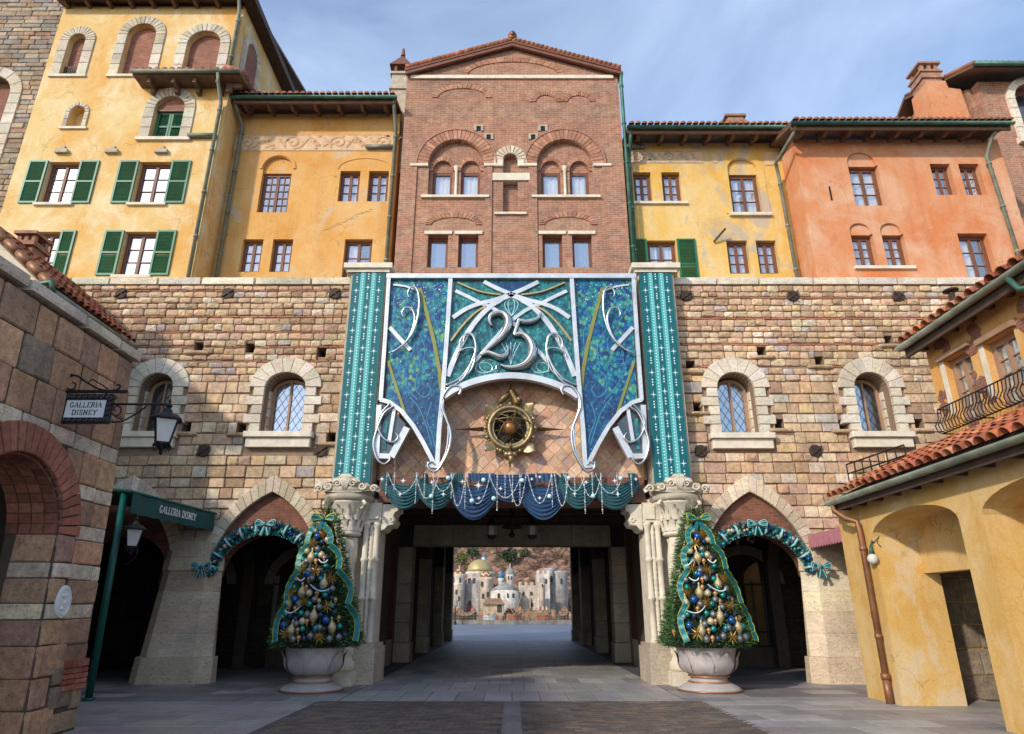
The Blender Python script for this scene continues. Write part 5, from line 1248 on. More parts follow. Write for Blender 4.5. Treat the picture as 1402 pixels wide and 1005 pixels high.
# bronze armillary compass
cp = thing('compass_ornament', 'bronze compass and armillary sphere ornament with long side spikes on the tiled wall', 'ornament', (0, 17.3, 6.2))
FC = south(17.38); zq = zoom(610, 510, 6.7); cu, cv = FC.px(*zq(595, 525)); K = FC.px(*zq(805, 525))[0]-cu      # outer ring radius
P3 = lambda a, r, n: FC.pt(cu+r*math.cos(a), cv+r*math.sin(a), n)
N = 48; m = MB(); prof = [(1.0, .02), (1.02, .22), (.96, .30), (.88, .31), (.82, .27), (.78, .20), (.74, .24), (.70, .20), (.70, .02)]
m.add([P3(2*math.pi*i/N, K*r, n) for i in range(N) for r, n in prof], [(i*9+j, ((i+1) % N)*9+j, ((i+1) % N)*9+j+1, i*9+j+1) for i in range(N) for j in range(8)]); m.build('ring', 'bronze_pale', cp, True)
m = MB().prism(FC, [(cu+K*.72*math.cos(i*math.pi/12), cv+K*.72*math.sin(i*math.pi/12)) for i in range(24)], .02, .05); m.build('backplate', 'dark_room', cp)  # near-black disc stands for the shade inside a deep recess
for a0 in (0, math.pi):
    m = MB(); q = K; d = 1 if a0 == 0 else -1
    m.add([FC.pt(cu+d*q*1.15, cv+.10*K, .1), FC.pt(cu+d*q*1.15, cv-.13*K, .1), FC.pt(cu+d*q*1.15, cv, .26), FC.pt(cu+d*q*2.42, cv-.02, .1)], [(0, 1, 2), (0, 2, 3), (2, 1, 3), (1, 0, 3)]); m.build('spike', 'bronze', cp)
for a0 in (math.pi/4, 3*math.pi/4, 5*math.pi/4, 7*math.pi/4):   # curled leaves on the diagonals
    m = MB(); vs = []
    for i in range(7):
        t = i/6; r = K*(.90+.62*t); w_ = K*.30*math.sin(math.pi*(.30+.70*t)); n = .16+.18*t*t
        an = a0+(.06*math.sin(t*3) if a0 < math.pi else -.06*math.sin(t*3))
        vs += [P3(an-w_/r, r, n-.03), P3(an, r*1.02, n+.04), P3(an+w_/r, r, n-.03)]
    m.add(vs, [(i*3+j, i*3+j+1, i*3+4+j, i*3+3+j) for i in range(6) for j in range(2)]); m.build('leaf', 'bronze_pale', cp, True)
for a0 in [k*math.pi/8 for k in range(16) if k % 4 != 2]:
    m = MB(); r = K*1.08; m.ball(P3(a0, r, .2), K*.10, 8).ball(P3(a0+.13, r*.99, .17), K*.07, 8).ball(P3(a0-.13, r*.99, .17), K*.07, 8); m.build('boss', 'bronze_pale', cp, True)
m = MB()                                        # fish-like crest on top
for i in range(9):
    t = i/8; m.ball(FC.pt(cu+K*(-.50+.44*t), cv+K*(1.10+.44*t), .20+.05*math.sin(t*3)), K*(.09+.07*math.sin(math.pi*t)), 8).tube([FC.pt(cu+K*(-.50+.44*t), cv+K*(1.10+.44*t), .2), FC.pt(cu+K*(-.62+.44*t), cv+K*(1.22+.46*t), .18)], [K*.09, .006], 5)
for i in range(7):
    t = i/6; m.ball(FC.pt(cu+K*(.30-.26*t), cv+K*(1.14+.50*t), .24), K*(.22-.10*t), 8).tube([FC.pt(cu+K*(.34-.3*t), cv+K*(1.2+.5*t), .2), FC.pt(cu+K*(.56-.36*t), cv+K*(1.22+.55*t), .2)], [K*.08, .006], 5)
m.tube([FC.pt(cu, cv+K*1.4, .2), FC.pt(cu, cv+K*2.0, .2)], [.07, .008], 6); m.build('crest_creature', 'bronze', cp, True)
m = MB(); m.ball(FC.pt(cu+K*.36, cv+K*1.20, .40), K*.10, 8); m.build('creature_eye', 'bronze_pale', cp, True)
m = MB(); m.ball(FC.pt(cu, cv-K*1.18, .22), K*.17, 8).ball(FC.pt(cu+K*.16, cv-K*1.16, .2), K*.13, 8).ball(FC.pt(cu-K*.16, cv-K*1.16, .2), K*.13, 8).tube([FC.pt(cu, cv-K*1.2, .22), FC.pt(cu+.03, cv-K*1.4, .24), FC.pt(cu-.02, cv-K*1.55, .2), FC.pt(cu, cv-K*1.75, .16)], [.08, .07, .04, .008], 6); m.build('pendant', 'bronze_pale', cp, True)
m = MB(); m.ball(FC.pt(cu-.01, cv-.02, .30), K*.29, 16, 1.1); m.build('globe', 'orange_globe', cp, True)
m = MB()
m.tube([FC.pt(cu+K*.86*math.cos(t*.2-.0), cv+K*.12+K*.16*math.sin(t*.2), .28+.30*math.sin(t*.2)*1.0) for t in range(16)], .022, 6)
for tilt, r in ((.9, .80), (-.7, .76)): m.tube([FC.pt(cu+K*r*math.cos(a)*math.cos(tilt)-K*.25*math.sin(a)*math.sin(tilt), cv+K*r*math.cos(a)*math.sin(tilt)+K*.25*math.sin(a)*math.cos(tilt), .26+.22*math.sin(a)) for a in [k*math.pi/14 for k in range(28)]], .014, 5, True)
m.tube([FC.pt(cu-K*.25, cv-K*.72, .22), FC.pt(cu+K*.28, cv+K*.72, .34)], .028, 6).tube([FC.pt(cu-K*.62, cv+K*.5, .2), FC.pt(cu+K*.62, cv-K*.5, .3)], .016, 6).tube([FC.pt(cu, cv-K*.98, .34), FC.pt(cu, cv-K*.70, .36)], .03, 6)
for k in range(8): m.tube([P3(k*math.pi/4+.2, K*.28, .2), P3(k*math.pi/4+.2, K*.74, .2)], .009, 4)
m.build('armillary_bands', 'bronze', cp, True)
# draped valance with pearl strings
va = thing('draped_valance', 'blue and teal fabric swags with pearl strings hung over the passage opening', 'drapery', (0, 16.9, 4.2))
FV = south(16.92); zv = zoom(500, 630, 3.505)
def cloth(name, c):
    t = NT(name); t.m; t.bump(t.noise(60, 3), .1, .005); M[name] = t.done(t.mix(t.noise(4, 3), c, tuple(x*1.5 for x in c)), .55, 0, .4); t.b.inputs['Sheen Weight'].default_value = .3
cloth('cloth_teal', (.004, .058, .07)); cloth('cloth_blue', (.004, .034, .092))
def swag(x0, x1, yt, ys0, ys1, m, nb=.06, seed=0):
    x0, x1, ys0 = x0-14, x1+14, yt+(ys0-yt)*.62
    a, b = FV.px(*zv(x0, yt)), FV.px(*zv(x1, yt)); vt = a[1]; s0, s1 = vt-FV.px(*zv(x0, ys0))[1], vt-FV.px(*zv(x0, ys1))[1]
    NU, NT_ = 28, 36; vs = []; r = random.Random(seed); ph = r.uniform(0, 6)
    for j in range(NT_+1):
        t = j/NT_
        for i in range(NU+1):
            q = 2*i/NU-1; sag = s0+(s1-s0)*t; e = 1-abs(q)**2.0
            pinch = .28+.72*(1-abs(q)**3)
            n = nb+.10*math.sin(math.pi*t)*e+.024*math.sin(t*50+ph+q*1.5)*pinch
            vs.append(FV.pt(a[0]+(b[0]-a[0])*(i/NU)+.03*q*t, vt-sag*e-(1-e)*t*.16*(s1/.5), n))
    w_ = NU+1
    return MB().add(vs, [(j*w_+i, j*w_+i+1, (j+1)*w_+i+1, (j+1)*w_+i) for j in range(NT_) for i in range(NU)]).build('swag', m, va, True)
for k, q in enumerate(((100, 290, 68, 150, 240, 'cloth_teal', .05), (255, 440, 68, 148, 238, 'cloth_teal', .09), (410, 640, 68, 170, 288, 'cloth_blue', .05), (590, 800, 68, 78, 205, 'cloth_blue', .10),
        (735, 965, 68, 170, 288, 'cloth_blue', .05), (930, 1110, 68, 148, 238, 'cloth_teal', .09), (1090, 1290, 68, 150, 240, 'cloth_teal', .05))): swag(*q, seed=k)
for x0, x1, m in ((98, 130, 'cloth_teal'), (280, 300, 'cloth_teal'), (425, 470, 'cloth_teal'), (495, 560, 'cloth_blue'), (560, 620, 'cloth_blue'), (820, 915, 'cloth_blue'), (935, 975, 'cloth_teal'), (1095, 1110, 'cloth_teal'), (1255, 1295, 'cloth_teal')):
    a, b = FV.px(*zv(x0, 68)), FV.px(*zv(x1, 110)); mb = MB(); k = 16; vs = []
    for i in range(k+1):
        for j in range(5): t = j/4; vs.append(FV.pt(a[0]+(b[0]-a[0])*i/k+(.03*t), a[1]-(a[1]-b[1])*t*(1+.2*math.sin(i)), .14+.02*math.sin(i*1.6)))
    mb.add(vs, [(i*5+j, i*5+5+j, i*5+6+j, i*5+j+1) for i in range(k) for j in range(4)]).build('tail_fold', m, va, True)
def beads(pts, r, gap):
    m = MB(); P = [Vector(p) for p in pts]; d = 0; acc = 0.; i = 0; out_ = []
    for a, b in zip(P, P[1:]):
        Ls = (b-a).length; t = (gap-acc) if acc else 0
        while t < Ls: out_.append(a+(b-a)*(t/Ls)); t += gap
        acc = Ls-(t-gap)
    for k, p in enumerate(out_):
        q = r*(1.6 if k % 5 == 2 else 1); m.add([p+Vector(v)*q for v in ((1, 0, 0), (-1, 0, 0), (0, 1, 0), (0, -1, 0), (0, 0, 1), (0, 0, -1))], [(0, 2, 4), (2, 1, 4), (1, 3, 4), (3, 0, 4), (2, 0, 5), (1, 2, 5), (3, 1, 5), (0, 3, 5)])
    return m
for x, y in ((113, 180), (150, 150), (253, 215), (293, 190), (334, 262), (420, 190), (485, 242), (635, 252), (672, 190), (707, 210), (742, 210), (893, 232), (960, 165), (1000, 185), (1045, 262), (1083, 190), (1125, 262), (1200, 180), (1267, 185)):
    a, b = FV.px(*zv(x, 70)), FV.px(*zv(x, y)); beads([FV.pt(a[0], a[1], .24), FV.pt(a[0], b[1], .24)], .015, .042).build('pearl_string', 'pearl', va)
for x0, x1, y in ((250, 360, 190), (595, 752, 188), (778, 892, 214), (485, 602, 216), (415, 487, 226), (690, 772, 226), (905, 972, 226), (1028, 1128, 186), (118, 262, 166), (325, 432, 156), (948, 1052, 156), (1100, 1232, 166)):
    a, b, c = FV.px(*zv(x0, 72)), FV.px(*zv(x1, 72)), FV.px(*zv(x0, y)); beads([FV.pt(a[0]+(b[0]-a[0])*i/20, a[1]-(a[1]-c[1])*(1-(i/10-1)**2), .23) for i in range(21)], .012, .026).build('pearl_swag', 'pearl', va)
for x, y in ((403, 95), (323, 182), (515, 203), (618, 192), (570, 105), (752, 107), (882, 182), (973, 95), (1088, 180), (1218, 97)):
    u, v = FV.px(*zv(x, y)); MB().ball(FV.pt(u, v, .27), .06, 10).build('jewel', 'jewel', va, True)
def star(nm, F_, u, v, n, r, m, parent):
    mb = MB()
    for k in range(4):
        a = k*math.pi/4; q = r if k % 2 == 0 else r*.55; mb.prism(F_, [(u+q*math.cos(a), v+q*math.sin(a)), (u+.012*math.cos(a+1.57), v+.012*math.sin(a+1.57)), (u-q*math.cos(a), v-q*math.sin(a)), (u-.012*math.cos(a+1.57), v-.012*math.sin(a+1.57))], n-.002*k-.004, n-.002*k)
    return mb.build(nm, m, parent)
for x, y, r in ((545, 130, .13), (190, 108, .08), (175, 172, .07), (325, 115, .06), (380, 172, .07), (90, 100, .07), (470, 112, .06), (650, 145, .06), (835, 90, .05), (835, 190, .06), (1000, 170, .07), (1055, 115, .06), (1190, 108, .08), (1205, 172, .07), (1290, 100, .06), (548, 190, .06), (798, 100, .05)):
    u, v = FV.px(*zv(x, y)); star('star_light', FV, u, v, .275, r, 'pearl', va)
# ================================================================ left foreground shop of banded stone
BAT = .048
FL = Frame((-6.27, 0, 0), (0, 1, 0), (1, 0, 0), (-BAT, 0, 1))
ls = thing('stone_shop', 'dark banded stone shop front with a red brick arch at the left edge', 'building', (-6.5, 9.5, 0))
yE, vC = 10.72, 5.62; ac, ar, asp = 8.66, .95, 2.62
wall('wall', 'mortar_dark', ls, FL, [(2, 0), (ac-ar, 0)]+arch_curve(ac, ar, asp, ar, 18)[::-1]+[(ac+ar, 0), (yE, 0), (yE, vC), (2, vC)], [], .75)
MB().box(WORLD, -14, -7.3, 10.4, 10.7, 0, 5.4).build('end_wall', 'mortar_dark', ls); MB().box(WORLD, -14, -13.7, 2, 10.39, 0, 5.4).build('back_wall', 'mortar_dark', ls)
MB().box(WORLD, -14, -6.9, 2, 10.7, 5.42, 5.6).build('roof', 'wood_dark', ls)
BR = [(.55, .33, .20), (.48, .28, .175), (.61, .385, .235), (.42, .265, .185), (.56, .315, .20), (.34, .265, .21), (.50, .31, .20)]; LT = [(.70, .59, .46), (.64, .54, .43), (.74, .63, .49), (.58, .49, .40)]
bl = [b_arch(ac, ar+.36, -.1, asp, ar+.36)]
def row(v0, v1, wr, cols, light):
    s_, _ = courses(3, yE, v0, v1, (v1-v0, v1-v0+.001), wr, bl, .014, 0, cols, (.015, .05)); return s_
it = []; v = 1.15; pat = [(.34, 0), (.20, 1), (.33, 0), (.22, 1), (.34, 0), (.21, 1), (.36, 0), (.22, 1), (.46, 0), (.24, 1), (.50, 0), (.52, 0), (.50, 0)]
it += courses(3, yE, 0, 1.15, (.26, .40), (.30, .7), bl, .03, .12, [(.34, .25, .18), (.40, .28, .20), (.29, .22, .17), (.36, .22, .155)], (.03, .08))[0]
for h, l in pat:
    if v+h > vC: h = vC-v
    if h > .08: it += row(v, v+h, (.32, .62) if l else (.36, .72), LT if l else BR, l)
    v += h
pieces('stone', 'stones', ls, FL, it, ASHLAR)
rb_, _ = courses(yE-.55, yE, .55, .95, (.07, .075), (.18, .26), [], .008, 0, [(.32, .10, .06), (.38, .14, .09)], (.075, .09)); pieces('brick', 'bricks', ls, FL, rb_, BRICK)
RB = [(.38, .15, .10), (.32, .125, .085), (.42, .18, .115), (.35, .14, .095)]
voussoirs('arch_brick', ls, FL, arch_curve(ac, ar, asp, ar, 26), arch_curve(ac, ar+.40, asp, ar+.40, 26), 1, -.2, .06, 'redbrick', RB, .008, .012)
for s_ in (-1, 1):                                            # quoins of the opening
    itq = []; v = 0
    for i, h in enumerate([.38, .38, .40, .33, .21, .33, .21, .38]):
        w_ = [.52, .30, .60, .36, .48, .28, .56, .34][i]; a, b = (ac-ar-w_, ac-ar) if s_ < 0 else (ac+ar, ac+ar+w_); itq.append((a+.005, b-.005, v+.006, v+h-.008, -.02, .055, jit(rnd.choice(LT if i in (4, 6) else BR), .15))); v += h
    pieces('quoin_stone', 'quoin_stones', ls, FL, itq, ASHLAR)
Fj = south(ac+ar); mb = MB(); itj = []
for i, h in enumerate([.38, .38, .40, .33, .21, .33, .21, .38]): itj.append((-6.98, -6.27-BAT*(i*.33+.2)-.03, sum([.38, .38, .40, .33, .21, .33, .21, .38][:i])+.006, sum([.38, .38, .40, .33, .21, .33, .21, .38][:i+1])-.006, .0, .03, jit(rnd.choice(LT if i in (4, 6) else BR), .15)))
pieces('reveal_stone', 'reveal_stones', ls, Fj, itj, ASHLAR)
nb = 20
for i in range(nb):                                           # brick lining of the arch
    a0, a1 = math.pi*i/nb, math.pi*(i+1)/nb
    for k in range(4):
        n0, n1 = -.74+k*.18, -.57+k*.18; m = MB(); rr0, rr1 = ar+.001, ar-.03
        m.add([FL.pt(ac+r*math.cos(a), asp+r*math.sin(a), n) for n in (n0+.004, n1-.004) for r in (rr0, rr1) for a in (a0+.006, a1-.006)], [(0, 1, 3, 2), (4, 6, 7, 5), (2, 3, 7, 6), (0, 2, 6, 4), (1, 5, 7, 3)]); m.build('lining_brick', 'redbrick', ls, color=jit(rnd.choice(RB), .2))
MB().box(WORLD, -8.6, -8.5, 6.5, 10.39, 0, 5.4).build('inner_wall', 'mortar_dark', ls)
itc = []; y = 2.6
while y < yE: wd = min(rnd.uniform(.9, 1.35), yE+.06-y); itc.append((y+.004, y+wd-.004, vC+.004, vC+.17, -.5, .12, jit(rnd.choice(CRM), .12))); y += wd
pieces('coping_stone', 'coping_stones', ls, FL, itc, BLOCK)
# oval plaque
pq = thing('oval_plaque', 'small white oval relief plaque on the banded stone pier', 'plaque', (-6.3, 10.2, 1.7))
zl = zoom(0, 650, 2.83); u, v = FL.px(*zl(243, 492), .05); m = MB(); m.prism(FL, [(u+.17*math.cos(i*math.pi/12), v+.22*math.sin(i*math.pi/12)) for i in range(24)], .045, .075, .012); m.build('plate', 'white_paint', pq)
m = MB(); m.tube([FL.pt(u+.13*math.cos(i*math.pi/12), v+.175*math.sin(i*math.pi/12), .078) for i in range(24)], .008, 5, True)
for i in range(9): m.ball(FL.pt(u+rnd.uniform(-.06, .06), v+rnd.uniform(-.1, .1), .075), rnd.uniform(.015, .032), 6)
m.build('relief', 'white_paint', pq, True)
# hanging shop sign and its bracket
FS = south(9.2); zs = zoom(0, 330, 2.871); q = lambda x, y: FS.px(*zs(x, y))
sg = thing('shop_sign', 'hanging iron framed shop sign with black capital lettering on a scrolled wall bracket', 'sign', (-6.4, 9.2, 4.2))
a, b = q(222, 718), q(452, 604); m = MB()
def bar3(m, p, r, n=0, k=6): return m.tube([FS.pt(*t, n) for t in p], r, k)
fw = .085
m.box(FS, a[0], b[0], a[1], a[1]+fw, -.03, .03).box(FS, a[0], b[0], b[1]-fw, b[1], -.03, .03).box(FS, a[0], a[0]+fw, a[1]+fw, b[1]-fw, -.03, .03).box(FS, b[0]-fw, b[0], a[1]+fw, b[1]-fw, -.03, .03)
m.build('sign_frame', 'iron', sg)
m = MB()
for s_ in (1, -1):
    nn = 26
    per = [(a[0]+(b[0]-a[0])*i/9, y) for i in range(10) for y in (a[1]+fw/2, b[1]-fw/2)]+[(x, a[1]+(b[1]-a[1])*i/6) for i in range(1, 6) for x in (a[0]+fw/2, b[0]-fw/2)]
    for (x, y) in per: m.tube([FS.pt(x+.032*math.cos(t*.9)*(1-t*.09), y+.032*math.sin(t*.9)*(1-t*.09), s_*.033) for t in range(9)], .008, 4)
m.build('frame_scrolls', 'silver_dark', sg)
bd = MB().box(FS, a[0]+fw+.002, b[0]-fw-.002, a[1]+fw+.002, b[1]-fw-.002, -.018, .018).build('sign_board', 'sign_white', sg)
def serif_text(txt, parent, F_, u, v, n, size, m='ink', bold=.012, sx=1.12, serif=True):
    cu = bpy.data.curves.new('lettering', 'FONT'); cu.body = txt; cu.size = size; cu.align_x = 'CENTER'; cu.align_y = 'CENTER'; cu.extrude = .003; cu.offset = bold*size*.5; cu.space_character = 1.1
    cu.materials.append(M[m]); o = bpy.data.objects.new('lettering', cu); link(o, parent); o.matrix_basis = F_.M @ Matrix.Translation((u, v, n)) @ Matrix.Diagonal((sx, 1, 1, 1)); return o
# capitals with serifs, drawn as strokes: (polyline, thick?) in a unit box
GL = {'G': ([[(.82, .78), (.7, .95), (.45, 1), (.2, .85), (.1, .5), (.2, .15), (.45, 0), (.7, .05), (.84, .22)], [(.84, .02), (.84, .42)], [(.62, .42), (.98, .42)]], 1.0), 'A': ([[(.05, 0), (.46, 1)], [(.46, 1), (.88, 0)], [(.22, .36), (.70, .36)], [(-.06, 0), (.18, 0)], [(.72, 0), (1.0, 0)]], .95),
    'L': ([[(.18, 0), (.18, 1)], [(.04, 1), (.34, 1)], [(.04, 0), (.72, 0)], [(.72, 0), (.76, .22)]], .8), 'E': ([[(.18, 0), (.18, 1)], [(.04, 1), (.70, 1)], [(.70, 1), (.72, .8)], [(.18, .52), (.55, .52)], [(.04, 0), (.74, 0)], [(.74, 0), (.78, .2)]], .82), 'R': ([[(.18, 0), (.18, 1)], [(.04, 0), (.32, 0)], [(.04, 1), (.5, 1), (.72, .9), (.76, .74), (.68, .57), (.48, .5), (.18, .5)], [(.45, .5), (.82, 0)], [(.76, 0), (.96, 0)]], .92),
    'I': ([[(.2, 0), (.2, 1)], [(.04, 1), (.36, 1)], [(.04, 0), (.36, 0)]], .42), 'D': ([[(.18, 0), (.18, 1)], [(.04, 1), (.45, 1), (.75, .88), (.88, .5), (.75, .12), (.45, 0), (.04, 0)]], .95), 'S': ([[(.66, .8), (.58, .96), (.36, 1), (.14, .9), (.12, .7), (.3, .56), (.55, .46), (.7, .3), (.64, .08), (.4, 0), (.16, .05), (.08, .24)]], .78),
    'N': ([[(.16, 0), (.16, 1)], [(.04, 1), (.2, 1)], [(.16, 1), (.80, 0)], [(.80, 0), (.80, 1)], [(.02, 0), (.32, 0)], [(.66, 1), (.96, 1)]], 1.0), 'Y': ([[(.06, 1), (.44, .48)], [(.84, 1), (.44, .48)], [(.44, .48), (.44, 0)], [(-.04, 1), (.2, 1)], [(.7, 1), (.94, 1)], [(.28, 0), (.6, 0)]], .88), ' ': ([], .45)}
def letters(txt, parent, F_, u, v, n, h, width, m='ink', th=.13):
    tot = sum(GL[c][1]+.16 for c in txt)-.16; k = width/tot; x = u-width/2
    for c in txt:
        st, adv = GL[c]
        if st:
            mb = MB()
            for i, s_ in enumerate(st):
                vert = len(s_) == 2 and (abs(s_[0][0]-s_[1][0]) < .1 or s_[0][1] > s_[1][1]); thin = len(s_) == 2 and (abs(s_[0][1]-s_[1][1]) < .05 or not vert)
                P = [(x+a*k, v+b*h) for a, b in (smooth_pts(s_, 3) if len(s_) > 3 else s_)]
                mb.ribbon(F_, P, h*th*(.62 if thin else 1.15), n, n+.004+.0003*i)
            mb.build('letter', m, parent)
        x += (adv+.16)*k
c = (a[0]+b[0])/2; hh = (b[1]-a[1]-2*fw)
letters('GALLERIA', bd, FS, c, a[1]+fw+hh*.58, .0185, hh*.27, (b[0]-a[0]-2*fw)*.80); letters('DISNEY', bd, FS, c, a[1]+fw+hh*.16, .0185, hh*.27, (b[0]-a[0]-2*fw)*.62)
m = MB(); p0, p1 = q(240, 592), q(500, 592); m.box(FS, p0[0]-.12, p1[0], p0[1]-.02, p0[1]+.02, -.02, .02)
w0, w1 = q(238, 500), q(205, 745); m.box(FS, w0[0]-.09, w0[0]-.03, w1[1], w0[1], -.06, .06)
for x in (270, 420): t0, t1 = q(x, 592), q(x, 606); m.box(FS, t0[0]-.012, t0[0]+.012, t1[1], t0[1], -.012, .012)
m.build('bracket', 'iron', sg)
m = MB()
bar3(m, smooth_pts([q(240, 520), q(300, 530), q(340, 555), q(385, 580), q(430, 588), q(465, 582), q(472, 568), q(458, 566)], 5), .014)
bar3(m, smooth_pts([q(325, 548), q(305, 530), q(275, 535), q(258, 560), q(270, 582), q(292, 580), q(298, 562), q(285, 556)], 5), .012)
bar3(m, smooth_pts([q(240, 500), q(262, 505), q(268, 518), q(258, 524)], 5), .011); bar3(m, smooth_pts([q(345, 560), q(362, 545), q(392, 560), q(425, 582)], 5), .010)
m.build('bracket_scrolls', 'iron', sg, True)
lb = thing('bracket_lantern', 'black lantern with frosted panes on an iron arm beyond the hanging sign', 'lamp', (-5, 9.2, 4))
m = MB(); p0, p1 = q(205, 640), q(672, 642); bar3(m, [(-6.5, p0[1]), p1], .018); bar3(m, smooth_pts([q(440, 712), q(480, 708), q(530, 682), q(575, 650)], 6), .013)
bar3(m, smooth_pts([q(450, 690), q(470, 680), q(476, 660), q(462, 648), q(448, 656), q(452, 668)], 6), .011); m.build('arm', 'iron', lb, True)
def lantern(parent, x, y, ztop, h, r, g='lamp_glass'):
    """four-sided tapered street lantern; ztop = tip of the finial"""
    z = lambda t: ztop-h*t
    m = MB(); c = (x, y, 0)
    m.lathe(c, [(.012, z(0)), (.02, z(.04)), (.012, z(.08)), (.05*r/.2, z(.12)), (.03, z(.16)), (r*.30, z(.22)), (r*.34, z(.25)), (r*.75, z(.29)), (r*1.08, z(.36)), (r*1.08, z(.385))], 4 if False else 8)
    s4 = lambda q, t: [Vector((x+q*math.cos(a), y+q*math.sin(a), z(t))) for a in (math.pi/4+.5, 3*math.pi/4+.5, 5*math.pi/4+.5, 7*math.pi/4+.5)]
    T, B = s4(r*1.0, .385), s4(r*.62, .80)
    for i in range(4): m.tube([T[i], B[i]], .013, 5).tube([T[i], T[(i+1) % 4]], .014, 5).tube([B[i], B[(i+1) % 4]], .014, 5)
    m.lathe(c, [(r*.5, z(.805)), (r*.62, z(.83)), (r*.5, z(.85)), (r*.22, z(.9)), (.02, z(.94)), (.03, z(.97)), (.006, z(1))], 8)
    for i in range(10): a = i*.628; m.tube([Vector((x+r*.6*math.cos(a), y+r*.6*math.sin(a), z(.83))), Vector((x+r*.5*math.cos(a+.3), y+r*.5*math.sin(a+.3), z(.93)))], .008, 4)
    m.build('lantern_frame', 'iron', parent)
    for i in range(4):
        mb = MB(); a, b, c2, d = T[i], T[(i+1) % 4], B[(i+1) % 4], B[i]; e = .02
        mb.add([a, b, c2, d], [(0, 1, 2, 3)]); mb.build('lamp_pane', g, parent)
p = q(668, 635); lantern(lb, p[0], 9.2, p[1]+.05, q(668, 630)[1]-q(668, 835)[1]+.05, .20)
# ---------------------------------------------------------------- low house with tiled roof behind the shop
rh = thing('tiled_house', 'low house with a red tiled roof and brick chimney squeezed behind the stone shop', 'house', (-11.5, 15, 0))
xe, ze = -10.45, 8.35
MB().box(WORLD, -16, xe-.45, 13.9, 16.9, 0, ze).build('wall', 'plaster_cream', rh)
MB().box(WORLD, -16, -11.2, 10.75, 13.88, 0, 6.9).build('sun_block_wing', 'plaster_cream', rh); MB().box(WORLD, -16.2, -11.1, 10.72, 13.895, 6.902, 7.05).build('sun_block_roof', 'wood_brown', rh)  # unseen wing and its roof, added to keep the sun out of the arch
Fg = south(13.75); m = MB(); m.prism(Fg, [(-16, 8), (xe-.1, ze-.05), (xe-.1, ze+.08), (-13.4, ze+2.55), (-16, ze+1)], -.2, 0.0); m.build('gable_end', 'plaster_cream', rh)
m = MB(); sl = .86
vs = [(xe, 13.6, ze), (xe, 16.95, ze), (-13.4, 16.95, ze+2.95*sl), (-13.4, 13.6, ze+2.95*sl)]; m.add(vs+[(x, y, z+.12) for x, y, z in vs], [(3, 2, 1, 0), (4, 5, 6, 7), (0, 1, 5, 4), (1, 2, 6, 5), (2, 3, 7, 6), (3, 0, 4, 7)]); ro = m.build('roof', 'wood_brown', rh)
its = []
def barrel(nm, plural, parent, cols, rows, P0, dcol, drow, r, ln, colors, limit=300):
    """barrel tiles: P0 eave corner, dcol along the eave, drow up the slope"""
    me = bpy.data.meshes.get('barrel_tile')
    if me is None:
        mb = MB(); vs = []
        for y_, q_ in ((0, 1.), (1, .82)):
            for th2 in (1., .84):
                for j in range(7): a_ = math.pi*j/6; vs.append((q_*th2*math.cos(a_), y_, q_*th2*math.sin(a_)))
        mb.add(vs, [(j, j+1, 15+j, 14+j) for j in range(6)]+[(7+j, 21+j, 22+j, 8+j) for j in range(6)]+[(j, 7+j, 8+j, j+1) for j in range(6)]); me = mb.mesh('barrel_tile', True); me.materials.append(M['tile'])
    dc, dr = Vector(dcol), Vector(drow); nrm = dc.normalized().cross(dr.normalized()); nrm = nrm if nrm.z > 0 else -nrm
    k = 0
    for c_ in range(cols):
        for r_ in range(rows):
            o = bpy.data.objects.new(nm, me); link(o, parent); o.color = (*jit(rnd.choice(colors), .2), 1)
            p = Vector(P0)+dc*(c_+.5+rnd.uniform(-.04, .04))+dr*(r_+rnd.uniform(-.03, .03))+nrm*(.02+.012*rnd.random()+.02*(1 if r_ else 1))
            x_ = dc.normalized(); y_ = (dr.normalized()-nrm*.055).normalized(); z_ = x_.cross(y_); z_ = z_ if z_.z > 0 else -z_
            Mx = Matrix(((x_.x*r, y_.x*ln, z_.x*r, p.x), (x_.y*r, y_.y*ln, z_.y*r, p.y), (x_.z*r, y_.z*ln, z_.z*r, p.z), (0, 0, 0, 1)))
            o.matrix_basis = Mx @ Matrix.Rotation(rnd.uniform(-.03, .03), 4, 'Z'); k += 1
TC_ = [(.40, .125, .055), (.34, .10, .045), (.45, .16, .075), (.30, .09, .05), (.42, .18, .10)]
dv = Vector((-1, 0, sl)).normalized()
barrel('roof_tile', 'roof_tiles', ro, 14, 6, (xe+.06, 13.62, ze+.13), (0, .236, 0), dv*.45, .105, .5, TC_)
MB().tube([(xe+.08, 13.55, ze+.02), (xe+.08, 17, ze+.02)], .085, 8).build('gutter', 'gutter', ro, True)
MB().tube([(xe+.08, 13.5, ze+.02), (xe+.02, 13.45, ze+.25), (xe-.2, 13.45, ze+.2), (xe-.35, 13.5, ze-.1)], .06, 8).build('gutter_bend', 'verdigris', ro, True)
m = MB()
for i in range(8): y = 13.8+i*.43; m.box(WORLD, xe-.5, xe-.02, y-.05, y+.05, ze-.14, ze-.002)
m.build('rafters', 'wood_dark', ro)
m = MB()
for i in range(7): p0 = Vector((xe, 13.58, ze+.2))+dv*(i*.45); m.tube([p0, p0+dv*.5], [.12, .10], 8)
m.build('verge_tiles', 'copper_pipe', ro, True)
Fq = south(14.6); cu, cv = Fq.px(29, 350); m = MB(); m.box(Fq, cu-.22, cu+.22, cv-1.6, cv+.28, -.5, 0).box(Fq, cu-.29, cu+.29, cv+.281, cv+.37, -.58, .08).box(Fq, cu-.24, cu+.24, cv+.371, cv+.44, -.52, .02)
for dx in (-.23, -.05, .13):
    for dn in (-.1, -.5): m.box(Fq, cu+dx, cu+dx+.1, cv+.441, cv+.60, dn, dn+.1)
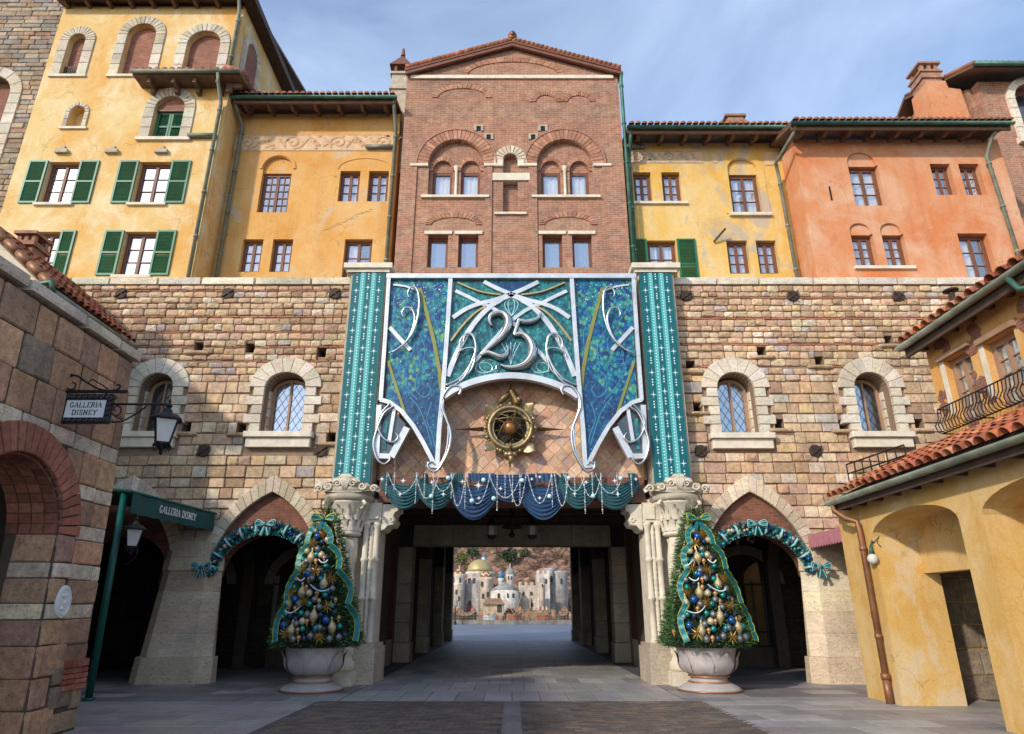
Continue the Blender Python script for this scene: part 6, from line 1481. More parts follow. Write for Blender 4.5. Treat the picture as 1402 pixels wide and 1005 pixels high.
m.box(Fq, cu-.29, cu+.29, cv+.601, cv+.68, -.58, .08); m.build('chimney', 'brick_gable', ro)

# ================================================================ green shop awning, post and wall lamp (left)
aw = thing('green_awning', 'dark green canvas awning with white lettering over the leftmost arch', 'awning', (-8, 14, 3.9))
def xa_(y): return -7.95+.35*(y-13.9)/3.3           # the side edge drifts towards the arch
m = MB(); k = 28; vs = []
for i in range(k+1):
    y = 13.98+(17.25-13.98)*i/k; w_ = .012*math.sin(i*1.1); vs += [(xa_(y)+w_, y, 3.93), (xa_(y)+.03+w_*1.5, y, 3.51+.014*math.sin(i*1.7))]
m.add(vs, [(2*i, 2*i+1, 2*i+3, 2*i+2) for i in range(k)]); va2 = m.build('valance', 'green_cloth', aw, True)
MB().add([(xa_(13.95), 13.95, 3.94), (xa_(17.3), 17.3, 3.94), (-11.8, 17.3, 4.3), (-11.8, 13.95, 4.3)], [(0, 1, 2, 3)]).build('canopy', 'green_cloth', aw)
MB().tube([(xa_(13.95), 13.95, 3.95), (xa_(17.3), 17.3, 3.95)], .03, 6).tube([(xa_(13.95), 13.95, 3.95), (-11.8, 13.95, 4.25)], .04, 6).build('rail', 'green_paint', aw, True)
MB().tube([(-8.04, 14.02, 0), (-8.14, 14.02, 3.93)], .065, 12).tube([(-8.04, 14.02, 0), (-8.04, 14.02, .06)], .11, 12).build('post', 'green_paint', aw, True)
ud = Vector((.35, 3.3, 0)).normalized(); Fv2 = Frame((xa_(13.9)+.05, 13.9, 0), ud, ud.cross(Vector((0, 0, 1)))); letters('GALLERIA DISNEY', va2, Fv2, 1.72, 3.655, .0, .15, 1.45, 'white_paint', .13)
sa = thing('striped_awning', 'red and white striped scalloped awning edge peeping out behind the stone shop corner', 'awning', (-7.2, 11.5, 4))
for i in range(5):
    m = MB(); y0 = 11.0+i*.2; P = [(y0, 4.4), (y0+.19, 4.4), (y0+.19, 3.95), (y0+.15, 3.86), (y0+.095, 3.83), (y0+.04, 3.86), (y0, 3.95)]; m.prism(east(-7.62), P, 0, .015); m.build('stripe', 'red_cloth' if i % 2 == 0 else 'white_paint', sa)
MB().add([(-7.62, 11, 4.4), (-7.62, 12, 4.4), (-8.6, 12, 4.7), (-8.6, 11, 4.7)], [(0, 1, 2, 3)]).build('canopy', 'red_cloth', sa)
pl_ = thing('post_lantern', 'black iron lantern with pale panes on the green awning post', 'lamp', (-7.5, 14.2, 3))
Fp = south(14.1); zL = zoom(0, 650, 2.83); p = Fp.px(*zL(527, 195)); pb_ = Fp.px(*zL(455, 300)); lantern(pl_, p[0], 14.1, p[1]+.22, .82, .21)
m = MB(); m.tube([Fp.pt(-7.98, pb_[1]+.12), Fp.pt(p[0], pb_[1]+.12)], .018, 6).tube([Fp.pt(p[0], pb_[1]+.12), Fp.pt(p[0], pb_[1]+.22)], .02, 6)
m.tube([Fp.pt(*t) for t in smooth_pts([(-7.98, pb_[1]-.25), (-7.8, pb_[1]-.2), (-7.68, pb_[1]-.02), (-7.75, pb_[1]+.08), (-7.85, pb_[1]+.02), (-7.8, pb_[1]-.06)], 5)], .014, 6); m.build('arm', 'iron', pl_, True)

# ================================================================ right: yellow arcade building
ab = thing('arcade_building', 'yellow plastered arcade building with red tiled roof at the right edge', 'building', (8, 10, 0))
XW = 7.0; FW = west(XW)
def arch_seg(y0, y1, vs, r, n=12): c_, h_ = (y0+y1)/2, (y1-y0)/2; return [(-(c_+h_*math.cos(math.pi-math.pi*i/n)) if False else -(c_-h_*math.cos(math.pi*i/n)), vs+r*math.sin(math.pi*i/n)) for i in range(n+1)]
ops_ = [(10.6, 13.25), (7.35, 10.05), (4.1, 6.8)]; vsA, rA = 2.95, .38
pts = [(-14.2, 0)]
for y0, y1 in ops_:
    cc, hh_ = -(y0+y1)/2, (y1-y0)/2; pts += [(cc-hh_, 0)]+[(cc-hh_*math.cos(math.pi*i/14), vsA+rA*math.sin(math.pi*i/14)) for i in range(15)]+[(cc+hh_, 0)]
pts += [(-2, 0), (-2, 3.75), (-14.2, 3.75)]
wall('arcade_wall', 'plaster_arcade', ab, FW, pts, [], .85)
pts = [(-14.2, 0)]
for y0, y1 in ops_: pts += [(-y1+.0, 0), (-y1, 2.28), (-y0+.3, 2.28), (-y0+.3, 0)]
pts += [(-2, 0), (-2, 3.75), (-14.2, 3.75)]
wall('inner_wall', 'plaster_arcade', ab, west(XW+.852), pts, [], .3)
MB().box(WORLD, XW+1.16, 12, 2, 14.2, 3.6, 3.7).build('inner_ceiling', 'plaster_cream', ab)
MB().box(WORLD, XW, XW+5, 14.201, 14.5, 0, 3.75).build('end_wall', 'plaster_arcade', ab)
fi, _ = courses(-14.1, -2.2, 0, 3.5, (.4, .5), (.6, 1.0), [b_rect(-12.4, -11.55, -1, 2.5)], .012, 0, [(.30, .25, .19), (.26, .22, .17)], (.02, .04)); Fi = west(9.6)
MB().box(Fi, -14.2, -2, 0, 3.6, -.3, 0).build('back_wall', 'mortar_dark', ab); pieces('inner_stone', 'inner_stones', ab, Fi, fi, ASHLAR)
MB().box(Fi, -12.38, -11.57, 0, 2.45, .001, .03).build('inner_door', 'wood_dark', ab)
ie, _ = courses(7.2, 9.58, 0, 3.58, (.4, .5), (.5, .9), [], .012, 0, [(.34, .28, .21), (.29, .24, .18), (.38, .31, .23)], (.02, .04)); pieces('inner_stone', 'inner_stones', ab, south(14.2), [q_ for q_ in ie if q_[0] > 7.9], ASHLAR)
# lower roof
er, zr = 6.70, 3.68; sl = .46
m = MB(); vs = [(er, 2, zr), (er, 14.05, zr), (8.47, 14.05, zr+1.77*sl), (8.47, 2, zr+1.77*sl)]; m.add(vs+[(x, y, z+.10) for x, y, z in vs], [(0, 1, 2, 3), (7, 6, 5, 4), (0, 4, 5, 1), (1, 5, 6, 2), (2, 6, 7, 3), (3, 7, 4, 0)]); ro1 = m.build('roof', 'wood_dark', ab)
dv = Vector((1, 0, sl)).normalized()
barrel('roof_tile', 'roof_tiles', ro1, 37, 5, (er-.06, 14.05, zr+.11), (0, -.25, 0), dv*.45, .115, .5, TC_)
m = MB()
for i in range(14): y = 13.9-i*.62; m.box(WORLD, er+.05, XW-.002, y-.045, y+.045, zr-.12, zr-.01)
m.box(WORLD, er+.01, er+.05, 2, 14.0, zr-.13, zr-.003); m.build('rafters', 'wood_dark', ro1)
def gutter_run(x, y0, y1, z, parent, side):
    g = MB(); vs = []
    for y in (y0, y1):
        for j in range(8): a_ = math.pi*(1+j/7); vs.append((x+.09*math.cos(a_), y, z+.09*math.sin(a_)))
    g.add(vs, [(j, j+1, 9+j, 8+j) for j in range(7)]+[tuple(range(8)), tuple(range(15, 7, -1)), (0, 8, 15, 7)]); return g.build('gutter', 'gutter', parent, True)
gutter_run(er-.06, 2, 14.1, zr+.07, ro1, 1)
pipe(ab, [(er-.06, 13.9, zr), (er-.05, 13.9, zr-.14), (6.74, 13.65, zr-.32), (6.88, 13.5, zr-.40), (6.90, 13.5, zr-.62), (6.90, 13.5, .05)], .055, 'copper_pipe')
MB().tube([(6.9, 13.5, .42), (6.9, 13.5, .52)], .085, 8).tube([(6.9, 13.5, 0), (6.9, 13.5, .42)], .07, 8).build('pipe_shoe', 'copper_pipe', ab, True)
# upper storey
XU = 8.5; FU = west(XU); zu = zoom(1230, 380, 4.57)
def up(x, y): return FU.px(*zu(x, y))
w1 = (up(340, 840)[0], up(470, 800)[0]); w2 = (up(640, 700)[0], up(772, 660)[0])
vb1, vt1 = up(385, 850)[1], up(385, 440)[1]
wn_ = [(-12.25, -11.5, 4.85, 6.22), (-11.12, -10.36, 4.85, 6.12)]
print('UPW', w1, w2, vb1, vt1, up(340, 500), up(620, 450))
yU = 12.7
wall('upper_wall', 'plaster_amber', ab, FU, rect(-yU, -2, 3.9, 6.75), [rect(*q_) for q_ in wn_], .35)
MB().box(WORLD, XU+.3, 14, yU-.3, yU, 3.9, 6.75).build('upper_end_wall', 'plaster_amber', ab); MB().box(WORLD, 13.7, 14, 2, yU-.31, 0, 6.75).build('rear_wall', 'plaster_amber', ab)
for i, q_ in enumerate(wn_):
    wo = window(ab, FU, *q_, cols=1, rows=4, n=-.2, wood='wood_pale', g='glass', cur='full', fw=.07)
    if i == 0: curtain(wo, FU, q_[0]+.25, q_[0]+.6, q_[2], q_[3]-.2, -.26, 'curtain_orange')
    MB().box(FU, q_[0]-.1, q_[1]+.1, q_[3]+.002, q_[3]+.1, -.1, .09).build('lintel', 'wood_pale', ab); MB().box(FU, q_[0]-.12, q_[0]-.003, q_[2]+.3, q_[3], -.1, .02).build('jamb_plaster', 'trim', ab)
    bk = thing('balcony_rail', ('curved black iron window guard on the %s upper window of the yellow arcade building' % ('farther' if i == 0 else 'nearer')), 'railing', (XU-.2, -(q_[0]+q_[1])/2, 4.85), 'iron window guards on the arcade building')
    m = MB(); a_, b_ = q_[0]-.18, q_[1]+.2
    for zz_ in (4.80, 5.28): m.tube([FU.pt(a_, zz_, 0), FU.pt(a_, zz_, .22), FU.pt(b_, zz_, .22), FU.pt(b_, zz_, 0)], .014, 5)
    for k in range(13):
        u_ = a_+(b_-a_)*k/12; m.tube([FU.pt(u_, 5.28, .22), FU.pt(u_, 5.1, .24), FU.pt(u_, 4.95, .33), FU.pt(u_, 4.83, .30), FU.pt(u_, 4.80, .22)], .011, 5)
    m.build('bars', 'iron', bk)
eu, zU = 8.12, 6.66; sl = .42
m = MB(); vs = [(eu, 2, zU), (eu, yU+.12, zU), (11.5, yU+.12, zU+3.38*sl), (11.5, 2, zU+3.38*sl)]; m.add(vs+[(x, y, z+.12) for x, y, z in vs], [(0, 1, 2, 3), (7, 6, 5, 4), (0, 4, 5, 1), (1, 5, 6, 2), (2, 6, 7, 3), (3, 7, 4, 0)]); ro2 = m.build('roof', 'wood_dark', ab)
barrel('roof_tile', 'roof_tiles', ro2, 22, 3, (eu-.06, yU+.12, zU+.13), (0, -.27, 0), Vector((1, 0, sl)).normalized()*.45, .115, .5, TC_)
gutter_run(eu-.07, 6, yU+.15, zU+.08, ro2, 1)
m = MB()
for i in range(12): y = yU-.05-i*.5; m.box(WORLD, eu+.08, XU-.002, y-.05, y+.05, zU-.05, zU+.06)
m.box(WORLD, eu+.01, eu+.07, 6, yU+.1, zU-.16, zU-.002); m.build('rafters', 'wood_dark', ro2)
MB().tube([(eu-.1, 9.6, zU+.0), (eu-.05, 9.5, zU-.25), (eu+.1, 9.2, zU-.32), (XU-.08, 9.0, zU-.4)], .05, 8).build('gutter_bend', 'verdigris', ro2, True)
fl = MB(); r9 = random.Random(9)
for (u_, v_) in [(wn_[0][1]+.15, 5.3), (wn_[0][0]-.2, 5.4), (wn_[0][1]+.2, 6.3), (wn_[1][1]+.25, 6.2), (wn_[1][0]-.25, 5.6), (wn_[0][0]+.4, 4.7), (wn_[1][0]+.5, 4.6), (wn_[0][0]+.1, 6.4)]:
    for k in range(4):
        uu, vv = u_+r9.uniform(-.15, .15), v_+r9.uniform(-.2, .2); s_ = r9.uniform(.08, .2); fl.prism(FU, [(uu+s_*r9.uniform(.6, 1.2)*math.cos(t*.9), vv+s_*r9.uniform(.6, 1.2)*math.sin(t*.9)) for t in range(7)], .001, .006+.002*k+r9.uniform(0, .003))
fl.build('flaked_plaster', 'brick_infill', ab, kind='stuff')
vp = thing('vent_pipe', 'short dark roof vent pipe with a flat cap behind the upper tiled eave', 'vent', (8.6, 13.2, 6.7))
Fz = south(13.3); u_, v_ = Fz.px(1308, 424); t_ = Fz.px(1304, 400)[1]; MB().tube([Fz.pt(u_, v_-.9, 0), Fz.pt(u_, t_, 0)], .065, 10).build('pipe', 'iron_rust', vp, True); MB().lathe(Fz.pt(u_, t_, 0), [(.06, 0), (.16, .02), (.16, .05), (.04, .09)], 12).build('cap', 'iron_rust', vp, True)
gl_ = thing('globe_lamp', 'white globe wall lamp beside the copper downpipe of the arcade building', 'lamp', (6.85, 13.1, 2.8))
z6 = zoom(860, 630, 3.045); Fg2 = south(13.25); u_, v_ = Fg2.px(*z6(1020, 412)); m = MB(); m.ball(Fg2.pt(u_, v_), .10, 14); m.build('globe', 'lamp_glass', gl_, True)
m = MB(); m.tube([Fg2.pt(u_, v_+.1), Fg2.pt(u_, v_+.24)], [.05, .02], 8).tube([Fg2.pt(u_, v_+.24), Fg2.pt(u_+.05, v_+.34), Fg2.pt(7.0, v_+.3)], .018, 6).tube([Fg2.pt(7.0, v_+.3), Fg2.pt(u_+.2, v_+.42), Fg2.pt(u_+.14, v_+.3), Fg2.pt(u_+.2, v_+.22)], .012, 5); m.build('bracket', 'verdigris', gl_, True)
pk = thing('pink_awning', 'dusty pink scalloped awning between right stone pillar and yellow arcade', 'awning', (7.5, 16, 3.3))
m = MB(); k = 22; Fa = west(7.5); P = [(-17.28, 3.40)]
for i in range(k):
    y = 17.28-i*.14; P += [(-y+.02, 3.10), (-y+.07, 3.06), (-y+.12, 3.10), (-y+.14, 3.16)]
P += [(-17.28+k*.14+.02, 3.40)]; m.prism(Fa, P, 0, .015); m.build('valance', 'pink_cloth', pk)
MB().add([(7.5, 14.2, 3.4), (7.5, 17.28, 3.4), (9, 17.28, 3.75), (9, 14.2, 3.75)], [(0, 1, 2, 3)]).build('canopy', 'pink_cloth', pk)
MB().box(WORLD, 8.7, 9.0, 14.51, 17.3, 0, 3.7).build('shop_front', 'dark_room', pk)
rg = thing('roof_railing', 'small black iron railing standing at the far end of the arcade roof', 'railing', (7, 14.6, 3.9))
zr8 = zoom(900, 370, 3.2417); Fr = south(14.9); A_, B_, C_, D_ = [Fr.px(*zr8(*t)) for t in ((853, 945), (853, 912), (1002, 852), (1005, 892))]
m = MB()
Pa, Pb, Pc, Pd = Fr.pt(A_[0], A_[1], 0), Fr.pt(A_[0], A_[1]+.42, 0), Vector((A_[0]+.35, 12.6, A_[1]+.55)), Vector((A_[0]+.35, 12.6, A_[1]+.13))
Pc = Vector((A_[0]+.25, 13.0, A_[1]+.42)); Pd = Vector((A_[0]+.25, 13.0, A_[1]))
for f0, f1 in ((0, 1), (.33, .33), (.66, .66)):
    pass
for t in (0, .5, 1): m.tube([Pa+(Pb-Pa)*t, Pd+(Pc-Pd)*t], .018, 5)
for t in range(8): m.tube([Pa+(Pd-Pa)*t/7, Pb+(Pc-Pb)*t/7], .014, 5)
m.build('bars', 'iron', rg)
# ================================================================ decorated trees in stone urns
plain('urn', (.42, .38, .36), .75, scale=3, bump=.4, var=.22); plain('urn_gold', (.42, .20, .10), .4, .5, scale=5)
plain('bauble_blue', (.008, .07, .25), .22, .3, spec=.7); plain('bauble_teal', (.006, .24, .24), .2, .4, spec=.7); plain('bauble_cream', (.50, .40, .26), .35, .2, spec=.5)
plain('bauble_silver', (.20, .215, .22), .35, .7, scale=30, var=.4, bump=.5); plain('bauble_navy', (.02, .05, .11), .35, .3); plain('bauble_peach', (.55, .27, .12), .3, .4)
plain('glitter_gold', (.50, .40, .22), .4, .6, scale=40, var=.4, bump=.6); plain('star_gold', (.42, .26, .07), .35, .8)
plain('ribbon_teal', (.005, .14, .15), .4, .15, scale=8, var=.15); plain('ribbon_edge', (.36, .40, .06), .4, .4); plain('bow_pale', (.30, .52, .52), .5)
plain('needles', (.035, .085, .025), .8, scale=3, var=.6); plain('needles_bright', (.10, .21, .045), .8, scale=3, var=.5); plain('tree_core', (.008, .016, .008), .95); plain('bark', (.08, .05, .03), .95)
plain('pampas', (.30, .26, .18), .8)
TX, TY = -4.28, 15.7
PRF = [(.90, .90), (1.0, .97), (1.7, .78), (2.3, .60), (3.04, .44), (3.6, .27), (3.9, .12)]
def trad(z):
    if z <= PRF[0][0]: return PRF[0][1]
    for (a, p), (b, q_) in zip(PRF, PRF[1:]):
        if z <= b: return p+(q_-p)*(z-a)/(b-a)
    return .08
SIDE = {-1: 'left', 1: 'right'}
ur = thing('stone_urn', 'wide pale stone urn with carved leaves holding the decorated tree left of the gate', 'urn', (TX, TY, 0), 'stone urns under the decorated trees')
m = MB(); c = (TX, TY, 0)
m.lathe(c, [(.64, .0), (.66, .03), (.655, .055), (.60, .10), (.50, .15), (.44, .18)], 36); m.build('foot', 'urn', ur, True)
m = MB(); m.lathe(c, [(.42, .19), (.38, .24), (.39, .28), (.42, .30)], 36); m.build('stem', 'urn', ur, True)
for z, r in ((.035, .665), (.185, .435), (.305, .425)): MB().lathe(c, [(r-.02, z-.02), (r+.012, z-.012), (r+.018, z), (r+.012, z+.012), (r-.02, z+.02)], 36).build('gilt_band', 'urn_gold', ur, True)
m = MB(); m.lathe(c, [(.36, .31), (.47, .36), (.56, .46), (.60, .58), (.60, .70), (.62, .82), (.66, .90), (.62, .92), (.55, .88), (.50, .86)], 40, lambda a, z: 1+.02*math.cos(a*8)); m.build('bowl', 'urn', ur, True)
for k in range(8):
    an = k*math.pi/4+.39; d = Vector((math.cos(an), math.sin(an), 0)); q = Vector((-math.sin(an), math.cos(an), 0)); m = MB(); vs = []
    for i in range(8):
        t = i/7; z = .40+.42*t; rr = [.50, .56, .595, .61, .615, .625, .66, .70][i]+.012; w_ = .20*math.sin(math.pi*min(1, .18+.82*t))**.7*(1+.12*math.sin(i*3)); 
        vs += [Vector(c)+d*(rr-.02*1)+q*w_*-1+Vector((0, 0, z-.03)), Vector(c)+d*(rr+.02)+Vector((0, 0, z)), Vector(c)+d*(rr-.02)+q*w_+Vector((0, 0, z-.03))]
    m.add(vs, [(i*3+j, i*3+j+1, i*3+4+j, i*3+3+j) for i in range(7) for j in range(2)]); m.build('carved_leaf', 'urn', ur, True)
tr1 = thing('decorated_tree', 'green cone shaped holiday tree with teal ribbons standing in the urn left of the gate', 'tree', (TX, TY, .9), 'decorated trees beside the gate')
MB().tube([(TX, TY, .7), (TX, TY, 3.8)], [.07, .03], 8).build('trunk', 'bark', tr1, True)
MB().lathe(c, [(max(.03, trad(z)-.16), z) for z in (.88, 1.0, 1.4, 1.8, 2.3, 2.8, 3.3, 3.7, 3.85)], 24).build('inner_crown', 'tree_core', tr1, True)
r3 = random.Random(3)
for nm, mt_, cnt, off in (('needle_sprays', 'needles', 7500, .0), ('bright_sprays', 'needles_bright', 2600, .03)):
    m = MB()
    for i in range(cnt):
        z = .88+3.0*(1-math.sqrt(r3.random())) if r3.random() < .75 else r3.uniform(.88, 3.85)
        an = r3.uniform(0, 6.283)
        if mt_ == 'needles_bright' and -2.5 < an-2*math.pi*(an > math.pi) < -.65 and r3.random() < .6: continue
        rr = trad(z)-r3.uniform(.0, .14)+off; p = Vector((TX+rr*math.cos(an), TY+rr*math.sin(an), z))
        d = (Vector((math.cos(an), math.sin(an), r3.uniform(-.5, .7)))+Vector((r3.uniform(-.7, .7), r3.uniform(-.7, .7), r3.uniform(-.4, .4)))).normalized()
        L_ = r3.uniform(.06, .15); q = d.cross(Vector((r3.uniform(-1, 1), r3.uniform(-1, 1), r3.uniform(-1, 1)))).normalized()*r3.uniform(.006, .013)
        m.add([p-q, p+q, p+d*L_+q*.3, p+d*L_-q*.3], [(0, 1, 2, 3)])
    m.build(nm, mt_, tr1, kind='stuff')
m = MB()
for i in range(160):                                          # pampas plume at the tip
    an = r3.uniform(0, 6.28); d = Vector((math.cos(an)*r3.uniform(.05, .6), math.sin(an)*r3.uniform(.05, .5), 1)).normalized(); p = Vector((TX, TY, 3.8)); e = p+d*r3.uniform(.2, .42); m.tube([p, p+d*.15, e], [.004, .004, .002], 3)
m.build('tip_plume', 'pampas', tr1, kind='stuff')
zt = zoom(360, 690, 5.03); FT = south(TY-.45)
def tpos(x, y, out_=.05):
    u, v = FT.px(*zt(x, y)); v += 0; dx = u-TX; rr = trad(v)+out_
    dx *= .93
    if abs(dx) > rr*.95: dx = math.copysign(rr*.95, dx)
    return Vector((TX+dx, TY-math.sqrt(max(0, rr*rr-dx*dx)), v))
def ribbon3(pts, wd, name, m_, parent, edge=None):
    P = [Vector(p) for p in smooth_pts([tuple(p) for p in pts], 7)]; vs = []; n = len(P); e1 = []; e2 = []
    for i, p in enumerate(P):
        t = (P[min(n-1, i+1)]-P[max(0, i-1)]).normalized(); rad = (Vector((p.x-TX, p.y-TY, 0)).normalized()*.45+Vector((0, -1, 0))).normalized(); s_ = t.cross(rad).normalized()*wd/2
        w2 = s_+rad*.015*math.sin(i*1.3); vs += [p-w2, p+w2]; e1.append(p-w2); e2.append(p+w2)
    o = MB().add(vs, [(2*i, 2*i+1, 2*i+3, 2*i+2) for i in range(n-1)]).build(name, m_, parent, True)
    if edge: MB().tube(e1, .008, 5).tube(e2, .008, 5).build('ribbon_edge', edge, o, True)
for mir in (False, True):
    for tier in ([(352, 150), (310, 185), (292, 235), (296, 280)], [(296, 282), (240, 330), (222, 390), (228, 450)], [(232, 455), (165, 530), (142, 600), (152, 690)], [(155, 690), (95, 770), (78, 850), (88, 945)]):
        ribbon3([tpos(386+(386-x)*(.92 if mir else -.92), y, .10) for x, y in tier], .115, 'ribbon', 'ribbon_teal', tr1, 'ribbon_edge')
m = MB()
for (x0, y0, x1, y1, s_) in ((240, 510, 300, 515, 18), (355, 560, 480, 590, 25), (170, 735, 290, 705, 28), (400, 385, 460, 390, 20), (220, 415, 280, 400, 15)):
    for i in range(17):
        t = i/16; p = tpos(x0+(x1-x0)*t, y0+(y1-y0)*t+s_*(1-(2*t-1)**2), .09); m.ball(p, .014, 6)
m.build('pearl_strand', 'pearl', tr1, True)
# bow: two loops, knot, two tails
def make_bow(o_, x, y, z, s, m1='ribbon_teal', edge='ribbon_edge', printed=False):
    F_ = Frame((x, y, z), (1, 0, 0), (0, -1, 0))
    for q in (-1, 1):
        loop = smooth_pts([(q*.04, .0), (q*.25, .20), (q*.52, .26), (q*.55, .05), (q*.50, -.14), (q*.25, -.08), (q*.04, 0)], 4)
        P = [(a*s, b*s) for a, b in loop]; m = MB(); vs = []
        for (a, b) in P:
            d = min(1, abs(a)/(.5*s)); vs += [F_.pt(a, b*.6, .02+.16*s*d), F_.pt(a*1.02, b*1.08, -.02-.02*d)]
        cen = len(vs); k = len(P); m.add(vs+[F_.pt(q*.3*s, .04*s, .10*s)], [(2*i, 2*i+1, 2*i+3, 2*i+2) for i in range(k-1)]+[(2*i, 2*i+2, cen) for i in range(k-1)])
        lo = m.build('bow_loop', m1, o_); MB().tube([F_.pt(a*1.02, b*1.08, 0) for a, b in P], .022*s+.004, 5).tube([F_.pt(a, b*.6, .02+.16*s*min(1, abs(a)/(.5*s))) for a, b in P], .012*s+.003, 5).build('bow_edge', edge, lo, True)
        if printed:
            mm = MB()
            for i in range(4): a = q*(.16+.09*i); mm.ribbon(F_, [(a*s, .10*s), ((a+q*.05)*s, -.02*s)], .03*s, .10*s, .118*s)
            mm.build('bow_print', edge, lo)
        t = [(q*.02, -.02), (q*.12, -.3), (q*.22, -.62)]; P = smooth_pts([(a*s, b*s) for a, b in t], 5); tl = MB().ribbon(F_, P, [.12*s+.012*s*i for i in range(len(P))], -.01, .01).build('bow_tail', m1, o_)
        if printed: MB().ribbon(F_, P, .05*s, .011, .018).build('bow_print', edge, tl)
    MB().ball((x, y-.05*s, z), .10*s, 10, 1.2).build('bow_knot', m1, o_, True)
bw = thing('tree_bow', 'large teal bow with golden edges on the tip of the tree left of the gate', 'bow', (TX, TY-.3, 3.6), 'bows on the tree tips'); bz = FT.px(*zt(395, 100))[1]; make_bow(bw, TX, TY-.34, bz, .46)
# hanging ornaments: each one a thing
OM = {}
def om(kind):
    if kind in OM: return OM[kind]
    m = MB(); mt_ = {'blue': 'bauble_blue', 'cream': 'bauble_cream', 'silver': 'bauble_silver', 'teal': 'bauble_teal', 'drop': 'glitter_gold', 'star': 'star_gold', 'peach': 'bauble_peach', 'navy': 'bauble_navy'}[kind]
    if kind == 'drop': m.lathe((0, 0, 0), [(.006, -.20), (.015, -.17), (.02, -.13), (.05, -.10), (.088, -.03), (.09, .02), (.06, .09), (.025, .13), (.02, .17), (.028, .19), (.012, .22)], 12, lambda a, z: 1+.08*math.cos(a*6+z*30))
    elif kind == 'star':
        for i in range(26):
            ph = math.acos(1-2*(i+.5)/26); a = i*2.399; d = Vector((math.sin(ph)*math.cos(a), math.sin(ph)*math.sin(a), math.cos(ph))); m.tube([d*.01, d*.075, d*.15], [.012, .008, .002], 4)
        m.ball((0, 0, 0), .03, 8)
    else:
        r = {'blue': .082, 'cream': .074, 'silver': .072, 'teal': .060, 'peach': .048, 'navy': .054}[kind]
        if kind == 'silver': m.lathe((0, 0, 0), [(max(.001, r*math.sin(math.pi*i/10)), -r*math.cos(math.pi*i/10)) for i in range(11)], 16, lambda a, z: 1+.06*math.cos(a*8), cap=False)
        else: m.ball((0, 0, 0), r, 16)
        m.lathe((0, 0, 0), [(.02, r*.95), (.02, r*1.12), (.008, r*1.14)], 8)
        if kind == 'peach': m.lathe((0, 0, 0), [(.002, -.13), (.02, -.06), (.03, -.04)], 8)
    me = m.mesh('ornament', kind != 'star'); me.materials.append(M[mt_]); OM[kind] = me; return me
ORN = {'blue': [(372, 222), (318, 487), (235, 660), (470, 800), (162, 835)], 'cream': [(298, 322), (410, 352), (341, 617), (310, 807), (445, 245)],
  'silver': [(380, 312), (222, 523), (352, 515), (420, 712), (340, 760), (265, 825), (143, 777), (375, 905), (557, 915), (495, 585), (385, 660), (355, 185), (300, 395), (250, 925), (500, 925)],
  'teal': [(445, 428), (266, 383), (415, 517), (452, 630), (295, 752), (315, 857), (558, 843), (375, 350), (408, 853), (215, 575)],
  'drop': [(336, 370), (438, 555), (285, 615), (180, 690), (386, 775), (230, 870), (512, 850)],
  'star': [(340, 270), (282, 443), (375, 460), (485, 515), (200, 615), (312, 680), (478, 705), (195, 885), (437, 912), (410, 205)],
  'peach': [(373, 393), (315, 575), (397, 617), (245, 720), (343, 805), (548, 783), (292, 917), (395, 470), (60, 880), (250, 470)],
  'navy': [(420, 470), (372, 580), (497, 650), (432, 765), (460, 860), (330, 920), (445, 370), (410, 260), (270, 545), (140, 890), (520, 745), (210, 770), (590, 900)]}
for kd, ex in (('navy', [(335, 440), (470, 610), (255, 790), (400, 870)]), ('peach', [(330, 520), (430, 370), (520, 660), (280, 865), (415, 670)]), ('silver', [(270, 690), (430, 850), (330, 460)]), ('teal', [(300, 480), (500, 700), (350, 690), (170, 760), (430, 580)])): ORN[kd] += ex
ON = {'blue': ('blue_bauble', 'large bright blue glass bauble hanging on the tree', 'bauble'), 'cream': ('cream_bauble', 'cream coloured round bauble hanging on the tree', 'bauble'), 'silver': ('silver_bauble', 'silver grey ribbed bauble hanging on the tree', 'bauble'),
  'teal': ('teal_bauble', 'teal green glass bauble hanging on the tree', 'bauble'), 'drop': ('drop_ornament', 'glittering pale gold drop ornament hanging on the tree', 'ornament'), 'star': ('starburst_ornament', 'spiky golden starburst ornament on the tree', 'ornament'),
  'peach': ('peach_bauble', 'small peach coloured bauble hanging on the tree', 'bauble'), 'navy': ('navy_bauble', 'small dark navy bauble hanging on the tree', 'bauble')}
ORD_ = ['', 'second ', 'third ', 'fourth ', 'fifth ', 'sixth ', 'seventh ', 'eighth ', 'ninth ', 'tenth ', 'eleventh ', 'twelfth ', 'thirteenth ', 'fourteenth ', 'fifteenth ', 'sixteenth ', 'seventeenth ', 'eighteenth ', 'nineteenth ', 'twentieth ']
DX = 2*4.23+.05
for s_ in (-1, 1):
    for kd, L_ in ORN.items():
        nm, lb_, ct_ = ON[kd]
        for x, y in L_:
            o = bpy.data.objects.new(nm, om(kd)); col.objects.link(o); p = tpos(x, y, .012 if kd != 'star' else .05)
            o.location = p+Vector((DX if s_ > 0 else 0, 0, 0)); o.rotation_euler = (rnd.uniform(-.15, .15), rnd.uniform(-.1, .1), rnd.uniform(0, 6))
            tag(o, ORD_[sorted(L_, key=lambda q: q[1]*1000+q[0]).index((x, y))]+'highest '+lb_+' %s of the gate' % SIDE[s_], ct_, lb_.split(' hanging')[0].split(' on the')[0]+'s on the %s tree' % SIDE[s_])
kd_ = kids_of(None)
for src in (ur, tr1, bw):
    c2 = copy_tree(src, kd_); c2.location = src.location+Vector((DX, 0, 0)); c2['label'] = src['label'].replace('left of', 'right of')
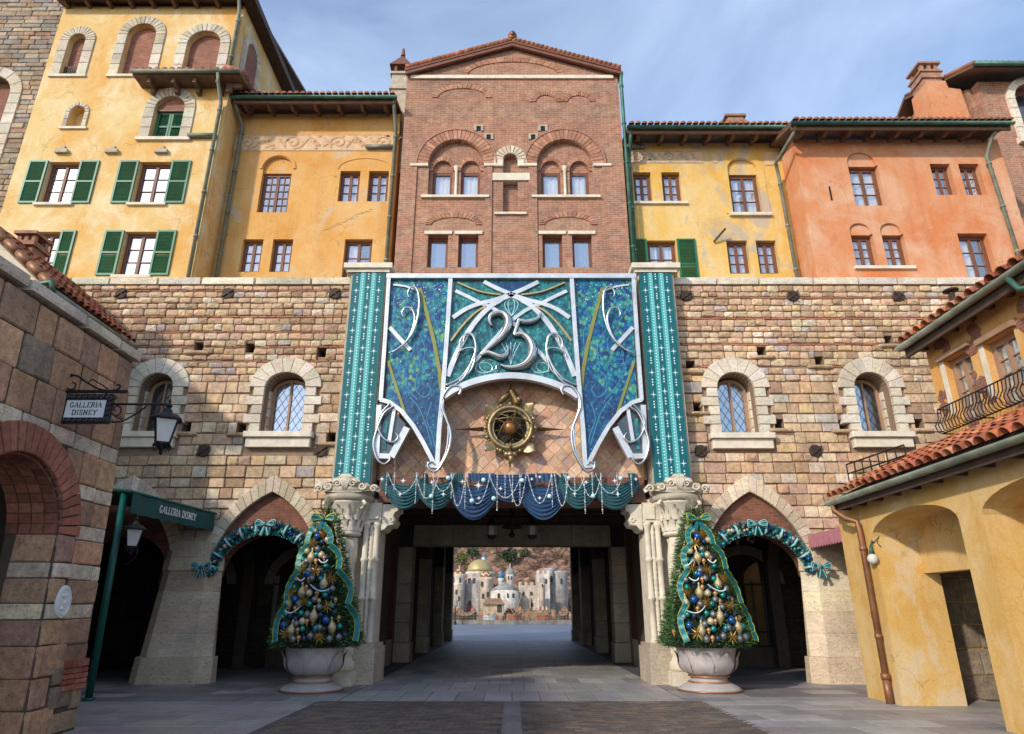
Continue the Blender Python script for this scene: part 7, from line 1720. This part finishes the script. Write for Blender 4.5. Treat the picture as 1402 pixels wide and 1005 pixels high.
# garlands on the arches, with bows
def garland(side, c0):
    g = thing('garland', 'blue and teal bauble garland round the brick arch %s of the gate' % side, 'garland', (c0, 17.3, 3.4), 'garlands on the two arches')
    sg_ = -1 if side == 'left' else 1; P = []
    for i in range(60): a = math.pi/2+sg_*-1*(-1.62+3.0*i/59) if False else math.radians(178-150*i/59); P.append((c0+(1.30*math.cos(a)), OP['vs']+.02+1.14*math.sin(a)))
    if sg_ > 0: P = [(2*c0-x, z) for x, z in P]
    fo = MB(); Fg_ = south(17.42)
    for i in range(2600):
        x, z = r3.choice(P); p = Vector((x+r3.gauss(0, .045), 17.40+r3.uniform(-.12, .06), z+r3.gauss(0, .06))); d = Vector((r3.gauss(0, 1), r3.gauss(-.3, .8), r3.gauss(0, 1))).normalized(); q = d.orthogonal().normalized()*.008; L2 = r3.uniform(.05, .12); fo.add([p-q, p+q, p+d*L2], [(0, 1, 2)])
    fo.build('foliage', 'needles', g, kind='stuff')
    lc = MB()
    for k in range(58):                                       # lacy ribbon band under the ornaments
        x, z = P[k]; x2, z2_ = P[k+1]; d = math.hypot(x2-x, z2_-z) or 1; nx, nz = -(z2_-z)/d, (x2-x)/d
        for s2 in (-1, 1):
            q = .10+.06*(k % 3 == 1); lc.add([Vector((x+s2*nx*.02, 17.36, z+s2*nz*.02)), Vector((x2+s2*nx*.02, 17.36, z2_+s2*nz*.02)), Vector((x2+s2*nx*(q+.02), 17.30, z2_+s2*nz*(q+.02))), Vector((x+s2*nx*(q+.03*(k % 2)), 17.28, z+s2*nz*(q+.03*(k % 2))))], [(0, 1, 2, 3)])
    lc.build('lace_band', 'ribbon_teal', g)
    for k in range(96):
        x, z = P[int(k*59/95)]; mt_ = r3.choice(['bauble_teal', 'bauble_teal', 'bauble_blue', 'bauble_navy', 'bauble_cream', 'bauble_silver', 'ribbon_teal'])
        MB().ball((x+r3.gauss(0, .05), 17.28+r3.uniform(-.03, .03), z+r3.gauss(0, .06)), r3.uniform(.03, .066), 10).build('bauble', mt_, g, True)
    for k in range(9):
        x, z = P[3+int(k*54/8)]; dx, dz = P[min(59, 4+int(k*54/8))][0]-x, P[min(59, 4+int(k*54/8))][1]-z; d = math.hypot(dx, dz) or 1; nx, nz = -dz/d, dx/d
        m = MB(); m.tube([(x-nx*.17, 17.33, z-nz*.17), (x-nx*.08, 17.22, z-nz*.08), (x+nx*.08, 17.22, z+nz*.08), (x+nx*.17, 17.33, z+nz*.17)], [.012, .03, .03, .012], 6); m.build('ribbon_wrap', 'bow_pale', g, True)
    lo = MB()
    for k in range(44):
        x, z = P[int(k*59/43)]; dx = P[min(59, int(k*59/43)+1)][0]-P[max(0, int(k*59/43)-1)][0]; dz = P[min(59, int(k*59/43)+1)][1]-P[max(0, int(k*59/43)-1)][1]; d = math.hypot(dx, dz) or 1; nx, nz = -dz/d, dx/d
        for s2 in (-1, 1): q = .14+.03*(k % 2); lo.ball((x+s2*nx*q, 17.33, z+s2*nz*q), .013, 5)
    lo.build('pearl_edge', 'bow_pale', g, kind='stuff')
    b1 = thing('garland_bow', 'teal bow with pale pattern at the top of the %s arch garland' % side, 'bow', (c0, 17.1, 3.6), 'bows on the arch garlands'); make_bow(b1, c0+.02*sg_, 17.16, 3.66, .42, 'ribbon_teal', 'bow_pale', True)
    b2 = thing('garland_bow', 'teal bow with pale pattern at the low outer end of the %s arch garland' % side, 'bow', (c0+sg_*1.35, 17.0, 2.5), 'bows on the arch garlands'); make_bow(b2, c0+sg_*1.40, 16.98, 2.62, .40, 'ribbon_teal', 'bow_pale', True)
garland('left', -6.22); garland('right', 6.18)
ch_ = thing('arcade_chandelier', 'black iron ring chandelier hanging in the right arch', 'lamp', (6.3, 19.5, 3.3))
m = MB(); m.tube([(6.3, 19.5, 4.6), (6.3, 19.5, 3.5)], .02, 5)
m.tube([(6.3+.55*math.cos(i*.35), 19.5+.55*math.sin(i*.35), 3.5) for i in range(18)], .025, 5, True)
for i in range(6): a = i*1.047; m.tube([(6.3, 19.5, 4.2), (6.3+.55*math.cos(a), 19.5+.55*math.sin(a), 3.5)], .012, 4)
m.build('frame', 'iron', ch_)
for i in range(6): a = i*1.047; MB().lathe((6.3+.55*math.cos(a), 19.5+.55*math.sin(a), 0), [(.03, 3.42), (.07, 3.5), (.08, 3.62), (.03, 3.7)], 8).build('lamp_cup', 'lamp_glass_dim', ch_, True)

# ================================================================ far shore seen through the passage: quay, boats, fortress, rocky hill
def fort(name, c1, sc_=.8, blocks=True):
    t = NT(name); c = t.ramp(t.noise(sc_, 6, .6), [(.3, tuple(x*.78 for x in c1)), (.7, tuple(min(1, x*1.1) for x in c1))]); v_ = t.n('ShaderNodeTexBrick'); x_, y_, z_ = t.sep(); t.l(t.comb(t.math('ADD', x_, y_), z_), v_.inputs['Vector']); v_.inputs['Scale'].default_value = 1; v_.inputs['Brick Width'].default_value = .9; v_.inputs['Row Height'].default_value = .42; v_.inputs['Mortar Size'].default_value = .03; v_.inputs['Color1'].default_value = (1.1, 1.08, 1.05, 1); v_.inputs['Color2'].default_value = (.78, .76, .74, 1); v_.inputs['Mortar'].default_value = (.5, .46, .42, 1); c = t.mix(.45, c, t.mix(1., c, v_.outputs['Color'], 'MULTIPLY')); c = t.mix(1., c, t.ramp(t.noise(1.2, 6, .7, t.mapping((1, 1, .3))), [(.35, .6), (.6, 1.1)]), 'MULTIPLY'); t.bump(t.noise(3, 5), .6, .15); M[name] = t.done(c, .9, 0, .2)
fort('fort_cream', (.64, .52, .41)); fort('fort_pale', (.70, .62, .53)); fort('fort_grey', (.44, .41, .38)); fort('fort_tan', (.50, .37, .25)); fort('roof_grey', (.34, .33, .31)); fort('roof_brown', (.34, .20, .12)); fort('boat_orange', (.34, .12, .06)); fort('boat_white', (.6, .58, .54)); fort('quay_stone', (.26, .23, .2)); fort('boat_dark', (.09, .07, .05))
plain('gold_dome', (.40, .31, .14), .5, .25, scale=.6, var=.2); plain('blue_roof', (.02, .17, .34), .5); plain('dark_opening', (.05, .045, .045), .9); plain('red_door', (.25, .07, .05), .8)
t = NT('zigzag'); x, y, z = t.sep(); f = t.math('FRACT', t.math('ADD', t.math('MULTIPLY', z, 1.2), t.math('PINGPONG', t.math('MULTIPLY', x, 1.1), .5))); M['zigzag'] = t.done(t.ramp(f, [(0, (.10, .05, .03)), (.34, (.60, .45, .22)), (.67, (.36, .14, .07))], True), .6)
zf = zoom(600, 730, 6.7)
def fx(x, y, Y): f_ = south(Y); return f_.px(*zf(x, y))
def ftower(o_, x0, x1, yt, yb, Y, m_, name='tower_body', k=20, flare=True):
    a, b = fx(x0, yb, Y), fx(x1, yb, Y); zt_ = fx(x0, yt, Y)[1]; r = (b[0]-a[0])/2; c_ = ((a[0]+b[0])/2, Y+r, 0)
    return MB().lathe(c_, [(r*1.0, -.5), (r, zt_-.6), (r*1.14, zt_-.35), (r*1.14, zt_)] if flare else [(r, -.5), (r, zt_)], k).build(name, m_, o_, True), c_, r, zt_
def fcone(o_, x0, x1, yt, yb, Y, m_, prof='cone', name='roof', R0=None):
    a, b = fx(x0, yb, Y), fx(x1, yb, Y); zt_ = fx(x0, yt, Y)[1]; r = (b[0]-a[0])/2; h = zt_-a[1]; c_ = ((a[0]+b[0])/2, Y+(R0 or r), 0)
    P = [(r, a[1]), (r*.5, a[1]+h*.5), (.02, zt_)] if prof == 'cone' else ([(r*math.cos(i*math.pi/16), a[1]+h*math.sin(i*math.pi/16)) for i in range(8)]+[(.01, zt_)] if prof == 'dome' else [(r, a[1]), (r*.92, a[1]+h*.3), (r*.6, a[1]+h*.62), (r*.2, a[1]+h*.8), (.04, zt_)])
    return MB().lathe(c_, P, 20).build(name, m_, o_, True)
def fbox(o_, x0, x1, yt, yb, Y, dep, m_, name='wall', cren=False):
    a, b = fx(x0, yb, Y), fx(x1, yb, Y); zt_ = fx(x0, yt, Y)[1]; F_ = south(Y); mb = MB().box(F_, a[0], b[0], -.5, zt_, -dep, 0)
    if cren:
        k = max(3, int((b[0]-a[0])/.9)); w_ = (b[0]-a[0])/(2*k-1)
        for i in range(k): mb.box(F_, a[0]+2*i*w_, a[0]+(2*i+1)*w_, zt_+.001, zt_+.55, -.5, -.002)
    return mb.build(name, m_, o_)
def fwin(o_, x, y, w_, h_, Y, name='window', m_='dark_opening'):
    u, v = fx(x, y, Y); F_ = south(Y); w_ *= .62; h_ *= .68; hw = w_/2; MB().prism(F_, arch_poly(u, hw, v-h_/2, v+h_/2-hw, hw, 8), -.1, .06).build(name, m_, o_)
D = {}
def fo(nm, label, cat, x, Y): o = thing(nm, label, cat, (fx(x, 740, Y)[0], Y, 0)); return o
b = fo('round_tower', 'cream round tower with zigzag tiled dome at the left end of the far fortress', 'tower', 180, 122)
ftower(b, 132, 222, 455, 800, 122, 'fort_cream'); ftower(b, 144, 240, 375, 470, 122, 'fort_pale', 'drum'); fcone(b, 130, 246, 312, 380, 122, 'zigzag', 'bell'); fcone(b, 172, 190, 285, 318, 122, 'fort_pale', 'cone', 'finial', 3.2)
for x, y in ((200, 430), (165, 540), (190, 600)): fwin(b, x, y, .5, 1.2, 121.99)
b = fo('domed_hall', 'cream hall under a large golden dome in the far fortress', 'building', 370, 134)
ftower(b, 248, 500, 350, 800, 134, 'fort_pale', 'drum', 28); fcone(b, 256, 495, 230, 345, 134, 'gold_dome', 'dome', 'dome'); fcone(b, 366, 396, 150, 235, 134, 'gold', 'bell', 'finial', 19); 
for x in (285, 330, 375, 420): fwin(b, x, 440, 1.0, 1.7, 134.6 if x != 330 else 134.2)
b = fo('lantern_turret', 'small white turret with a blue cap beside the golden dome', 'turret', 415, 137); ftower(b, 398, 434, 222, 300, 137, 'fort_pale'); fcone(b, 396, 437, 196, 224, 137, 'blue_roof', 'dome')
b = fo('gate_building', 'grey stone gatehouse with a pointed red door in the far fortress', 'building', 300, 124)
fbox(b, 222, 372, 462, 780, 124, 4, 'fort_grey', cren=True); fwin(b, 288, 690, 5.4 if False else 1.6, 2.6, 123.99, 'door', 'red_door'); fwin(b, 288, 640, .8, 1.2, 123.97)
b = fo('tiled_dome_tower', 'broad cream tower with zigzag tiled dome right of the grey gatehouse', 'tower', 435, 121); ftower(b, 372, 500, 402, 800, 121, 'fort_cream'); fcone(b, 380, 490, 345, 405, 121, 'zigzag', 'dome')
for x, y in ((400, 465), (455, 560), (410, 575)): fwin(b, x, y, .6, 1.3, 121.0)
b = fo('blue_turret', 'slim turret with bright blue pointed roof in the far fortress', 'turret', 578, 126); ftower(b, 550, 605, 412, 560, 126, 'fort_pale'); fcone(b, 543, 612, 335, 415, 126, 'blue_roof', 'cone')
b = fo('grey_turret', 'round turret with grey ribbed dome and tall finial in the far fortress', 'turret', 657, 125); ftower(b, 622, 694, 378, 520, 125, 'fort_pale'); fcone(b, 612, 704, 312, 382, 125, 'roof_grey', 'dome'); fcone(b, 650, 666, 268, 315, 125, 'fort_pale', 'cone', 'finial', 1.5); fwin(b, 645, 410, .4, .9, 124.99); fwin(b, 672, 410, .4, .9, 124.99)
b = fo('rotunda', 'wide white rotunda with grey conical roof in the middle of the far fortress', 'building', 620, 119); ftower(b, 472, 742, 520, 800, 119, 'fort_pale', 'drum', 32, False); fcone(b, 462, 752, 438, 522, 119, 'roof_grey', 'cone')
for x, y in ((555, 572), (635, 572), (690, 572)): fwin(b, x, y, .7, 1.2, 119.1)
b = fo('curtain_wall', 'cream crenellated wall right of the rotunda in the far fortress', 'wall', 830, 123); fbox(b, 738, 930, 478, 800, 123, 3, 'fort_cream', cren=True)
for x, y in ((780, 552), (855, 552), (860, 655)): fwin(b, x, y, .7, 1.0, 122.99)
for x0, x1 in ((745, 775), (830, 850)): fbox(b, x0, x1, 600, 800, 122.6, .5, 'fort_tan', 'buttress')
b = fo('corner_turret', 'small domed turret on the corner of the cream crenellated wall', 'turret', 955, 120); ftower(b, 930, 985, 455, 790, 120, 'fort_cream'); fcone(b, 926, 990, 400, 458, 120, 'fort_grey', 'dome'); fwin(b, 955, 480, .4, .8, 119.99)
b = fo('grey_keep', 'tall grey square keep at the right of the far fortress', 'tower', 970, 129); fbox(b, 908, 1030, 372, 800, 129, 6, 'fort_pale', cren=True); fwin(b, 990, 440, .6, 1.3, 128.99); fwin(b, 945, 430, .6, 1.3, 128.99)
b = fo('keep_tower', 'highest round grey tower behind the square keep', 'tower', 1040, 133); ftower(b, 990, 1085, 318, 800, 133, 'fort_grey'); fwin(b, 1040, 420, .6, 1.6, 132.9)
b = fo('end_tower', 'grey round tower at the far right end of the fortress', 'tower', 1130, 128); ftower(b, 1086, 1200, 345, 800, 128, 'fort_grey'); fwin(b, 1130, 440, .6, 1.4, 127.9)
b = fo('harbour_hut', 'low stone hut with brown roof on the shore below the fortress', 'hut', 510, 112); fbox(b, 420, 600, 650, 800, 112, 4, 'fort_tan'); F_ = south(112); a_, b_ = fx(405, 652, 112), fx(615, 652, 112); zt_ = fx(500, 595, 112)[1]
MB().add([F_.pt(a_[0], a_[1], .5), F_.pt(b_[0], a_[1], .5), F_.pt(b_[0]-.8, zt_, -2), F_.pt(a_[0]+.8, zt_, -2), F_.pt(a_[0], a_[1], -4.5), F_.pt(b_[0], a_[1], -4.5)], [(0, 1, 2, 3), (3, 2, 5, 4), (0, 3, 4), (1, 5, 2), (0, 4, 5, 1)]).build('roof', 'roof_brown', b); fwin(b, 560, 690, 1.2, 1.8, 111.99)
wt = MB().box(WORLD, -200, 200, 92.7, 117, .002, .06).build('water', 'glass_blue'); tag(wt, 'narrow harbour water behind the quay wall', None, None, 'structure')
qy = thing('quay_wall', 'low stone quay wall with a railing along the far harbour', 'wall', (0, 92, 0))
MB().box(WORLD, -60, 60, 92, 92.5, 0, .55).build('wall', 'quay_stone', qy); m = MB()
for i in range(120): m.box(WORLD, -60+i, -59.94+i, 92.2, 92.26, .551, 1.15)
m.box(WORLD, -60, 60, 92.19, 92.27, 1.151, 1.2).box(WORLD, -60, 60, 92.2, 92.26, .84, .88); m.build('railing', 'quay_stone', qy)
sh = MB(); 
r4 = random.Random(4)
for i in range(700):
    x = r4.uniform(-22, 22); y = r4.uniform(111, 117); s_ = r4.uniform(.2, .6); z = r4.uniform(0, .5+1.6*(y-111)/6); k = 8; sh.add([Vector((x+s_*r4.uniform(.6, 1.2)*a, y+s_*r4.uniform(.6, 1.2)*b2, z+s_*.8*r4.uniform(.6, 1.2)*c2)) for a, b2, c2 in ((-1, -1, -1), (1, -1, -1), (1, 1, -1), (-1, 1, -1), (-.6, -.6, 1), (.6, -.6, 1), (.6, .6, 1), (-.6, .6, 1))], [(0, 1, 5, 4), (1, 2, 6, 5), (2, 3, 7, 6), (3, 0, 4, 7), (4, 5, 6, 7)])
sh.build('shore_rocks', 'roof_brown', None, kind='stuff'); tag(bpy.data.objects['shore_rocks'], 'brown boulders heaped along the fortress shore')
def boat(nm, label, x0, x1, ytop, Y, m_, mast=0, canopy=None):
    a, b2 = fx(x0, 800, Y)[0], fx(x1, 800, Y)[0]; zt_ = 1.0; o = thing(nm, label, 'boat', ((a+b2)/2, Y, 0)); L2 = b2-a; vs = []; n = 10
    for i in range(n+1):
        t = i/n; w_ = max(.02, .8*math.sin(math.pi*min(1, .08+.92*t))**.6); z1_ = zt_*(1+.55*abs(2*t-1)**2.5); x = a+L2*t
        vs += [(x, Y-w_, z1_), (x, Y-w_*.5, .05), (x, Y+w_*.5, .05), (x, Y+w_, z1_)]
    MB().add(vs, [(i*4+j, i*4+j+1, i*4+5+j, i*4+4+j) for i in range(n) for j in range(3)]+[(0, 1, 2, 3), (n*4+3, n*4+2, n*4+1, n*4)]+[(i*4, i*4+4, i*4+7, i*4+3) for i in range(n)]).build('hull', m_, o)
    if mast: MB().tube([((a+b2)/2, Y, zt_), ((a+b2)/2+mast*.35, Y, zt_+mast)], .06, 6).tube([((a+b2)/2, Y, zt_), ((a+b2)/2-mast*.5, Y, zt_+mast*.8)], .05, 6).build('mast', 'wood_pale', o)
    if canopy:
        for i in range(5): x = a+L2*(.2+.13*i); MB().prism(south(Y), [(x, zt_+.8), (x+L2*.12, zt_+.8), (x+L2*.12, zt_+1.3), (x, zt_+1.3)], -.9, .9).build('canopy_stripe', 'boat_white' if i % 2 else 'boat_orange', o)
    MB().box(WORLD, a+L2*.35, a+L2*.5, Y-.5, Y+.5, zt_*.9, zt_+.35).build('bench', 'roof_brown', o)
    return o
boat('fishing_boat', 'small orange red fishing boat with leaning mast on the far shore', 640, 765, 715, 106, 'boat_orange', 3.5)
boat('sail_boat', 'pale grey boat moored behind the quay railing', 415, 525, 765, 98, 'boat_white', 0)
boat('canopy_boat', 'low red boat with a striped canopy below the keep', 905, 1040, 738, 108, 'boat_orange', 0, True)
boat('gondola', 'dark boat with ochre trim at the left end of the quay', 130, 345, 775, 96, 'boat_dark', 0)
boat('barge', 'dark flat barge moored at the right end of the quay', 1075, 1200, 800, 97, 'boat_dark', 0)
for (x, ht, lab) in ((160, 605, 'ornate street lamp on the far quay at the left of the opening'),):
    o = thing('street_lamp', lab, 'street lamp', (fx(x, 760, 91)[0], 91, 0)); u, v = fx(x, ht, 91)
    MB().lathe((u, 91, 0), [(.2, 0), (.2, .3), (.08, .4), (.06, v-1)], 8).build('post', 'iron', o); MB().lathe((u, 91, 0), [(.06, v-1), (.26, v-.8), (.3, v-.2), (.1, v), (.03, v+.3)], 6).build('lantern', 'lamp_glass_dim', o)
# rocky hill with scrub
t = NT('hill_rock'); n1_ = t.noise(.11, 9, .7, t.mapping((1, 1, 1.9)), 1.2); n2_ = t.noise(.5, 8, .72)
c = t.ramp(n1_, [(.34, (.10, .07, .055)), (.45, (.34, .19, .125)), (.55, (.50, .30, .20)), (.62, (.22, .15, .11)), (.72, (.36, .27, .22))]); vr = t.n('ShaderNodeTexVoronoi', feature='DISTANCE_TO_EDGE'); vr.inputs['Scale'].default_value = .32; t.l(t.mapping((1, 1, 2.0)), vr.inputs['Vector']); c = t.mix(1., c, t.ramp(n2_, [(.34, .35), (.62, 1.35)]), 'MULTIPLY'); c = t.mix(1., c, t.ramp(vr.outputs['Distance'], [(.0, .35), (.10, 1.)]), 'MULTIPLY')
gx = t.noise(.06, 6, .6, t.mapping((1, 1.3, 1), (.4, 0, .9))); c = t.mix(t.ramp(gx, [(.56, 0.), (.62, .85)]), c, (.10, .115, .04)); t.bump(n2_, 1., 2.0); M['hill_rock'] = t.done(c, .95, 0, .1)
from mathutils import noise as mn
m = MB(); NX, NY = 260, 130; vs = []
for j in range(NY+1):
    for i in range(NX+1):
        x = -150+300*i/NX; y = 138+150*j/NY; t_ = j/NY; h = 3+60*t_**.75*(1-.25*abs(x)/150)
        h += 5*mn.fractal(Vector((x*.05, y*.05, 1.7)), .8, 2., 6)*min(1, t_*6+.2)+2.2*mn.fractal(Vector((x*.2, y*.2, h*.1)), .7, 2.1, 5)+5*abs(mn.noise(Vector((x*.09, y*.09, 4.))))*min(1, t_*8); vs.append((x, y, h if j else -1))
m.add(vs, [(j*(NX+1)+i, j*(NX+1)+i+1, (j+1)*(NX+1)+i+1, (j+1)*(NX+1)+i) for j in range(NY) for i in range(NX)]); hl_ = m.build('hill', 'hill_rock'); tag(hl_, 'brown rocky mountain slope rising behind the far fortress', None, None, 'structure')
def bush(label, x, y, Y, r, cnt, m_):
    u, v = fx(x, y, Y); o = thing('bush', label, 'bush', (u, Y, v-r)); mb = MB()
    for i in range(cnt):
        d = Vector((r4.gauss(0, 1), r4.gauss(0, 1), r4.gauss(0, .8))).normalized()*r*r4.uniform(.4, 1); p = Vector((u, Y, v))+d; a = Vector((r4.gauss(0, 1), r4.gauss(0, 1), r4.gauss(0, 1))).normalized()*r*.16; b_ = a.orthogonal().normalized()*r*.12; mb.add([p-a, p+b_, p+a, p-b_], [(0, 1, 2, 3)])
    mb.build('crown', m_, o); MB().tube([(u, Y, v-r*1.3), (u, Y, v)], [r*.10, r*.05], 6).build('trunk', 'bark', o)
plain('leaf_dark', (.035, .06, .022), .9, scale=.6, var=.5); plain('leaf_olive', (.16, .16, .045), .9, scale=.6, var=.4)
bush('dark green tree on the rocky slope in the middle above the fortress', 655, 205, 146, 1.7, 420, 'leaf_dark'); bush('yellow green shrub on the rocky slope left of the golden dome', 215, 225, 146, 1.5, 340, 'leaf_olive')
bush('dark shrub on the rocky slope above the keep', 790, 180, 148, 1.3, 260, 'leaf_dark'); bush('grey green shrub just left of the golden finial', 320, 175, 150, 1.5, 300, 'leaf_dark')
